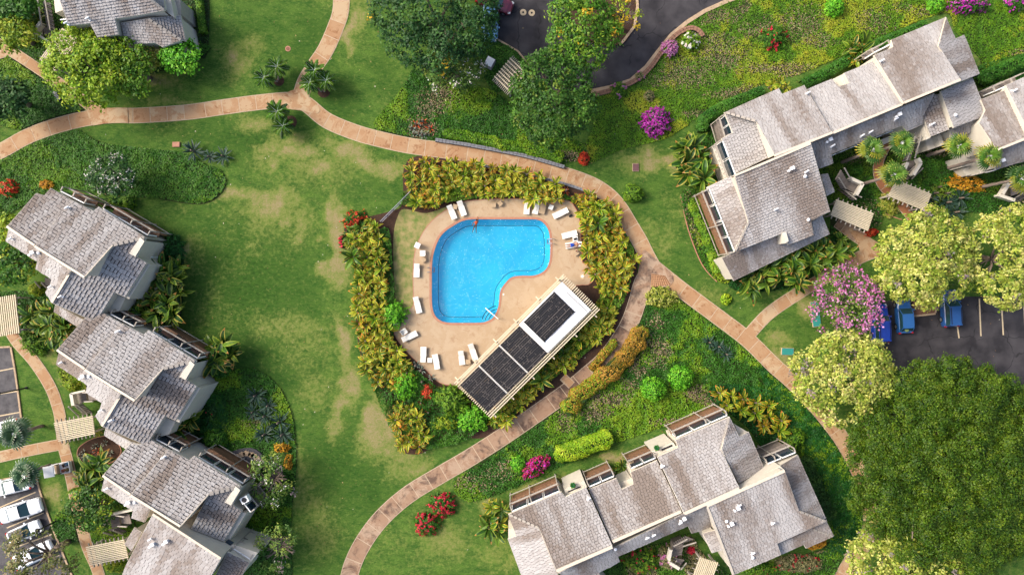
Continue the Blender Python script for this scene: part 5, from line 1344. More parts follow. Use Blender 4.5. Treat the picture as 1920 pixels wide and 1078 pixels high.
def hedge(name, label, pts, wpx, h, pal, dens=120, ll=.19, lw=.13, group=None, cat='hedge', bump=.2, pal2=None, sm=5):
    SH_N[0] += 1; g = np.random.default_rng(900+SH_N[0]); k = (FLY-h)/FLY
    P = resample([tuple(W(x, y, h*.7)[:2]) for x, y in smooth(pts, sm)], .3); w = wpx/PPM*k/2
    c = P[len(P)//2]; t = thing(name, label, cat, (c.x, c.y, 0), group=group)
    A = np.array([(p.x, p.y) for p in P]); T = np.gradient(A, axis=0); T /= np.maximum(np.linalg.norm(T, axis=1, keepdims=True), 1e-6); Nn = np.stack([-T[:, 1], T[:, 0]], 1)
    n = int(dens*len(P)*.3*(2*w+1.6*h))
    f = g.random(n)*(len(P)-1); i = f.astype(int); fr = (f-i)[:, None]
    base = A[i]*(1-fr)+A[np.minimum(i+1, len(A)-1)]*fr; nv = Nn[i]; tv = T[i]
    a = g.uniform(-.15, math.pi+.15, n); ends = np.minimum(f, len(P)-1-f)*.3
    ef = np.sqrt(np.clip(1-np.clip(1-ends/max(w, .3), 0, 1)**2, 0, 1))*.85+.15
    ww = w*ef; lx = np.sign(np.cos(a))*np.abs(np.cos(a))**.7; lz = np.abs(np.sin(a))**.55
    b = noise2(base[:, 0]+lx*w+200, base[:, 1]+300, .8, SH_N[0])
    r = .92+bump*(b-.5)
    pos = np.stack([base[:, 0]+nv[:, 0]*lx*ww*r, base[:, 1]+nv[:, 1]*lx*ww*r, np.maximum(lz*h*r*(.6+.4*ef), .03)], 1)+g.normal(size=(n, 3))*.04
    nr = np.stack([nv[:, 0]*np.cos(a), nv[:, 1]*np.cos(a), np.sin(a)+.4], 1)+.5*g.normal(size=(n, 3))
    col = palette([np.array(q) for q in PAL[pal]], np.clip(.5+.8*(b-.5)+.18*g.normal(size=n), 0, 1), g)
    if pal2:
        m = noise2(base[:, 0]+100, base[:, 1]+100, 2.2, SH_N[0]+40)+.2*g.normal(size=n) > .66; c2 = palette([np.array(q) for q in PAL[pal2]], g.random(n), g); col[m] = c2[m]
    pos[:, 0] -= c.x; pos[:, 1] -= c.y
    put(bpy.data.objects.new('foliage', quads_mesh('foliage', leaf_quads(pos, nr, ll, lw, SH_N[0]), col, M['leaf'])), t, kind='stuff')
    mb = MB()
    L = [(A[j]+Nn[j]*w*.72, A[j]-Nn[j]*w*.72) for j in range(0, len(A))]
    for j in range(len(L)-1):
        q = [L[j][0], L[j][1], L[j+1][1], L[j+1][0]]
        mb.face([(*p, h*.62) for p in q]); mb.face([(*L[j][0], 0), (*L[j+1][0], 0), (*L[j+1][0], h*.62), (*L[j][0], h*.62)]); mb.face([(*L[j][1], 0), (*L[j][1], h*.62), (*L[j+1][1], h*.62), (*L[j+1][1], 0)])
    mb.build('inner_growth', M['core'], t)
    return t

bush('ball_shrub', 'bright green clipped ball shrub, left of two by the orange hedge and bed', 1227, 731, 25, h=2.2, bump=.13)
bush('ball_shrub', 'bright green clipped ball shrub, right of two beside the straight bed path', 1280, 709, 26, h=2.2, bump=.13)
bush('ball_shrub', 'small bright green ball shrub touching the red bougainvillea by clipped hedge', 972, 871, 17, h=1.2)
bush('ball_shrub', 'green ball shrub cut by the top edge above the upper right block', 1568, 12, 20, h=1.4)
bush('ball_shrub', 'small green ball shrub at the top edge, left of the magenta bougainvillea', 1759, 6, 18, h=1.3)
bush('variegated_shrub', 'wide variegated yellow-green shrub at the path fork beside the dimpled pad', 1241, 558, 31, 21, 1.3, 'var', bump=.3)
bush('shrub', 'rounded green shrub alone on the lawn right of the curved path', 1190, 363, 19, 19, 1.5, 'limed', bump=.25)
bush('shrub', 'round dull pinkish-green shrub beside the driveway wall', 1160, 167, 17, 17, 1.2, 'mid', flowers='pink', fcover=.26)
bush('shrub', 'small grey bare shrub just above the magenta bougainvillea', 1218, 179, 11, 11, .9, 'grey', dens=70)
bush('shrub', 'tiny grey-pink shrub against the driveway retaining wall', 1200, 142, 10, 9, .7, 'grey', dens=70, flowers='pink', fcover=.25)
bush('bougainvillea', 'vivid magenta bougainvillea bush alone in the green bank', 1232, 226, 27, 27, 1.7, 'hedge', flowers='magenta', fcover=.75, bump=.3)
bush('bougainvillea', 'pale pink flowering ball shrub beside white flowers at driveway kerb', 1257, 90, 17, 17, 1.2, 'cover', flowers='pink', fcover=.7)
bush('flowering_shrub', 'spiky shrub with white and red flowers at the driveway kerb', 1297, 78, 20, 20, 1.1, 'cover', ll=.3, lw=.09, flowers='white', fcover=.3, bump=.4)
bush('flowering_shrub', 'red flowered green shrub in the bank left of the upper right block', 1453, 70, 24, 22, 1.2, 'coverd', ll=.26, lw=.1, flowers='red', fcover=.24, bump=.4)
bush('bougainvillea', 'magenta bougainvillea at the top edge right of green ball shrub', 1822, 8, 36, 16, 1.3, 'hedge', flowers='magenta', fcover=.5, bump=.4)
bush('bougainvillea', 'magenta bougainvillea cut by the top right corner', 1908, 6, 20, 14, 1.3, 'hedge', flowers='magenta', fcover=.46, bump=.4)
bush('bougainvillea', 'red and pink bougainvillea at the end of the clipped yellow-green hedge', 1004, 875, 32, 15, 1.2, 'hedge', flowers='crimson', fcover=.75, bump=.3, rot=-.5)
bush('bougainvillea', 'dark red flower bush, lower of two on the lawn beside curved path', 800, 984, 24, 22, 1.2, 'hedge', flowers='red', fcover=.46, bump=.3)
bush('bougainvillea', 'dark red flower bush, upper of two on the lawn beside curved path', 830, 948, 25, 23, 1.3, 'hedge', flowers='red', fcover=.46, bump=.3)
bush('bougainvillea', 'scarlet flower bush at the upper left tip of the pool hedge', 661, 412, 23, 16, 1.3, 'hedge', flowers='scarlet', fcover=.5, bump=.35, rot=-.5)
bush('bougainvillea', 'small crimson flower bush at the left edge of the pool hedge', 641, 452, 8, 14, .9, 'hedge', flowers='red', fcover=.5)
bush('croton', 'bright orange croton beside the end of the stone-edged path', 1095, 297, 12, 14, .9, 'scarlet', ll=.32, lw=.12, dens=60)
bush('shrub', 'small yellow shrub alone on lawn left of the roof corner', 1362, 562, 11, 11, .7, 'yhedge')
bush('shrub', 'round green shrub beside the top left house balcony', 350, 27, 14, 18, 1.2, 'limed')
bush('shrub', 'green rounded shrub on the terrace end of the left pool hedge, upper one', 738, 590, 26, 26, 1.8, 'ball', ll=.22, lw=.15, bump=.3)
bush('shrub', 'green rounded shrub below the left pool hedge, lower one', 760, 722, 24, 28, 1.8, 'ball', ll=.22, lw=.15, bump=.3)
bush('shrub', 'green shrub at the lower left corner of the pool pavilion', 846, 752, 34, 28, 1.7, 'limed', ll=.22, lw=.15, bump=.3)
bush('shrub', 'bright green shrub under the pavilion end, right of the red croton', 888, 786, 32, 26, 1.6, 'ball', ll=.22, lw=.15, bump=.3)
bush('shrub', 'yellow-green low shrub on the path side of the red croton', 832, 794, 26, 14, 1.0, 'ylw', bump=.3)
bush('croton', 'scarlet croton in the dark bed left of the pool pavilion', 800, 735, 14, 18, .9, 'scarlet', ll=.32, lw=.12, dens=60)
bush('shrub', 'yellow-leaved shrub between the lower left house and its staircase', 133, 722, 16, 12, .9, 'ylw')
bush('shrub', 'green rounded shrub left of the lower balcony of the middle left house', 408, 690, 22, 22, 1.5, 'hedge', flowers=None, ll=.22, lw=.14)
bush('shrub', 'dark shrub with small white flowers left of the lowest left balcony', 402, 824, 24, 22, 1.4, 'coverd', ll=.22, lw=.14)
bush('shrub', 'orange-brown leaved shrub in the right courtyard among green plants', 1816, 343, 38, 15, 1.1, 'ochre', bump=.3, rot=.2)
bush('shrub', 'orange flowered shrub, larger of two beside the bare plumeria', 527, 840, 18, 10, .9, 'ochre', bump=.3)
bush('shrub', 'orange flowered shrub, smaller of two beside the bare plumeria', 540, 868, 9, 16, .8, 'ochre', bump=.3)
bush('shrub', 'orange-gold shrub at the lower right corner of the bottom block', 1533, 1022, 20, 9, .9, 'ochre', rot=-.35)
bush('shrub', 'rounded green shrub in the corner of two wings of the bottom block', 1490, 826, 24, 24, 1.4, 'limed', bump=.25)
bush('shrub', 'red-orange shrub cut by the left edge above the uppermost left house', 14, 352, 18, 18, 1.1, 'coverd', flowers='scarlet', fcover=.45)
bush('shrub', 'orange-tipped shrub behind the ridge corner of the uppermost left house', 84, 346, 14, 10, .9, 'ochre')
bush('shrub', 'red and green shrub below the left plumeria, beside the balcony', 208, 384, 22, 12, 1.0, 'limed', flowers='red', fcover=.16)
bush('shrub', 'green upright shrub below the left plumeria, beside the lawn corner', 240, 378, 12, 14, 1.3, 'limed')
bush('shrub', 'dark green shrub spilling from the balcony end of the uppermost left house', 320, 468, 24, 30, 1.5, 'deep', bump=.3)
bush('shrub', 'green shrub under the big-leaved plants beside the slatted pergola at left', 62, 640, 26, 28, 1.6, 'limed', ll=.22, lw=.14, bump=.3)
bush('shrub', 'yellow-green shrub in the walkway loop beside the uppermost left house', 66, 543, 17, 14, 1.1, 'ylw', ll=.26, lw=.1)
bush('shrub', 'deep red leaved shrub beside the lowest left house roof', 396, 772, 10, 18, 1.0, 'blue', flowers='red', fcover=.12)
bush('shrub', 'red-leaved shrub inside the corner of the bottom block staircase', 1296, 1032, 9, 9, .7, 'red')
bush('shrub', 'grey twiggy shrub with pink tips below the strip roof of the bottom block', 1258, 1046, 26, 26, 1.4, 'grey', dens=80, flowers='pink', fcover=.2)
bush('shrub', 'green shrub with red flowers below the strip roof of the bottom block', 1204, 1052, 34, 26, 1.4, 'limed', flowers='red', fcover=.16, bump=.3)
bush('shrub', 'grey-pink flowered scrub along the bottom edge right of the pergola', 1500, 1058, 50, 18, 1.1, 'grey', dens=80, flowers='red', fcover=.13)
bush('shrub', 'green scrub at the bottom edge below the large south roof', 1420, 1066, 44, 14, 1.0, 'limed', flowers='red', fcover=.1)
bush('shrub', 'low green shrub beside the slatted pergola of the lowest left house', 213, 1062, 22, 14, 1.1, 'ylw', ll=.26, lw=.1)
bush('shrub', 'variegated low shrub ringed by lawn under the courtyard pergola', 1668, 384, 20, 24, .7, 'var', bump=.3)
bush('shrub', 'dark green low shrub left of the courtyard walkway', 1606, 318, 16, 14, 1.0, 'coverd')
bush('shrub', 'red-leaved shrub beside the pergola and path junction at right', 1636, 436, 14, 8, .7, 'scarlet', rot=-.3)

hedge('hedge', 'clipped bright yellow-green hedge on the lawn above the bottom block', [(1040, 856), (1100, 838), (1148, 820)], 37, 1.6, 'yhedge', bump=.25)
hedge('hedge', 'long orange-gold hedge along the outside of the curved path', [(1058, 772), (1092, 740), (1128, 712), (1160, 682), (1186, 654), (1210, 614)], 36, 1.4, 'orange', bump=.6, pal2='ylw')
hedge('hedge', 'dark clipped hedge along the north side of the upper right block, lower part', [(1318, 246), (1322, 222), (1350, 204), (1396, 184), (1432, 168)], 22, 1.3, 'hedge')
hedge('hedge', 'dark clipped hedge along the north side of the upper right block, upper part', [(1506, 158), (1540, 142), (1582, 118), (1640, 86), (1700, 62), (1738, 46)], 22, 1.3, 'hedge')
hedge('hedge', 'dark clipped hedge above the block at the right edge', [(1836, 150), (1868, 136), (1930, 110)], 28, 1.3, 'hedge')
hedge('hedge', 'narrow clipped hedge beside the top left house', [(371, -12), (374, 24), (380, 62)], 13, 1.0, 'limed')
hedge('hedge', 'clipped leafy hedge above the grey stone wall of the curved path', [(830, 248), (880, 256), (950, 272), (1010, 284), (1056, 298)], 22, .9, 'cover', bump=.4)
hedge('hedge', 'green planting band inside the brick edging left of the west lanais', [(1300, 372), (1318, 412), (1336, 458), (1352, 508)], 28, .8, 'cover', bump=.4)
hedge('hedge', 'pink-flowered dark shrub border along the right side of the bottom block', [(1504, 858), (1524, 890), (1540, 930), (1560, 972)], 26, 1.1, 'blue', bump=.5)
hedge('hedge', 'low orange hedge between pool pavilion palms and the curved path', [(1108, 694), (1130, 668), (1154, 638)], 15, .8, 'orange', bump=.5, pal2='ylw')

# ------------------------------------------------------------------ planted beds of ground cover
allpaths = [(p, w) for p, w in SPATH.values()]
def clear_of_paths(px, py, pad=2.):
    ok = np.ones(len(px), bool)
    for p, w in allpaths: ok &= seg_dist(px, py, p) > w/2+pad
    for nm in ROADS: ok &= ~in_poly(px, py, ROADS[nm])
    ok &= ~in_poly(px, py, [(x, y) for x, y in smooth(DECK_PX, 2, True)])
    return ok
def cover(poly, pal, dens=46, h=.3, pal2=None, brown=(), ll=.19, lw=.13, seed=0, thin=0., soil=True, name='ground_cover', pal3=None, sm=3, split=.5):
    g = np.random.default_rng(4000+seed); poly = smooth(poly, sm, True) if sm else poly
    xs = [p[0] for p in poly]; ys = [p[1] for p in poly]
    if soil:
        mb = MB(); mb.prism([W(x, y)[:2] for x, y in poly], -.05, .006+.0007*seed); mb.build('soil', M['bedgreen'], kind='structure')
    A = abs(area2(poly))/2/PPM**2; n = int(A*dens*2.7*(max(xs)-min(xs))*(max(ys)-min(ys))/max(1, abs(area2(poly))/2))
    x = g.uniform(min(xs), max(xs), n); y = g.uniform(min(ys), max(ys), n)
    m = in_poly(x, y, poly) & clear_of_paths(x, y); x = x[m]; y = y[m]; n = len(x)
    wx = (x-960)/PPM; wy = (539-y)/PPM
    b1 = noise2(wx+100, wy+100, .7, seed); b2 = noise2(wx+100, wy+100, 3.2, seed+1); b3 = noise2(wx+100, wy+100, .28, seed+2)
    dis = np.zeros(n)
    for (bx, by, rx, ry, k) in brown: dis = np.maximum(dis, k*np.clip(1.5-np.hypot((x-bx+26*(b1-.5))/rx, (y-by+20*(b2-.5))/ry), 0, 1))
    keep = (g.random(n) > thin*(b1 < .4)) & (g.random(n) > dis*.45)
    z = h*(.35+.5*b1+.35*b3)*(1-.5*dis)*(.6+.4*g.random(n))
    P = np.stack([wx, wy, z], 1); e = .12
    nr = np.stack([-(noise2(wx+100+e, wy+100, .7, seed)-b1)/e*h*.9, -(noise2(wx+100, wy+100+e, .7, seed)-b1)/e*h*.9, np.ones(n)], 1)+.38*g.normal(size=(n, 3))
    w = np.clip(.46+.6*(b1-.5)+.5*(b2-.5)+.10*g.normal(size=n), 0, 1)
    col = palette([np.array(q) for q in PAL[pal]], w, g, .10)
    if pal2: jt = 0; m2 = b2+.30*(b1-.5)+.05*g.normal(size=n) > split; c2 = palette([np.array(q) for q in PAL[pal2]], w, g, .10); col[m2] = c2[m2]
    br = palette([np.array(s(128, 112, 76)), np.array(s(162, 144, 108)), np.array(s(186, 164, 136))], g.random(n), g); m3 = g.random(n) < dis*.7; col[m3] = br[m3]
    V = leaf_quads(P[keep], nr[keep], ll, lw, seed)
    o = bpy.data.objects.new(name, quads_mesh(name, V, col[keep], M['leaf'])); put(o, kind='stuff'); return o
M['bedgreen'] = mat('bed_shade_green', s(52, 66, 26), .95, var=.4, scale=3)  # dark green puts shade into the colour of gaps between leaves
cover([(703, 240), (712, 215), (740, 185), (765, 150), (776, 130), (820, 150), (880, 160), (920, 170), (950, 190), (1000, 250), (1080, 262), (1100, 282), (1084, 300), (1062, 303), (1010, 292), (950, 282), (880, 270), (815, 262), (760, 258)], 'coverd', 50, .3, 'cover', [(820, 185, 30, 24, .9), (800, 200, 20, 14, .8), (790, 236, 22, 12, 1), (1066, 296, 26, 10, 1)], seed=1)
cover([(912, 62), (938, 80), (962, 92), (984, 114), (996, 134), (960, 152), (930, 175), (905, 140), (896, 100)], 'coverd', 50, .25, 'hedge', seed=2)
cover([(1106, 306), (1140, 292), (1177, 278), (1244, 262), (1285, 238), (1305, 222), (1330, 205), (1440, 155), (1500, 140), (1580, 105), (1640, 75), (1700, 50), (1775, 25), (1790, 60), (1836, 110), (1850, 140), (1940, 115), (1945, -25), (1400, -25), (1330, 22), (1285, 50), (1250, 88), (1226, 120), (1205, 140), (1180, 160), (1110, 180), (1112, 240), (1085, 290)], 'cover', 62, .18, 'ylw',
      [(1350, 30, 26, 14, .9), (1392, 14, 12, 8, .8), (1280, 140, 44, 22, .75), (1240, 150, 30, 12, .6), (1350, 100, 40, 28, .8), (1340, 75, 26, 14, .7), (1420, 55, 30, 20, .6), (1310, 65, 20, 10, .8), (1500, 50, 40, 30, .6), (1530, 80, 26, 14, .7), (1460, 135, 60, 10, .9), (1380, 172, 50, 8, .9), (1310, 210, 24, 8, .9), (1640, 40, 30, 20, .5), (1730, 28, 30, 12, .5), (1700, 15, 20, 10, .5), (1480, 145, 30, 14, .9), (1085, 285, 18, 14, 1), (1920, 100, 20, 8, .7)], seed=3, split=.6, ll=.15, lw=.11)
cover([(-30, 330), (0, 302), (60, 268), (120, 250), (150, 245), (190, 268), (270, 278), (350, 288), (385, 308), (415, 320), (424, 345), (408, 368), (372, 382), (300, 372), (250, 370), (180, 360), (110, 356), (60, 380), (20, 400), (-30, 440)], 'cover', 50, .34, 'coverd', seed=4, split=.45)
cover([(-30, 118), (0, 106), (28, 112), (60, 132), (105, 165), (160, 200), (176, 210), (150, 216), (90, 228), (40, 244), (0, 236), (-30, 246)], 'coverd', 52, .3, 'cover', seed=5)
cover([(1213, 556), (1240, 545), (1272, 556), (1300, 580), (1350, 618), (1400, 660), (1460, 712), (1510, 762), (1556, 822), (1588, 872), (1606, 925), (1616, 970), (1606, 1010), (1576, 1044), (1540, 1040), (1560, 1000), (1540, 940), (1500, 850), (1470, 800), (1400, 760), (1340, 760), (1255, 795), (1160, 828), (1080, 862), (1010, 892), (960, 915), (880, 940), (850, 905), (900, 866), (960, 828), (1030, 778), (1100, 724), (1160, 664), (1192, 606)], 'coverd', 46, .28, 'cover',
      [(1236, 655, 22, 26, .9), (1195, 690, 14, 18, .9), (1140, 756, 34, 14, 1), (1118, 776, 24, 14, 1), (1180, 725, 14, 14, .8), (1310, 740, 20, 16, 1), (1330, 752, 18, 12, .8), (1060, 790, 18, 24, .8), (880, 905, 40, 16, .5), (1230, 600, 16, 16, .6), (940, 880, 30, 14, .5), (1290, 800, 60, 8, .9)], seed=6, split=.56)
cover([(1424, 668), (1470, 714), (1520, 768), (1560, 826), (1592, 880), (1610, 930), (1617, 975), (1606, 1010), (1574, 1044), (1536, 1040), (1562, 1000), (1552, 960), (1530, 900), (1506, 850), (1480, 800), (1470, 770), (1430, 715)], 'deep', 60, .34, None, seed=7)
cover([(392, 722), (425, 698), (470, 690), (505, 706), (535, 742), (552, 800), (556, 880), (548, 950), (545, 1010), (540, 1100), (440, 1100), (430, 1000), (480, 940), (460, 880), (430, 850), (396, 800)], 'coverd', 48, .3, 'cover', [(455, 856, 24, 10, .9), (480, 790, 16, 14, .5), (520, 860, 12, 10, .5)], seed=8, split=.6)
cover([(1530, 320), (1560, 290), (1640, 262), (1690, 250), (1720, 268), (1760, 275), (1790, 290), (1830, 330), (1945, 300), (1945, 420), (1850, 400), (1790, 400), (1740, 400), (1690, 400), (1660, 380), (1650, 420), (1620, 432), (1560, 450), (1556, 400)], 'coverd', 44, .3, 'mid', [(1745, 285, 30, 8, .9), (1600, 310, 16, 14, .5), (1630, 400, 40, 24, .3)], seed=9, split=.55, thin=.2)
cover([(1276, 366), (1300, 356), (1326, 402), (1352, 478), (1368, 526), (1346, 528), (1318, 496), (1292, 430)], 'ylw', 40, .25, 'coverd', [(1292, 420, 12, 50, .6), (1310, 385, 12, 10, .5)], seed=10)
cover([(1556, 450), (1580, 430), (1590, 462), (1560, 492), (1500, 530), (1450, 545), (1380, 545), (1370, 525), (1450, 500)], 'deep', 46, .4, None, seed=11)
cover([(-30, 545), (40, 545), (110, 560), (140, 610), (110, 640), (80, 665), (50, 650), (40, 620), (-30, 500)], 'coverd', 46, .35, None, seed=12)
cover([(350, 440), (380, 455), (395, 540), (370, 620), (300, 600), (260, 590), (250, 500), (300, 445)], 'deep', 40, .3, None, seed=13) if False else None
cover([(260, 505), (318, 440), (342, 470), (344, 520), (340, 590), (320, 606), (255, 600)], 'deep', 46, .35, None, seed=13)
cover([(300, 800), (360, 770), (420, 740), (430, 850), (400, 860), (320, 830)], 'deep', 46, .35, None, seed=14)
cover([(-30, -30), (100, -30), (112, 60), (70, 112), (40, 100), (0, 80), (-30, 70)], 'coverd', 46, .4, 'mid', seed=15)
cover([(74, 105), (140, 60), (380, 80), (374, 112), (350, 130), (300, 134), (200, 160), (120, 150)], 'coverd', 46, .4, None, seed=16)
cover([(340, -20), (388, -20), (392, 70), (385, 110), (370, 100), (345, 70)], 'blue', 14, .15, None, seed=17)
cover([(1330, 745), (1345, 720), (1440, 730), (1490, 790), (1500, 840), (1440, 850), (1400, 800)], 'deep', 46, .4, None, seed=18)
cover([(1120, 1045), (1230, 1020), (1290, 1000), (1320, 1040), (1380, 1080), (1460, 1060), (1540, 1030), (1600, 1060), (1590, 1100), (1100, 1100)], 'mid', 40, .35, 'grey', [(1330, 1050, 30, 20, .5)], seed=19, thin=.3)
cover([(110, 690), (150, 700), (168, 745), (140, 740), (118, 720)], 'ylw', 36, .25, None, seed=20)
cover([(100, 1010), (250, 1010), (250, 960), (300, 960), (270, 930), (190, 900), (200, 870), (176, 870), (160, 930), (110, 960)], 'coverd', 40, .3, 'cover', seed=21)
cover([(1315, 255), (1336, 225), (1356, 262), (1380, 330), (1330, 350), (1300, 355), (1270, 330), (1290, 280)], 'coverd', 40, .35, None, seed=22)
cover([(1820, 130), (1945, 100), (1945, 160), (1850, 175), (1842, 160)], 'hedge', 50, .3, None, seed=23)
# dark planting soil round the pool terrace
mb = MB(); so = [tuple(W(x, y)[:2]) for x, y in smooth([(755, 380), (765, 300), (860, 296), (1000, 318), (1068, 350), (1140, 372), (1186, 430), (1196, 500), (1180, 560), (1150, 640), (1090, 700), (1020, 745), (950, 800), (900, 822), (840, 815), (790, 850), (745, 840), (740, 780), (690, 700), (668, 620), (668, 500), (645, 430), (680, 410), (735, 395)], 4, True)]; si = offset_poly(pool, .4)
for t in tessellate_polygon([[Vector((*p, 0)) for p in so], [Vector((*p, 0)) for p in si]]):
    A_, B_, C_ = ((so+si)[i] for i in t)
    if (B_[0]-A_[0])*(C_[1]-A_[1])-(B_[1]-A_[1])*(C_[0]-A_[0]) < 0: B_, C_ = C_, B_
    mb.face([(*A_, .008), (*B_, .008), (*C_, .008)])
mb.build('soil', M['soil'], kind='structure')
mb = MB(); mb.prism([W(x, y)[:2] for x, y in smooth([(758, 392), (800, 400), (850, 385), (800, 430), (785, 470), (776, 520), (775, 574), (752, 583), (742, 560), (738, 500), (738, 440), (745, 408)], 4, True)], -.05, .012)
mb.build('lawn', mat('terrace_lawn', s(104, 128, 56), .95, scale=1.3, col2=s(172, 154, 104), bump=.5), kind='structure')
cover([(672, 470), (700, 440), (730, 430), (738, 500), (742, 560), (745, 600), (740, 640), (780, 690), (830, 730), (900, 780), (880, 820), (800, 840), (745, 820), (700, 720), (672, 620)], 'coverd', 48, .9, None, seed=24, soil=False)
cover([(760, 360), (860, 320), (1000, 345), (1075, 372), (1150, 400), (1186, 470), (1170, 560), (1120, 640), (1060, 690), (1000, 740), (940, 800), (920, 780), (1000, 690), (1090, 600), (1130, 540), (1110, 500), (1090, 400), (1040, 372), (900, 372), (770, 390)], 'limed', 52, .9, None, seed=25, soil=False)
# soil discs under the lawn palms, and two small flower beds
for i, (x, y, r) in enumerate(((523, 152, 10), (607, 172, 12), (545, 229, 12))):
    mb = MB(); q = W(x, y); mb.lathe((q.x, q.y, -.02), [(r/PPM, 0), (r/PPM, .04), (r/PPM*.6, .07)], 20); mb.build('soil', M['soil'], kind='structure')
for poly in ([(766, 252), (768, 236), (778, 225), (795, 222), (810, 232), (814, 246), (808, 258), (790, 258)], [(146, 850), (152, 836), (176, 822), (205, 818), (222, 832), (226, 850), (205, 868), (170, 872), (152, 864)]):
    mb = MB(); mb.prism([W(x, y)[:2] for x, y in smooth(poly, 4, True)], -.02, .05); o = mb.build('soil', M['soil'], kind='structure')
    mb = MB(); P = [W(x, y)[:2] for x, y in smooth(poly, 4, True)]; mb.ring(offset_poly(P, .08), P, -.02, .1); mb.build('edging', M['terra'], o)
# thin brick edging along bed margins
for pts in ([(776, 131), (765, 150), (741, 186), (712, 216), (703, 243)], [(1276, 366), (1290, 430), (1316, 496), (1344, 528)], [(1300, 356), (1276, 366)], [(338, 132), (352, 128), (374, 112)], [(150, 245), (190, 268), (270, 279), (350, 289)], [(424, 345), (408, 369), (372, 383), (300, 373)], [(1650, 378), (1660, 400), (1690, 412)]):
    P = resample([tuple(W(x, y)[:2]) for x, y in smooth(pts, 5)], .5); A_, B_ = strip_edges(P, .10); mb = MB()
    for i in range(len(P)-1): mb.prism([A_[i], A_[i+1], B_[i+1], B_[i]], -.02, .07)
    mb.build('edging', M['bedgreen'] if len(pts) > 3 and pts[0][0] != 1276 else M['terra'], kind='structure')
M['wallstone'] = mat('reddish_stone', s(172, 130, 106), .9, var=.35, scale=4)
# retaining wall of grey stones along the curved path, and one beside the driveway
def stone_wall(label, pts, w, h, m='stone', size=.42):
    P = resample([tuple(W(x, y, h)[:2]) for x, y in smooth(pts, 5)], size); c = P[len(P)//2]
    t = thing('retaining_wall', label, 'wall', (c.x, c.y, 0)); A_, B_ = strip_edges(P, w); g = random.Random(len(pts))
    core = MB()
    for i in range(len(P)-1): core.prism([A_[i], A_[i+1], B_[i+1], B_[i]], 0, h*.8)
    core.build('core', M['underlay'], t); mb = MB()
    for i in range(len(P)-1):
        for k in range(2):
            a = A_[i].lerp(B_[i], k/2+.03); b_ = A_[i+1].lerp(B_[i+1], k/2+.03); c_ = A_[i+1].lerp(B_[i+1], k/2+.47); d = A_[i].lerp(B_[i], k/2+.47)
            f = g.uniform(.02, .07); mb.prism([a.lerp(b_, f), b_.lerp(a, f), c_.lerp(d, f), d.lerp(c_, f)], 0, h*g.uniform(.9, 1.08))
    mb.build('stone', M[m], t, kind='stuff'); return t
stone_wall('low grey stone retaining wall along the upper side of the curved path', [(816, 262), (880, 272), (960, 287), (1000, 296), (1058, 313)], .42, .45)
stone_wall('low grey stone edging under the big-leaved hedge, lower side of the curved path', [(905, 310), (960, 322), (1010, 333), (1060, 345), (1110, 362)], .3, .3)
stone_wall('reddish rubble retaining wall curving beside the driveway kerb', [(1112, 178), (1160, 165), (1196, 148), (1220, 126), (1236, 104), (1252, 82), (1272, 62), (1296, 52), (1312, 58), (1318, 68)], .55, .35, 'wallstone') if 'wallstone' in M else None
# ------------------------------------------------------------------ big-leaved plants, each leaf its own piece
def leaf_mesh(name, L, wd, up0, up1, mid, edge, tip, seed, twist=0.):
    """a broad arching leaf along +X, starting at angle up0 and ending at up1"""
    g = random.Random(seed); n = 6; x = z = 0.; pts = [(0, 0)]
    for i in range(n):
        a = up0+(up1-up0)*((i+.5)/n)**1.2; x += math.cos(a)*L/n; z += math.sin(a)*L/n; pts.append((x, z))
    prof = [.10, .55, .92, 1.0, .86, .52, .04]; mb = MB(); rows = []
    for i, (x, z) in enumerate(pts):
        w = wd/2*prof[i]; ph = twist*i/n; row = []
        for t in (-1, -.62, 0, .62, 1):
            yy = w*t; zz = abs(t)*w*.35+g.uniform(-.02, .02)*wd*abs(t)
            row.append((x+g.uniform(-.01, .01), yy*math.cos(ph)-0*zz, z+zz+yy*math.sin(ph)))
        rows.append(row)
    for i in range(n):
        for j in range(4):
            e = j in (0, 3); f = i/(n-1)
            c = [mid[k]*(1-.5*f*(.5 if not e else 0))+0*f for k in range(3)] if not e else list(edge)
            if i >= n-1: c = list(tip)
            elif e and i < 2: c = [mid[k]*.6+edge[k]*.4 for k in range(3)]
            j_ = 1+g.uniform(-.12, .12)
            mb.face([rows[i][j], rows[i+1][j], rows[i+1][j+1], rows[i][j+1]], tuple(q*j_ for q in c))
    return mb.mesh(name, M['frond'])
LEAFSET = {}
def leafset(key, mids, edges, tips, wd, ups):
    LEAFSET[key] = [leaf_mesh('leaf', 1.0, wd*RND.uniform(.85, 1.15), *RND.choice(ups), RND.choice(mids), RND.choice(edges), RND.choice(tips), i*7+len(key), RND.uniform(-.5, .5)) for i in range(12)]
UPS = [(1.2, -.5), (1.0, -.7), (.8, -.6), (1.3, .1), (.6, -.5)]
leafset('ti', [s(104, 142, 24), s(128, 160, 30), s(84, 126, 22), s(150, 166, 36)], [s(206, 196, 58), s(218, 190, 54), s(160, 176, 42)], [s(206, 176, 50), s(204, 150, 44), s(160, 174, 46)], .30, UPS)
leafset('tio', [s(112, 142, 28), s(156, 160, 36), s(92, 130, 24)], [s(222, 168, 50), s(226, 146, 44), s(204, 186, 60)], [s(224, 140, 40), s(214, 120, 40)], .28, UPS)
leafset('bop', [s(58, 98, 22), s(76, 118, 28), s(46, 86, 22), s(98, 132, 34)], [s(150, 166, 56), s(104, 140, 40), s(170, 160, 70)], [s(170, 160, 60), s(120, 140, 40), s(176, 130, 60)], .30, UPS)
leafset('thin', [s(84, 120, 30), s(110, 140, 40)], [s(150, 168, 56), s(120, 150, 44)], [s(150, 160, 60)], .14, UPS)
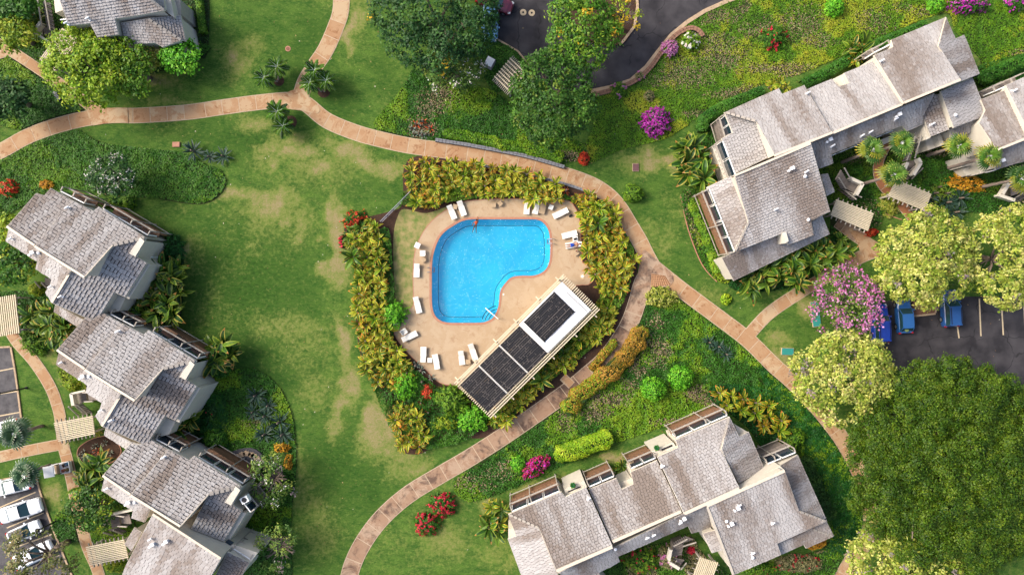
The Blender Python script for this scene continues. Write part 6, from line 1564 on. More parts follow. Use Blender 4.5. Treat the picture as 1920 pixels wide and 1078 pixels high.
leafset('steel', [s(44, 76, 60), s(60, 92, 74), s(36, 64, 50)], [s(76, 106, 86), s(56, 84, 68)], [s(96, 120, 100)], .15, [(.9, -.1), (.5, -.2), (1.2, .3), (.3, -.1)])

def plant_protos(key, n_leaf, L, hbase, count, seed):
    """a few different plants, kept as recipes: lists of (mesh, base height, azimuth, tilt, scale)"""
    out = []
    for q in range(count):
        g = random.Random(seed*31+q); rec = []
        for k in range(n_leaf):
            rec.append((g.choice(LEAFSET[key]), hbase*g.uniform(.35, 1.05), k*2.399+g.uniform(-.4, .4), g.uniform(-.25, .25), L*g.uniform(.7, 1.15), g.uniform(0, .16)))
        out.append(rec)
    return out
def place_plant(rec, name, label, cat, px, py, zm, group=None, sc=1.0, rz=None):
    c = W(px, py, zm); t = thing(name, label, cat, (c.x, c.y, 0), RND.uniform(0, 6.28) if rz is None else rz, group); t.scale = (sc, sc, sc)
    for me, hb, az, tl, L, r0 in rec:
        o = bpy.data.objects.new('leaf', me); COL.objects.link(o); o.parent = t
        o.location = (r0*math.cos(az), r0*math.sin(az), hb); o.rotation_euler = (tl, 0, az); o.scale = (L, L, L)
    m = stem_mesh
    o = bpy.data.objects.new('stem', m); COL.objects.link(o); o.parent = t
    return t
stem_mesh = MB().lathe((0, 0, 0), [(.12, 0), (.10, .6), (.07, 1.0)], 7).mesh('stem', M['trunk'])
TI = plant_protos('ti', 12, 1.05, 1.1, 6, 1); TIO = plant_protos('tio', 12, 1.0, 1.0, 5, 2); BOP = plant_protos('bop', 12, 1.5, 1.2, 6, 3)
BOPL = plant_protos('bop', 13, 2.0, 2.3, 6, 13); THIN = plant_protos('thin', 12, 1.0, .5, 3, 4); STEEL = plant_protos('steel', 26, 1.15, .35, 4, 5)

def lab(L, x, y):
    if isinstance(L, str): return L
    v = x if L[0] == 'x' else y
    for lim, t in L[1:]:
        if v < lim: return t
def fill(poly, spacing, protos, name, label, cat, group, zm=1.3, sc=(.75, 1.25), seed=0):
    g = random.Random(seed); xs = [p[0] for p in poly]; ys = [p[1] for p in poly]; pts = []
    for _ in range(4000):
        x, y = g.uniform(min(xs), max(xs)), g.uniform(min(ys), max(ys))
        if not in_poly(np.array([x]), np.array([y]), poly)[0]: continue
        if any(math.hypot(x-a, y-b) < spacing for a, b in pts): continue
        pts.append((x, y))
    for i, (x, y) in enumerate(pts):
        place_plant(g.choice(protos), name, lab(label, x, y), cat, x, y, zm, group, g.uniform(*sc))
    return pts
G = 'big-leaved plants of the hedge round the pool'
fill([(768, 306), (800, 300), (862, 302), (860, 340), (838, 362), (800, 394), (780, 384), (770, 350)], 13, TI+TIO, 'ti_plant', ('y', (342, 'yellow-green big-leaved plant on the path side of the clump at upper left of pool'), (9999, 'yellow-green big-leaved plant on the lounger side of the clump at upper left of pool')), 'ti plant', G, seed=1)
fill([(862, 302), (930, 312), (1000, 326), (1046, 342), (1050, 372), (1010, 380), (960, 364), (930, 366), (880, 366), (866, 350)], 13, TI+TIO, 'ti_plant', ('x', (915, 'orange-edged big-leaved plant in the hedge left of two tan tables on top edge'), (985, 'orange-edged big-leaved plant in the hedge between tan tables and first top-edge lounger'), (9999, 'orange-edged big-leaved plant in the hedge overhanging the top-edge loungers')), 'ti plant', G, seed=2)
fill([(1080, 364), (1120, 368), (1150, 384), (1158, 420), (1170, 450), (1164, 470), (1100, 470), (1092, 420), (1084, 396)], 13, TI+TIO+BOP[:1], 'ti_plant', 'yellow-green big-leaved plant in the hedge right of the sunbather', 'ti plant', G, seed=3)
fill([(1100, 470), (1166, 472), (1190, 486), (1180, 520), (1166, 548), (1132, 552), (1120, 520), (1100, 496)], 13, TIO+TI, 'ti_plant', 'yellowing big-leaved plant in the hedge beside the path fork', 'ti plant', G, seed=4)
fill([(1116, 576), (1140, 566), (1156, 590), (1140, 626), (1106, 642), (1084, 640)], 13, TI, 'ti_plant', 'green-gold big-leaved plant behind the white roofed end of the pool pavilion', 'ti plant', G, seed=5)
fill([(1048, 662), (1078, 652), (1080, 682), (1056, 694), (1036, 686)], 13, TI+BOP[:2], 'ti_plant', 'green-gold big-leaved plant behind the pavilion beside the short link path', 'ti plant', G, seed=6)
fill([(1014, 696), (1034, 704), (1006, 740), (976, 764), (944, 796), (922, 790), (950, 760), (984, 730)], 13, TI+BOP[:2], 'ti_plant', 'green-gold big-leaved plant between the black solar roof and curved path', 'ti plant', G, seed=7)
fill([(650, 436), (680, 414), (708, 420), (718, 470), (716, 530), (674, 530), (664, 490)], 13, TI+BOP[:2], 'ti_plant', ('y', (468, 'yellow-green big-leaved plant beside the scarlet bougainvillea in left pool hedge'), (9999, 'yellow-green big-leaved plant in the left pool hedge, level with the left pool ladder')), 'ti plant', G, seed=8)
fill([(672, 530), (716, 530), (724, 580), (728, 640), (676, 640), (668, 590)], 13, TI+TIO[:2], 'ti_plant', 'yellow-green big-leaved plant in the middle of the left pool hedge', 'ti plant', G, seed=9)
fill([(676, 640), (734, 640), (756, 670), (762, 700), (742, 726), (716, 724), (690, 706)], 13, TI+TIO[:2], 'ti_plant', 'yellow-green big-leaved plant at the lower end of the left pool hedge', 'ti plant', G, seed=10)
fill([(734, 764), (764, 764), (792, 794), (806, 816), (784, 842), (750, 836), (738, 806)], 14, TI+TIO, 'ti_plant', 'golden big-leaved plant in the clump below the left pool hedge', 'ti plant', G, seed=11)
G2 = 'big-leaved plants in beds against the houses'
def clump(pts, protos, label, zm=1.5, sc=(1., 1.3), name='bird_of_paradise', cat='bird of paradise', group=None, seed=0):
    g = random.Random(seed)
    for x, y in pts: place_plant(g.choice(protos), name, lab(label, x, y), cat, x, y, zm, group, g.uniform(*sc))
clump([(246, 566), (270, 540), (292, 520), (318, 522), (328, 548), (312, 568), (284, 562), (262, 588), (292, 590), (318, 588), (300, 506), (330, 500)], BOPL, ('y', (545, 'dark green big-leaved plant below the air conditioner of the uppermost left house'), (9999, 'dark green big-leaved plant in the corner where the upper two left houses meet')), zm=2.4, sc=(.85, 1.1), group='big-leaved plants between upper two left houses', seed=1)
clump([(396, 652), (416, 648), (408, 676), (428, 666), (394, 682)], BOPL, 'dark green big-leaved plant at the lawn corner of the middle left house', zm=2.4, sc=(.85, 1.1), group='big-leaved plants at the middle left house corner', seed=2)
clump([(54, 592), (78, 588), (100, 584), (70, 612), (96, 610), (116, 616), (90, 632), (110, 640)], BOPL, 'dark green big-leaved plant beside the left-edge pergola', zm=2.4, sc=(.85, 1.1), group='big-leaved plants beside the left-edge pergola', seed=3)
clump([(308, 798), (326, 806), (350, 788), (336, 784)], BOPL, 'dark drooping big-leaved plant between the middle and lowest left houses', zm=2.4, sc=(.85, 1.1), group='big-leaved plants between middle and lowest left houses', seed=4)
clump([(156, 896), (172, 880), (190, 868), (180, 900), (160, 912)], BOPL, 'arching big-leaved plant between the round flower bed and lowest left house', zm=2.4, sc=(.85, 1.1), group='big-leaved plants by the round flower bed', seed=5)
clump([(1284, 280), (1300, 276), (1316, 292), (1290, 304), (1308, 314), (1324, 314), (1292, 326), (1320, 334)], BOPL, 'golden-green big-leaved plant on the lawn beside the white upper right lanais', zm=2.4, sc=(.85, 1.1), group='big-leaved plants beside the upper right lanais', seed=6)
clump([(1404, 524), (1424, 508), (1444, 500), (1466, 492), (1486, 488), (1506, 480), (1528, 472), (1548, 466), (1436, 524), (1464, 516), (1492, 506), (1520, 496), (1546, 488), (1566, 476), (1412, 542), (1500, 528)], BOPL, ('x', (1460, 'dark green big-leaved plant under the lowest upper right roof, lawn end of the row'), (1522, 'dark green big-leaved plant under the lowest upper right roof, middle of the row'), (9999, 'dark green big-leaved plant under the lowest upper right roof, brown path end of the row')), zm=2.4, sc=(.85, 1.1), group='row of big-leaved plants below the upper right block', seed=7)
clump([(1352, 738), (1374, 744), (1396, 750), (1420, 756), (1444, 762), (1366, 762), (1392, 770), (1418, 776), (1446, 784), (1468, 790), (1434, 800), (1462, 808)], TIO+TI, ('x', (1410, 'golden big-leaved plant touching the top roof corner of the bottom block'), (9999, 'golden big-leaved plant between two wings of the bottom block and dark bed')), group='golden plants behind the bottom block', seed=8, name='ti_plant', cat='ti plant')
clump([(922, 950), (940, 956), (918, 974), (938, 982), (934, 998), (916, 990)], BOP+TI[:2], 'green-gold big-leaved plant at the left corner of the bottom block', group='big-leaved plants at the left corner of the bottom block', seed=9)
clump([(1600, 88), (1612, 98), (1604, 108), (1618, 86)], TI+BOP, 'golden-green big-leaved plant against the hedge of the upper right block', group='golden-green plants in the upper right hedge gap', seed=10)
clump([(1450, 158), (1468, 152), (1480, 160)], TI, 'small yellow-green big-leaved plant at hedge end above the upper right block', group='yellow-green plants at the hedge end', seed=11, sc=(.7, .9))
clump([(1160, 884), (1168, 876)], BOP, 'green big-leaved plant squeezed between two balconies of the bottom block', group='plants between two bottom balconies', seed=12, sc=(.7, .85))
clump([(1764, 350), (1756, 362), (1778, 362)], THIN, 'thin-leaved green plant with red flowers beside the courtyard pergola', group='thin-leaved plants by the courtyard pergola', seed=13, sc=(.9, 1.2), name='ginger_plant', cat='ginger plant', zm=.8)
clump([(40, 28), (58, 16), (70, 36), (52, 46)], BOP, 'green big-leaved plant left of the top-edge staircase', group='big-leaved plants by the top-edge staircase', seed=14)
clump([(1722, 410), (1582, 448), (1596, 470), (1574, 470)], BOP[:3], 'dark green leafy plant between the big south roof and brown path', group='leafy plants beside brown path at right', seed=15, sc=(.8, 1.))
clump([(128, 826), (186, 796), (184, 812)], THIN+TI[:1], 'small yellow-green plant under the eave of the middle left house', group='small plants under the middle left house eave', seed=16, sc=(.7, .9), name='ti_plant', cat='ti plant', zm=.8)
# blue-grey rosettes
for i, (x, y, r, lb) in enumerate(((363, 284, 1.2, 'dark blue-grey rosette plant at the bed end, left and largest of three'), (392, 294, .8, 'dark blue-grey rosette plant at the bed end, middle and smallest of three'), (419, 293, 1.0, 'dark blue-grey rosette plant on the lawn, right of three'))):
    place_plant(STEEL[i % 4], 'rosette_plant', lb, 'rosette plant', x, y, .4, 'blue-grey rosettes at the end of left bed', r)
for i, (x, y, r) in enumerate(((480, 741, 1.15), (503, 760, 1.0), (496, 780, 1.0), (524, 791, 1.3), (496, 814, 1.1), (530, 814, 1.1), (474, 772, .9))):
    place_plant(STEEL[i % 4], 'rosette_plant', 'dark blue-grey rosette plant in the bed beside the lowest left house', 'rosette plant', x, y, .4, 'blue-grey rosettes beside the lowest left house', r)
for i, (x, y, r) in enumerate(((1740, 372, 1.1), (1776, 380, 1.2), (1800, 372, 1.1), (1792, 398, 1.1))):
    place_plant(STEEL[i % 4], 'rosette_plant', 'dark green rosette plant beside the courtyard pergola', 'rosette plant', x, y, .4, 'dark rosettes in the right courtyard', r)
for i, (x, y) in enumerate(((1330, 642), (1348, 650), (1362, 664))):
    place_plant(STEEL[i % 4], 'rosette_plant', 'grey-green rosette plant in the bed along the straight path', 'rosette plant', x, y, .3, 'grey-green rosettes along the straight path', .8)
# small bed plants: bromeliads
leafset('flame', [s(220, 84, 30), s(236, 110, 50)], [s(240, 130, 70), s(210, 60, 30)], [s(240, 150, 80)], .2, [(.5, 0), (.9, .2)])
leafset('sil', [s(150, 172, 150), s(170, 186, 160)], [s(190, 200, 180)], [s(200, 206, 190)], .2, [(.5, 0), (.9, .2)])
FL = plant_protos('flame', 9, .5, .12, 2, 8); SI = plant_protos('sil', 9, .42, .12, 2, 9)
for x, y in ((780, 234), (794, 228), (806, 241)): place_plant(RND.choice(FL), 'bromeliad', 'orange bromeliad in the small soil bed beside curved path', 'bromeliad', x, y, .2, 'orange bromeliads in path-side bed', 1.1)
for x, y in ((772, 241), (776, 252), (786, 250), (792, 254), (800, 252), (788, 228)): place_plant(RND.choice(SI), 'bromeliad', 'silver-green bromeliad in the small soil bed beside curved path', 'bromeliad', x, y, .2, 'silver bromeliads in path-side bed', 1.0)
for x, y in ((182, 844), (166, 856)): place_plant(RND.choice(FL), 'bromeliad', 'orange bromeliad in the round soil bed at the lowest left house', 'bromeliad', x, y, .2, 'orange bromeliads in round bed', 1.0)
for x, y in ((156, 848), (158, 858), (160, 866), (178, 836), (196, 830), (206, 850), (152, 854), (188, 858)): place_plant(RND.choice(SI), 'bromeliad', 'silver-green bromeliad in the round soil bed at the lowest left house', 'bromeliad', x, y, .2, 'silver bromeliads in round bed', .9)
for x, y in ((780, 684), (790, 693), (792, 714), (808, 709)): place_plant(RND.choice(SI), 'bromeliad', 'silvery rosette beside the slanting lower edge of the pool terrace', 'bromeliad', x, y, .2, 'silvery rosettes beside the terrace', 1.2)
for x, y in ((790, 754), (804, 772)): place_plant(RND.choice(FL), 'bromeliad', 'reddish-pink rosette in the dark bed left of the pool pavilion', 'bromeliad', x, y, .2, 'reddish rosettes in the dark bed', .9)
place_plant(FL[0], 'bromeliad', 'crimson rosette under the hedge above the upper right terrace corner', 'bromeliad', 1061, 358, .2, None, 1.2)

# ------------------------------------------------------------------ palms
def fan_frond(seed, base, tip):
    g = random.Random(seed); mb = MB(); n = 11; mb.tube([(0, 0, 0), (.25, 0, .12), (.5, 0, .17)], [.03, .025, .02], 4)
    for k in range(n):
        a = math.radians(-80+160*k/(n-1)); L = .95*(1-.22*abs(a)/1.4)*g.uniform(.9, 1.05); w = .07
        c = Vector((.45, 0, .17)); d = Vector((math.cos(a), math.sin(a), 0)); nn = Vector((-d.y, d.x, 0))
        p1 = c+d*L*.55+Vector((0, 0, .03)); p2 = c+d*L*.85+Vector((0, 0, -.10)); p3 = c+d*L+Vector((0, 0, -.26))
        j = g.uniform(.85, 1.15); mb.face([c, p1-nn*w, p1+nn*w], tuple(q*j for q in base)); mb.face([p1-nn*w, p2-nn*w*.6, p2+nn*w*.6, p1+nn*w], tuple(q*j for q in base)); mb.face([p2-nn*w*.6, p3, p2+nn*w*.6], tuple(q*j for q in tip))
    return mb.mesh('frond', M['frond'])
FAN = [fan_frond(i, b_, t_) for i, (b_, t_) in enumerate([(s(80, 122, 40), s(146, 168, 84)), (s(96, 134, 44), s(166, 176, 80)), (s(58, 98, 36), s(126, 154, 80)), (s(140, 150, 44), s(204, 180, 60))])]
FANG = [fan_frond(20+i, b_, t_) for i, (b_, t_) in enumerate([(s(64, 98, 66), s(170, 186, 160)), (s(80, 112, 76), s(190, 200, 170)), (s(54, 88, 60), s(150, 170, 150))])]
def trunk_mesh(h, r0, r1):
    mb = MB(); n = max(4, int(h/.4)); mb.tube([(0.02*math.sin(i*2.), .02*math.cos(i*1.7), h*i/n) for i in range(n+1)], [r0+(r1-r0)*i/n+(.018 if i % 2 else 0) for i in range(n+1)], 9); return mb.mesh('trunk', M['palmtrunk'], shade=True)
def fan_palm(label, cx, cy, h, R_, fr=None, n=13, group='fan palms'):
    c = W(cx, cy, h); t = thing('fan_palm', label, 'palm tree', (c.x, c.y, 0), RND.uniform(0, 6), group); fr = fr or FAN
    put(bpy.data.objects.new('trunk', trunk_mesh(h-.1, .2, .13)), t)
    g = random.Random(int(cx*7+cy))
    for k in range(n):
        f = (k+.5)/n; el = math.radians(70-84*f**.9); az = k*2.399+g.uniform(-.2, .2); sc = R_*g.uniform(.82, 1.0)*(.75+.25*f)
        o = bpy.data.objects.new('frond', g.choice(fr) if f > .2 else fr[1]); COL.objects.link(o); o.parent = t
        o.location = (0, 0, h-.1); o.rotation_euler = (g.uniform(-.3, .3), -el, az); o.scale = (sc, sc, sc)
    return t
fan_palm('tall fan palm over the courtyard walkway, nearest the big south roof', 1635, 283, 6.8, 1.4)
fan_palm('fan palm leaning over the top of the courtyard walkway by cream entry wall', 1691, 268, 6.8, 1.4)
fan_palm('fan palm at the corner of the courtyard pergola, yellow fronds below', 1676, 328, 6.8, 1.45)
fan_palm('fan palm in front of cream courtyard walls, left of two', 1798, 273, 5.8, 1.35)
fan_palm('fan palm in front of cream courtyard walls, right of two', 1855, 294, 7.0, 1.4)
fan_palm('fan palm cut by the right edge beside a weathered staircase', 1914, 335, 6.6, 1.4)
fan_palm('grey-green fan palm over a white car in the upper left car park', 29, 813, 4.4, 1.75, FANG)
fan_palm('grey-green fan palm over a white car beside the golf cart', 48, 889, 4.0, 1.6, FANG)
def feather_frond(seed):
    g = random.Random(seed); mb = MB(); base = RND.choice([s(88, 132, 36), s(66, 108, 32), s(110, 146, 48)]); pts = []
    for i in range(9):
        f = i/8; pts.append(Vector((f*.92, 0, .42*f-.62*f*f)))
    mb.tube(pts, [.018-.0016*i for i in range(9)], 4)
    for i in range(1, 9):
        for sd in (-1, 1):
            for q in (0, .5):
                p = pts[i-1].lerp(pts[i], q+.25); L = .30*(1-.55*(i/8)**2)*g.uniform(.85, 1.1); d = Vector((.55, sd*.8, -.12)).normalized(); e = p+d*L+Vector((0, 0, -.04)); w = Vector((.05, 0, 0)); j = g.uniform(.8, 1.2)
                mb.face([p-w, p.lerp(e, .5)-w, e, p.lerp(e, .5)+w, p+w], tuple(c*j for c in base))
    return mb.mesh('frond', M['frond'])
FE = [feather_frond(i) for i in range(5)]
def date_palm(label, bx, by, cx, cy, h, R_, group):
    """small palm whose stem leans from bx,by on the soil to a crown at cx,cy"""
    c = W(bx, by, 0); e = W(cx, cy, h)-c; t = thing('date_palm', label, 'palm tree', (c.x, c.y, 0), 0, group)
    MB().tube([(0, 0, 0), tuple(e*.3+Vector((0, 0, -.05*h))), tuple(e*.65), tuple(e)], [.13, .11, .09, .08], 8).build('trunk', M['palmtrunk'], t, world=False)
    g = random.Random(int(cx*3+cy))
    for k in range(26):
        f = (k+.5)/26; o = bpy.data.objects.new('frond', g.choice(FE)); COL.objects.link(o); o.parent = t; o.location = e
        sc = R_*g.uniform(.85, 1.1); o.scale = (sc, sc, sc); o.rotation_euler = (g.uniform(-.2, .2), -math.radians(62-92*f), k*2.399)
gp = 'small feathery palms on the lawn'
date_palm('feathery palm above the left path arm, right one of its pair', 522, 150, 520, 126, 1.9, 1.35, gp)
date_palm('feathery palm above the left path arm, left one of its pair', 520, 153, 495, 147, 1.6, 1.3, gp)
date_palm('feathery palm beside the path fork, uppermost of three', 604, 170, 590, 133, 2.2, 1.3, gp)
date_palm('feathery palm beside the path fork, overhanging the path', 603, 172, 581, 156, 1.8, 1.3, gp)
date_palm('feathery palm beside the path fork, rightmost of three over the soil ring', 608, 172, 612, 152, 1.8, 1.35, gp)
date_palm('feathery palm below the path fork, upper one of its pair', 543, 227, 520, 210, 2.0, 1.4, gp)
date_palm('feathery palm below the path fork, lower one of its pair', 543, 230, 531, 237, 1.6, 1.35, gp)

# ------------------------------------------------------------------ pool furniture
M['strap'] = mat('white_strap', s(236, 232, 222, .82), .55, var=.08, scale=6, rand=.05)
M['tan'] = mat('tan_resin', s(206, 178, 142), .6, var=.1, scale=5, rand=.05)
def lounger(label, head, foot, m='strap', back=.22):
    a, b_ = W(*head, .35), W(*foot, .35); d = b_-a; L = d.length; ang = math.atan2(d.y, d.x); c = (a+b_)/2
    t = thing('lounger', label, 'sun lounger', (c.x, c.y, .06), ang, 'sun loungers on the pool terrace'); w = .64; h = .32
    x0 = -L/2; xb = x0+L*.36; n = 9
    sm = MB().box((0, 0, h-.045), (L-.02, w-.02, .05)).build('frame', M[m], t, world=False)
    for sgn in (-1, 1): MB().bar((xb, sgn*w/2, h), (L/2, sgn*w/2, h), .05, .06).build('side_rail', M[m], t, world=False)
    for k in range(n):
        x = xb+(L/2-xb)*(k+.5)/n; MB().box((x, 0, h+.02), ((L/2-xb)/n*.88, w-.06, .025)).build('strap', M[m], t, world=False)
    br = MB(); br.bar((xb, -w/2+.03, h), (x0, -w/2+.03, h+back), .05, .06); br.bar((xb, w/2-.03, h), (x0, w/2-.03, h+back), .05, .06); br.box((x0, 0, h+back), (.06, w, .06)); bo = br.build('backrest', M[m], t, world=False)
    for k in range(5):
        f = (k+.5)/5; mb = MB(); mb.box((xb+(x0-xb)*f, 0, h+back*f+.03), ((xb-x0)/5*.88, w-.06, .025), ry=math.atan2(back, xb-x0)); mb.build('strap', M[m], bo, world=False)
    for sx in (-.4, .4):
        for sy in (-1, 1): MB().box((sx*L, sy*(w/2-.05), h/2-.02), (.05, .05, h-.04)).build('leg', M[m], t, world=False)
    return t
lounger('white sun lounger at the upper left curve, left of the close pair', (842.3, 386), (852.6, 411))
lounger('white sun lounger at the upper left curve, right of the close pair', (861.3, 378), (870.5, 404.5))
lounger('white sun lounger on the top edge, standing clear of the leaves', (989, 376), (986.8, 402))
lounger('white sun lounger on the top edge, head under overhanging leaves', (1008, 376), (1002.6, 401.5))
lounger('tan sun lounger on the top edge beside a small white table', (1021, 377), (1015, 401), 'tan', .05)
lounger('white sun lounger set diagonally at the upper right corner', (1064, 394), (1037, 406.5))
lounger('white sun lounger just above the sunbather, at the right edge', (1081, 436.5), (1053.5, 443.5))
sunbed = lounger('white sun lounger the sunbather lies on', (1087, 457.5), (1060, 461.5), back=.12)
lounger('white sun lounger on the left edge just above the pool ladder', (782, 495), (781, 520))
lounger('white sun lounger on the left edge below the ladder, tilted', (779.5, 557), (786.5, 587))
lounger('greyish white sun lounger in the shade of the left hedge', (755, 637), (782, 624))
lounger('white sun lounger on the lower terrace, left of the pair around a small table', (793.5, 678), (794, 650))
lounger('white sun lounger on the lower terrace, right of the pair around a small table', (820.5, 691), (815, 664))
lounger('white sun lounger near the pool pavilion, shorter looking left one', (864, 658), (867, 684))
lounger('white sun lounger with its foot under the pavilion slats', (882, 645), (892, 675))
def side_table(label, x, y, rz=0., m='strap', sz=.55):
    c = W(x, y, .3); t = thing('side_table', label, 'side table', (c.x, c.y, .06), rz, 'small side tables on the pool terrace')
    MB().box((0, 0, .36), (sz, sz, .04)).box((0, 0, .31), (sz*.86, sz*.86, .05)).build('tabletop', M[m], t, world=False)
    for k in range(4): MB().box((0, (k-1.5)*sz*.235, .389), (sz*.94, sz*.2, .016)).build('slat', M[m], t, world=False)
    for sx in (-1, 1):
        for sy in (-1, 1): MB().box((sx*sz*.4, sy*sz*.4, .15), (.06, .06, .30)).build('leg', M[m], t, world=False)
    return t
side_table('tan side table between the close pair of loungers', 853.5, 388, -.3, 'tan'); side_table('tan side table on the top edge, left of two', 925.5, 385, 0, 'tan'); side_table('tan side table on the top edge, turned, right of two', 938, 382, .6, 'tan', .5)
side_table('white side table beside the tan lounger on the top edge', 1033, 389, -.4); tb1 = side_table('white side table with a black bag on it above the sunbather', 1078.5, 448, .1, 'strap', .62); tb2 = side_table('tan side table holding a bottle, below the sunbather', 1080, 474, .6, 'tan', .62)
side_table('tan side table turned diagonally left of the pool', 794, 487, .6, 'tan'); side_table('white side table between two lower terrace loungers', 806, 675, 0); side_table('tan side table beside the pavilion loungers', 878, 678, .1, 'tan')
def pool_chair(label, x, y, rz):
    c = W(x, y, .4); t = thing('pool_chair', label, 'chair', (c.x, c.y, .06), rz, 'white chairs on the pool terrace')
    MB().box((0, 0, .40), (.52, .54, .05)).build('seat', M['strap'], t, world=False)
    mb = MB(); mb.bar((-.26, -.26, .42), (-.42, -.26, .92), .05, .05); mb.bar((-.26, .26, .42), (-.42, .26, .92), .05, .05)
    for k in range(4): f = (k+.6)/4.2; mb.box((-.26-.16*f, 0, .42+.5*f), (.03, .54, .10))
    mb.build('backrest', M['strap'], t, world=False)
    for sy in (-1, 1): MB().bar((-.34, sy*.29, .66), (.22, sy*.29, .64), .07, .04).build('armrest', M['strap'], t, world=False)
    for sx in (-.22, .22):
        for sy in (-.26, .26): MB().box((sx, sy, .19), (.05, .05, .38)).build('leg', M['strap'], t, world=False)
pool_chair('white chair left of the pool, uppermost, on the grass edge', 782, 460, 2.7); pool_chair('white chair left of the pool, just above the turned tan table', 793, 474, 1.57); pool_chair('white chair by the green rounded shrub on the terrace edge', 745, 603, .2); pool_chair('cream chair above the shaded greyish lounger', 759, 621, .6)
q = W(1078.5, 448, .45)
t = thing('bag', 'black bag on the white table above the sunbather', 'bag', (q.x, q.y, .459), .3); MB().box((0, 0, .09), (.34, .22, .18), taper=.8).build('bag_body', M['black'], t, world=False); MB().tube([(-.1, 0, .17), (-.06, 0, .28), (.06, 0, .28), (.1, 0, .17)], .012, 5).build('handle', M['black'], t, world=False)
q = W(1080.5, 471, .45)
t = thing('bottle', 'dark bottle with a red cap on the tan table below the sunbather', 'bottle', (q.x, q.y, .459)); MB().lathe((0, 0, 0), [(.07, 0), (.07, .2), (.03, .26)], 12).build('bottle_body', M['dark'], t, world=False); MB().lathe((0, 0, .26), [(.04, 0), (.04, .07)], 10).build('cap', mat('red_plastic', s(196, 40, 30), .4), t, world=False)
q = W(1066, 401, .3)
t = thing('bag', 'dark bag beside the head of the diagonal lounger', 'bag', (q.x+.25, q.y-.2, .06), .5); MB().box((0, 0, .12), (.4, .24, .24), taper=.75).build('bag_body', M['dark'], t, world=False); MB().tube([(-.12, 0, .23), (-.06, 0, .36), (.06, 0, .36), (.12, 0, .23)], .012, 5).build('handle', M['black'], t, world=False)
for x, y, lb in ((1092, 518, 'round white drain lid on the terrace corner beside the pavilion'), (944, 552, 'small round white lid on the terrace beside the pool curve')):
    q = W(x, y); t = thing('drain_lid', lb, 'drain lid', (q.x, q.y, .06)); r = .3 if x > 1000 else .17
    MB().lathe((0, 0, 0), [(r, 0), (r, .02), (r*.9, .025)], 20).build('rim', M['line'], t, world=False); MB().lathe((0, 0, .025), [(r*.5, 0), (r*.45, .012)], 14).build('lid', M['white'], t, world=False)

# ------------------------------------------------------------------ people
def skin_body(name, joints, edges, radii, m, parent, levels=2):
    me = bpy.data.meshes.new(name); me.from_pydata(joints, edges, []); me.update()
    o = bpy.data.objects.new(name, me); put(o, parent); me.materials.append(m)
    sk = o.modifiers.new('skin', 'SKIN'); sk.use_smooth_shade = True
    lay = me.skin_vertices[0].data if len(me.skin_vertices) else None
    if lay is None:
        import bmesh
        bm = bmesh.new(); bm.from_mesh(me); bm.verts.layers.skin.verify(); bm.to_mesh(me); bm.free(); lay = me.skin_vertices[0].data
    for i, r in enumerate(radii): lay[i].radius = (r[0], r[1]) if isinstance(r, tuple) else (r, r)
    lay[0].use_root = True
    sb = o.modifiers.new('sub', 'SUBSURF'); sb.levels = levels; sb.render_levels = levels
    return o
SKIN = mat('skin', s(196, 140, 108), .6); HAIR = mat('dark_hair', s(50, 36, 28), .7)
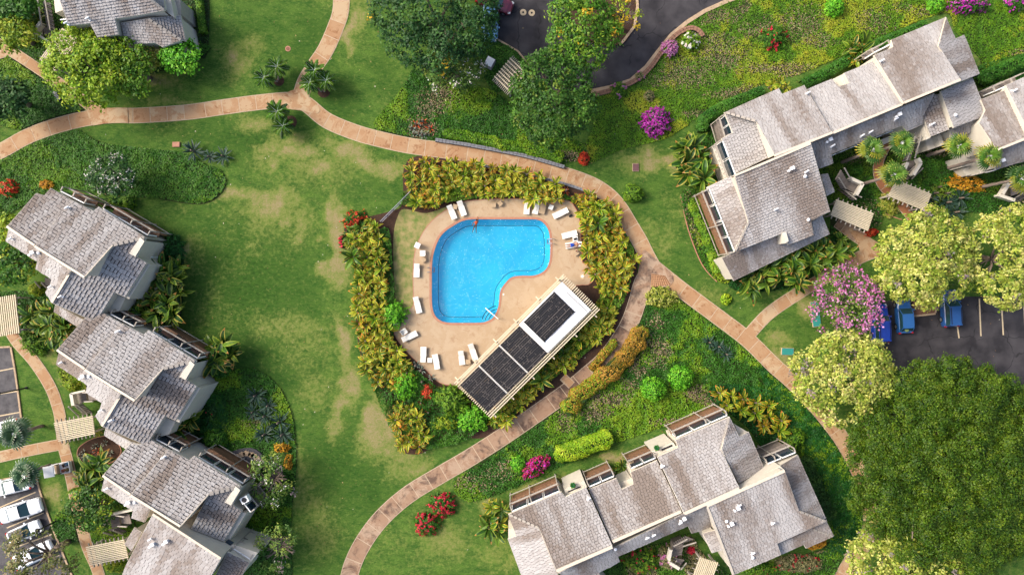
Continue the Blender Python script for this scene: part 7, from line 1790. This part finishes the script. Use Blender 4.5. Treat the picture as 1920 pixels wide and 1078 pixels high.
def person(label, loc, rz, pose, suit, suit_m, hair=True, skin=SKIN):
    t = thing('person', label, 'person', loc, rz)
    J = pose
    names = list(J.keys()); idx = {n: i for i, n in enumerate(names)}
    R_ = {'pelvis': (.15, .11), 'waist': (.13, .10), 'chest': (.165, .115), 'neck': .055, 'head': (.085, .10), 'crown': (.075, .085)}
    for sd in 'lr':
        R_.update({sd+'shoulder': .07, sd+'elbow': .045, sd+'wrist': .032, sd+'palm': (.045, .022), sd+'hip': .10, sd+'knee': .062, sd+'ankle': .042, sd+'toe': (.045, .03)})
    E = [('pelvis', 'waist'), ('waist', 'chest'), ('chest', 'neck'), ('neck', 'head'), ('head', 'crown')]
    for sd in 'lr': E += [('chest', sd+'shoulder'), (sd+'shoulder', sd+'elbow'), (sd+'elbow', sd+'wrist'), (sd+'wrist', sd+'palm'), ('pelvis', sd+'hip'), (sd+'hip', sd+'knee'), (sd+'knee', sd+'ankle'), (sd+'ankle', sd+'toe')]
    jo = [J[n] for n in names]; ed = [(idx[a], idx[b]) for a, b in E]; ra = [R_[n] for n in names]
    for sd in 'lr':      # five fingers to each hand
        p = Vector(J[sd+'palm']); d = (p-Vector(J[sd+'wrist'])).normalized(); sdv = d.cross(Vector((0, 0, 1)))
        sdv = sdv.normalized() if sdv.length > .1 else Vector((0, 1, 0))
        for k in range(5):
            f = (k-2)*.02; root = p+sdv*f; L = (.05, .075, .085, .078, .06)[k]
            dd = (d+sdv*(-.9 if k == 0 else (k-2)*.12)).normalized(); a = len(jo)
            jo += [tuple(root+dd*L*.55), tuple(root+dd*L+Vector((0, 0, -.01)))]; ra += [.010, .008]; ed += [(idx[sd+'palm'], a), (a, a+1)]
    skin_body('body', jo, ed, ra, skin, t, 1)
    h = Vector(J['head']); c = Vector(J['crown'])
    ax = (c-h).normalized()
    if hair:
        mb = MB(); ce = h.lerp(c, .75); 
        for i in range(7):
            pass
        mb.lathe((0, 0, 0), [(.02, -.06), (.085, -.045), (.105, 0), (.10, .05), (.07, .09), (.01, .105)], 14)
        q_ = Vector((0, 0, 1)).rotation_difference(ax); hb = J.get('_back', Vector((0, 0, 0)))
        mb.v = [tuple(q_ @ Vector(v)+ce+Vector(J_back(pose))) for v in mb.v]
        mb.build('hair', HAIR, t, world=False, shade=True)
    # face: eyes, nose, mouth on the side the person looks to
    fdir = FACE[label]; side = ax.cross(fdir).normalized(); fc = h.lerp(c, .35)
    mb = MB()
    for sg in (-1, 1): mb.box(fc+fdir*.098+side*.032*sg+ax*.03, (.018, .018, .018))
    mb.build('eyes', M['dark'], t, world=False)
    MB().box(fc+fdir*.105, (.022, .022, .03)).build('nose', skin, t, world=False); MB().box(fc+fdir*.092-ax*.04, (.03, .03, .012)).build('mouth', mat('lips', s(160, 90, 80), .5), t, world=False)
    suit(t, suit_m, J)
    return t
FACE = {}
def J_back(p): return p_back.get(id(p), (0, 0, 0))
p_back = {}
def lie(z=.0):
    return {'pelvis': (0, 0, z), 'waist': (.16, 0, z+.01), 'chest': (.36, 0, z+.03), 'neck': (.56, 0, z+.06), 'head': (.68, 0, z+.09), 'crown': (.80, 0, z+.11),
            'lshoulder': (.48, .19, z+.04), 'lelbow': (.24, .30, z+.0), 'lwrist': (.02, .24, z+.03), 'lpalm': (-.05, .21, z+.05), 'rshoulder': (.48, -.19, z+.04), 'relbow': (.26, -.32, z), 'rwrist': (.04, -.25, z+.02), 'rpalm': (-.03, -.21, z+.05),
            'lhip': (-.07, .10, z), 'lknee': (-.48, .13, z+.03), 'lankle': (-.88, .12, z), 'ltoe': (-.97, .15, z+.10), 'rhip': (-.07, -.10, z), 'rknee': (-.48, -.13, z+.03), 'rankle': (-.88, -.13, z), 'rtoe': (-.97, -.16, z+.10)}
def shorts(t, m, J):
    z = J['pelvis'][2]; mb = MB()
    mb.tube([(.10, 0, z), (.0, 0, z), (-.12, 0, z)], [.155, .168, .16], 12)
    for sg in (-1, 1): mb.tube([(-.06, sg*.09, z), (-.34, sg*.125, z+.02)], [.115, .105], 10)
    mb.build('shorts', m, t, world=False, shade=True)
a, b_ = W(1087, 457.5, .4), W(1060, 461.5, .4); d = a-b_; ang = math.atan2(d.y, d.x); c = (a+b_)/2
lb = 'sunbather in blue shorts lying on a white lounger, head to the right'; FACE[lb] = Vector((-.15, 0, .98)).normalized()
p = lie(0); person(lb, (c.x+.08*math.cos(ang), c.y+.08*math.sin(ang), .06+.32+.03+.13), ang, p, shorts, mat('blue_shorts', s(30, 80, 190), .7))
t = thing('towel', 'white towel spread under the sunbather', 'towel', (c.x+.3*math.cos(ang), c.y+.3*math.sin(ang), .06+.36), ang)
MB().box((0, 0, .02), (1.1, .62, .03)).build('cloth', M['white'], t, world=False); MB().box((.62, 0, .10), (.3, .5, .1), ry=-.2).build('folded_end', M['white'], t, world=False)
lb = 'swimmer in an orange top at the top edge of pool, one arm on the rim'; FACE[lb] = Vector((0, 1, .1)).normalized()
sw = {'pelvis': (-.10, -.42, -.16), 'waist': (-.04, -.28, -.10), 'chest': (.02, -.10, 0), 'neck': (.05, .06, .10), 'head': (.06, .14, .17), 'crown': (.06, .17, .28),
      'lshoulder': (-.14, -.02, .03), 'lelbow': (-.34, -.16, -.02), 'lwrist': (-.42, -.36, -.04), 'lpalm': (-.44, -.43, -.05), 'rshoulder': (.20, -.02, .03), 'relbow': (.22, .20, .06), 'rwrist': (.18, .42, .13), 'rpalm': (.17, .50, .14),
      'lhip': (-.19, -.48, -.18), 'lknee': (-.34, -.82, -.20), 'lankle': (-.42, -1.16, -.16), 'ltoe': (-.45, -1.30, -.16), 'rhip': (-.02, -.50, -.18), 'rknee': (-.04, -.88, -.24), 'rankle': (-.02, -1.22, -.22), 'rtoe': (-.02, -1.36, -.22)}
def top(t, m, J):
    mb = MB(); mb.tube([(-.05, -.30, -.10), (.0, -.14, -.01), (.03, -.01, .05)], [.145, .18, .165], 12); mb.build('top', m, t, world=False, shade=True)
q = W(893, 411, 0); person(lb, (q.x, q.y-.28, .0), 0, sw, top, mat('orange_top', s(206, 84, 36), .7), skin=mat('tanned_skin', s(170, 104, 74), .6))

# ------------------------------------------------------------------ vehicles
M['tyre'] = mat('tyre', s(28, 28, 30), .8); M['rim'] = mat('alloy_rim', s(180, 182, 186), .35, metal=.6); M['red'] = mat('red_lamp', s(190, 24, 24), .3); M['lamp'] = mat('clear_lamp', s(220, 224, 228), .15); M['screen'] = mat('windscreen', s(44, 78, 84), .06, spec=.8)
def paint_mat(name, c): 
    m = mat(name, c, .28, spec=.6); m.node_tree.nodes['Principled BSDF'].inputs['Coat Weight'].default_value = .6; return m
def loft(stations, nseg=12):
    """stations: (x, half width, z low, z high, roundness)"""
    mb = MB(); rows = []
    for (x, hw, zl, zh, rd) in stations:
        row = []
        for k in range(nseg+1):
            a = math.pi*k/nseg; cy, sz = math.cos(a), math.sin(a)
            yy = math.copysign(abs(cy)**rd, cy)*hw; zz = zl+(abs(sz)**rd)*(zh-zl); row.append((x, yy, zz))
        rows.append(row)
    for i in range(len(rows)-1):
        for k in range(nseg): mb.face([rows[i][k], rows[i][k+1], rows[i+1][k+1], rows[i+1][k]])
    mb.face(rows[0][::-1]); mb.face(rows[-1]); return mb
def car(label, px, py, heading, L, Wd, Ht, m, kind='sedan', zg=.02, name='parked_car', group='cars parked in the car parks', roof_m=None, spare=False):
    """heading: degrees the nose points, counter-clockwise from the right of the picture"""
    c = W(px, py, Ht*.5); t = thing(name, label, 'car', (c.x, c.y, zg), math.radians(heading), group); w = Wd/2; l = L/2
    hood = {'sedan': .92, 'suv': 1.02, 'hatch': .95}[kind]
    tail = {'sedan': 1.0, 'suv': 1.08, 'hatch': 1.02}[kind]
    body = loft([(-l, w*.80, .32, tail*.78, .45), (-l+.10, w*.93, .26, tail*.96, .4), (-l+.5, w, .24, tail, .35), (-.4, w, .24, tail, .35), (l*.30, w, .24, hood*1.02, .36), (l-.55, w*.96, .25, hood*.90, .42), (l-.12, w*.84, .28, hood*.76, .5), (l, w*.66, .34, hood*.60, .55)], 14)
    bo = body.build('body', m, t, world=False, shade=False)
    rear = {'sedan': -l*.62, 'suv': -l*.96, 'hatch': -l*.90}[kind]; rr = {'sedan': -l*.34, 'suv': -l*.88, 'hatch': -l*.66}[kind]; ff = l*.10; fs = l*.44
    zt = Ht; zb = .9
    # glasshouse: windscreen, rear window, two side windows, roof panel
    hwb, hwt = w*.90, w*.74
    MB().face([(fs, -hwb*.96, zb), (fs, hwb*.96, zb), (ff, hwt, zt-.03), (ff, -hwt, zt-.03)]).build('windscreen', M['screen'], t, world=False)
    MB().face([(rear, hwb*.94, zb+.04), (rear, -hwb*.94, zb+.04), (rr, -hwt, zt-.03), (rr, hwt, zt-.03)]).build('rear_window', M['screen'], t, world=False)
    for sg in (-1, 1):
        MB().face([(fs, sg*hwb*.96, zb), (ff, sg*hwt, zt-.03), (rr, sg*hwt, zt-.03), (rear, sg*hwb*.94, zb)][::sg]).build('side_window', M['screen'], t, world=False)
        for (x0, x1) in ((fs, ff), (rear, rr)): MB().bar((x0, sg*hwb*.955, zb+.0), (x1, sg*hwt, zt-.02), .07, .06).build('pillar', m, t, world=False)
    n = 5; rows = []
    for i in range(n):
        x = rr-.05+(ff+.05-rr+.05)*i/(n-1); bow = .05*math.sin(math.pi*i/(n-1)); rows.append([(x, hwt*1.02*q_, zt-.03+bow+.05*(1-q_*q_)) for q_ in (-1, -.6, 0, .6, 1)])
    mb = MB()
    for i in range(n-1):
        for k in range(4): mb.face([rows[i][k], rows[i+1][k], rows[i+1][k+1], rows[i][k+1]])
    for k in (0, 4):
        for i in range(n-1):
            a, b_ = rows[i][k], rows[i+1][k]; mb.face([a, b_, (b_[0], b_[1], b_[2]-.06), (a[0], a[1], a[2]-.06)])
    mb.build('roof', roof_m or m, t, world=False, shade=False)
    if kind == 'suv':
        for sg in (-1, 1): MB().bar((rr+.1, sg*hwt*.86, zt+.07), (ff-.1, sg*hwt*.86, zt+.07), .05, .05).build('roof_rail', M['dark'], t, world=False)
    for sx in (-l*.60, l*.62):
        for sg in (-1, 1):
            mb = MB(); mb.tube([(sx, sg*(w-.22), .33), (sx, sg*(w+.01), .33)], .33, 18); wh = mb.build('wheel', M['tyre'], t, world=False)
            MB().tube([(sx, sg*(w-.02), .33), (sx, sg*(w+.025), .33)], .20, 12).build('rim', M['rim'], wh, world=False)
    for sg in (-1, 1):
        MB().box((l-.20, sg*w*.66, hood*.66), (.30, .32, .14), rz=-sg*.45).build('headlight', M['lamp'], t, world=False)
        MB().box((-l+.08, sg*w*.80, tail*.80), (.16, .24, .22), rz=sg*.3).build('tail_light', M['red'], t, world=False)
        MB().box((fs-.22, sg*(w+.09), zb+.10), (.14, .2, .14)).build('mirror', m, t, world=False)
    if spare: MB().lathe((rear+.22, .1, zb+.30), [(.24, 0), (.24, .03), (.1, .07)], 14).build('sun_hat', mat('straw_hat', s(120, 140, 90), .8), t, world=False)
    return t
BLUE = paint_mat('royal_blue_paint', s(26, 70, 190)); BLUE2 = paint_mat('mid_blue_paint', s(44, 104, 172)); BLUE3 = paint_mat('steel_blue_paint', s(40, 92, 160)); WHT = paint_mat('white_car_paint', s(240, 242, 246, .85)); LBL = paint_mat('pale_blue_paint', s(120, 176, 224)); MAR = paint_mat('maroon_paint', s(120, 24, 54)); DRK = paint_mat('black_paint', s(34, 36, 40))
car('royal blue car with rear sticking out from under the pink flowering tree', 1652, 606, 92, 4.5, 1.85, 1.65, BLUE, 'suv')
car('mid-blue hatchback with a pale disc in its rear window, middle of three blue cars', 1696, 592, 93, 4.1, 1.72, 1.5, BLUE2, 'hatch', spare=True)
car('blue ridged-roof vehicle half under the pale tree, rightmost of three blue cars', 1783, 578, 93, 4.3, 1.8, 1.75, BLUE3, 'suv')
car('white car under the fan palm in the upper left car park', 0, 806, 194, 4.6, 1.85, 1.5, WHT, 'sedan')
car('white car with red tail light, crown of fan palm on its boot', 21, 911, 194, 4.5, 1.8, 1.45, WHT, 'sedan')
car('long white sedan between two painted lines, wholly in the open', 38, 957, 17, 4.9, 1.9, 1.48, WHT, 'sedan')
car('small white and black car between the white sedan and grey-green tree', 46, 997, 24, 3.9, 1.7, 1.4, WHT, 'hatch', roof_m=DRK)
car('white car seen through the branches of grey-green tree at bottom left', 62, 1040, 26, 4.7, 1.85, 1.5, WHT, 'sedan')
car('pale blue car half hidden under the big blue-green tree', 920, 42, -90, 4.4, 1.75, 1.5, LBL, 'hatch')
car('dark red car at the top edge beside the big blue-green tree', 928, 4, -20, 4.3, 1.75, 1.5, MAR, 'hatch')
# golf cart
c = W(109, 879, 1.0); t = thing('golf_cart', 'white-roofed utility golf cart with loaded cargo bed on the brown path', 'golf cart', (c.x, c.y, .05), math.radians(190))
MB().box((0, 0, .42), (2.4, 1.15, .3), taper=.96).build('body', M['white'], t, world=False)
MB().box((.5, 0, 1.86), (1.25, 1.3, .07), taper=.93).build('roof', M['white'], t, world=False)
for sx in (.0, 1.05):
    for sy in (-.55, .55): MB().box((sx, sy, 1.2), (.05, .05, 1.3)).build('post', M['dark'], t, world=False)
MB().box((.25, 0, .75), (.5, 1.05, .12)).build('seat', M['tan'], t, world=False); MB().box((.02, 0, 1.0), (.1, 1.05, .4)).build('backrest', M['tan'], t, world=False)
bedo = MB(); bedo.box((-.72, 0, .62), (1.1, 1.25, .06)); bedo.box((-.72, .62, .76), (1.1, .05, .28)); bedo.box((-.72, -.62, .76), (1.1, .05, .28)); bedo.box((-1.25, 0, .76), (.05, 1.25, .28)); bedo.build('cargo_bed', M['white'], t, world=False)
for sx in (-.8, .85):
    for sy in (-.5, .5): MB().tube([(sx, sy-.09, .24), (sx, sy+.09, .24)], .24, 14).build('wheel', M['tyre'], t, world=False)
MB().box((1.2, .3, .5), (.06, .16, .1)).build('headlight', M['lamp'], t, world=False); MB().box((1.2, -.3, .5), (.06, .16, .1)).build('headlight', M['lamp'], t, world=False)
mr_ = Matrix.Rotation(math.radians(190), 3, 'Z')
for dx, dy, sz, col, nm, lb in ((-.55, .3, (.4, .35, .4), s(196, 120, 80), 'bucket', 'orange-pink bucket in the golf cart bed'), (-.95, .28, (.4, .4, .35), s(120, 100, 60), 'sack', 'brown sack in the golf cart bed'), (-.75, -.3, (.5, .4, .3), s(110, 80, 60), 'crate', 'brown crate in the golf cart bed'), (-1.0, -.38, (.26, .26, .34), s(60, 140, 190), 'water_jug', 'blue jug in the golf cart bed')):
    p = Vector((c.x, c.y, .05))+mr_ @ Vector((dx, dy, .66)); o = thing(nm, lb, nm.replace('_', ' '), p, .4)
    if nm in ('bucket', 'water_jug'):
        MB().lathe((0, 0, 0), [(sz[0]*.38, 0), (sz[0]*.5, sz[2]), (sz[0]*.42, sz[2]), (sz[0]*.3, .05)], 14).build('tub', mat(nm, col, .6), o, world=False); MB().tube([(-sz[0]*.5, 0, sz[2]*.9), (0, 0, sz[2]*1.4), (sz[0]*.5, 0, sz[2]*.9)], .015, 5).build('handle', M['metal'], o, world=False)
    elif nm == 'sack':
        MB().lathe((0, 0, 0), [(.14, 0), (.22, .1), (.2, .25), (.09, .33), (.12, .38)], 12).build('bag', mat(nm, col, .9, var=.3, scale=8), o, world=False); MB().lathe((0, 0, .31), [(.1, 0), (.1, .03)], 10).build('tie', M['tan'], o, world=False)
    else:
        cr = MB()
        for k in range(3):
            for sy in (-1, 1): cr.box((0, sy*.19, .05+k*.1), (.5, .02, .08)); cr.box((sy*.24, 0, .05+k*.1), (.02, .36, .08))
        cr.build('sides', mat(nm, col, .8), o, world=False); MB().box((0, 0, .015), (.48, .38, .02)).build('bottom', M['oldwood'], o, world=False)

# ------------------------------------------------------------------ lamp posts, boxes, stones
def lamp_post(label, bx, by, h):
    c = W(bx, by); t = thing('lamp_post', label, 'lamp post', (c.x, c.y, 0), 0, 'dark lamp posts along the left car parks')
    MB().lathe((0, 0, 0), [(.16, 0), (.16, .12), (.09, .16), (.075, h)], 12).build('post', M['dark'], t, world=False)
    hd = MB().box((-.0, 0, h+.12), (.42, .42, .26), taper=.8).build('lamp_head', M['dark'], t, world=False); MB().box((0, 0, h-.02), (.3, .3, .02)).build('lens', M['lamp'], hd, world=False)
lamp_post('dark lamp post on the grass beside the upper left car park', 50, 727, 4.4); lamp_post('dark lamp post at the kerb between the white sedan and grey-green tree', 108, 975, 3.3)
def low_box(name, label, cat, x, y, sx, sy, h, rz, m, lid=None, group=None):
    c = W(x, y, h); t = thing(name, label, cat, (c.x, c.y, 0), rz, group); MB().box((0, 0, h/2-.02), (sx, sy, h+.04), taper=.97).build('housing', M[m] if isinstance(m, str) else m, t, world=False)
    MB().box((0, 0, h+.015), (sx*.9, sy*.9, .03)).build('lid', M[lid] if isinstance(lid, str) else (lid or M['white']), t, world=False)
    return t
TEAL = mat('teal_lid', s(54, 150, 140), .6, var=.12)
low_box('utility_box', 'teal utility lid in a tan frame, upper of two joined beside the pink tree', 'utility box', 1528, 578, 1.0, 1.6, .12, .12, 'kerb', TEAL, 'teal utility lids')
low_box('utility_box', 'teal utility lid in a tan frame, lower of two joined beside the pink tree', 'utility box', 1531, 601, 1.0, 1.5, .12, .12, 'kerb', TEAL, 'teal utility lids')
low_box('utility_box', 'single teal utility lid at the foot of the pale tree beside the path', 'utility box', 1477, 659, 1.5, .85, .12, -.03, 'kerb', TEAL, 'teal utility lids')
low_box('utility_cabinet', 'grey electrical cabinet beside the dark tree and driveway pergola', 'utility cabinet', 918, 116, 1.0, 1.1, 1.1, -.5, 'stone', 'vent')
low_box('valve_box', 'brown valve box with pale rim on the lawn right of curved path', 'valve box', 1192, 314, .75, .95, .12, 0, 'line', mat('brown_lid', s(120, 84, 84), .7))
low_box('valve_box', 'pinkish valve box at the bed edge under the left path', 'valve box', 330, 271, .9, .6, .14, 0, 'terra', 'terra')
for i, (x, y) in enumerate(((103, 175), (106, 180), (110, 185))):
    low_box('planter_box', ('pale blue-grey box on the dark bed at upper left, uppermost of three', 'pale blue-grey box on the dark bed at upper left, middle of three', 'pale blue-grey box on the dark bed at upper left, lowest of three')[i], 'meter box', x, y, .5, .32, .45, -.5, 'dark', 'stone', 'meter boxes in the upper left bed')
q = W(540, 92); t = thing('manhole_cover', 'round brown cover on the lawn below the top edge', 'manhole cover', (q.x, q.y, 0)); MB().lathe((0, 0, -.02), [(.32, 0), (.32, .06), (.28, .07)], 20).build('rim', M['terra'], t, world=False); MB().lathe((0, 0, .05), [(.22, 0), (.2, .012)], 16).build('lid', mat('rust_lid', s(140, 96, 76), .8), t, world=False)
for x, y in ((1061, 896.6), (1073.6, 897), (1078, 900), (1089, 898.5), (1103, 894), (1110.7, 890.6)):
    q = W(x, y); t = thing('stepping_stone', 'round pale stepping stone on the grass above the left balcony row', 'stepping stone', (q.x, q.y, 0), RND.random(), 'round stepping stones by bottom block'); MB().lathe((0, 0, -.02), [(.27, 0), (.26, .07), (.2, .08)], 14).build('slab', M['line'], t, world=False); MB().lathe((0, 0, .055), [(.12, 0), (.1, .012)], 8).build('worn_patch', M['kerb'], t, world=False)
for i, (x, y, r) in enumerate(((447, 853, .3), (456, 850.5, .42), (464.5, 849, .45), (472.7, 851, .45), (478.8, 853, .4), (483.7, 858, .36))):
    q = W(x, y); g = random.Random(i); pg = [(q.x+r*(.8+.4*g.random())*math.cos(a), q.y+r*.8*(.8+.4*g.random())*math.sin(a)) for a in np.linspace(0, 6.283, 8)[:-1]]
    o = MB().prism(pg, -.02, .33).build('flagstone', M['kerb']); tag(o, 'irregular tan flagstone in the gravel path at the lowest left balcony', 'flagstone', 'tan flagstones in the gravel path')
mb = MB(); mb.prism([W(x, y)[:2] for x, y in smooth([(436, 846), (470, 838), (492, 850), (494, 868), (470, 866), (444, 862)], 4, True)], -.02, .30); mb.build('gravel', mat('dark_gravel', s(96, 94, 98), .9, var=.4, scale=14, bump=.6, bscale=20), kind='structure')
for i, (x, y) in enumerate(((351, 44), (354, 53), (357, 62), (362, 70), (367, 79), (373, 85))):
    q = W(x, y); o = MB().lathe((q.x, q.y, -.02), [(.26, 0), (.25, .2), (.2, .23)], 12).build('stepping_stone', M['kerb']); tag(o, 'round grey stepping stone in dark gravel beside the top left house', 'stepping stone', 'round stepping stones by the top left house')
# balcony things
def deck_chair(label, x, y, z, rz):
    c = W(x, y, z+.4); t = thing('deck_chair', label, 'deck chair', (c.x, c.y, z), rz, 'deck chairs on balconies')
    MB().box((0, 0, .38), (.6, .55, .05)).build('seat', M['dark'], t, world=False); MB().box((-.42, 0, .68), (.06, .55, .62), ry=-.5).build('backrest', M['dark'], t, world=False)
    for sx in (-.25, .25):
        for sy in (-.24, .24): MB().box((sx, sy, .18), (.04, .04, .36)).build('leg', M['metal'], t, world=False)
deck_chair('dark deck chair on the middle left house balcony, upper of two', 334, 633, 3.0, .9); deck_chair('dark deck chair on the middle left house balcony, lower of two', 348, 644, 3.0, .9)
for (x, y, z, lb, top_) in ((1182.5, 867, 3.0, 'round pale table on the brown balcony of the bottom block', 'tan'),):
    c = W(x, y, z+.7); t = thing('round_table', lb, 'table', (c.x, c.y, z)); MB().lathe((0, 0, .68), [(.34, 0), (.36, .04), (.34, .06)], 20).build('tabletop', M[top_], t, world=False); MB().lathe((0, 0, 0), [(.2, 0), (.04, .06), (.04, .68)], 10).build('pedestal', M['metal'], t, world=False)
for x, y, z, lb in ((1231, 839, 4.6, 'green potted plant on the flat balcony roof of the bottom block, right one'), (1074, 909, 4.6, 'green potted plant beside the stepping stones and balcony roof, left one')):
    c = W(x, y, z+.3); t = thing('potted_plant', lb, 'potted plant', (c.x, c.y, z)); MB().lathe((0, 0, 0), [(.2, 0), (.28, .4), (.24, .4), (.2, .3)], 14).build('pot', mat('green_pot', s(20, 140, 110), .4), t, world=False)
    g = np.random.default_rng(3); V, cc, _ = dome_quads(.36, .36, .45, 'coverd', g, 60, .2, .1); V[..., 2] += .38; put(bpy.data.objects.new('foliage', quads_mesh('foliage', V, cc, M['leaf'])), t, kind='stuff')
c = W(272, 433.5, 3.6); t = thing('patio_umbrella', 'folded red umbrella under the white patio cover of uppermost left house', 'umbrella', (c.x, c.y, 1.2), .5); MB().lathe((0, 0, .5), [(.22, 0), (.16, .8), (.05, 1.7)], 10).build('canopy', mat('red_canvas', s(190, 30, 60), .7), t, world=False); MB().lathe((0, 0, -1.2), [(.25, 0), (.25, .06), (.03, .1), (.03, 3.2)], 10).build('pole', M['metal'], t, world=False)
for x, y, lb, rz in ((275, 481, 'white air conditioner beside the uppermost left house', .5), (458, 937, 'white air conditioner on the parapet corner of the lowest left house', .5)):
    z = 2.0 if y < 600 else 4.9
    c = W(x, y, z+.7); t = thing('air_conditioner', lb, 'air conditioner', (c.x, c.y, z if y > 600 else 0), rz); zz_ = 0 if y > 600 else z
    MB().box((0, 0, zz_+.35 if zz_ == 0 else (zz_+.7)/2), (.85, .7, .7 if zz_ == 0 else zz_+.7)).build('housing', M['white'], t, world=False); MB().lathe((0, 0, zz_+.7), [(.28, 0), (.28, .02)], 16).build('fan_grille', M['dark'], t, world=False)
# a length of pool fence showing between the plants
c = W(740, 390); t = thing('pool_fence', 'thin grey metal fence crossing the bed at the upper left of the pool', 'fence', (c.x, c.y, 0))
A_, B_ = W(768, 360, 1.2), W(713, 415, 1.2)
for z in (.25, 1.2): MB().bar((A_.x, A_.y, z), (B_.x, B_.y, z), .06, .06).build('rail', M['metal'], t)
for k in range(6): p = A_.lerp(B_, k/5); MB().box((p.x, p.y, .62), (.07, .07, 1.24)).build('post', M['metal'], t)
mb = MB()
for k in range(40): p = A_.lerp(B_, (k+.5)/40); mb.box((p.x, p.y, .72), (.025, .025, .95))
mb.build('baluster', M['metal'], t, kind='stuff')
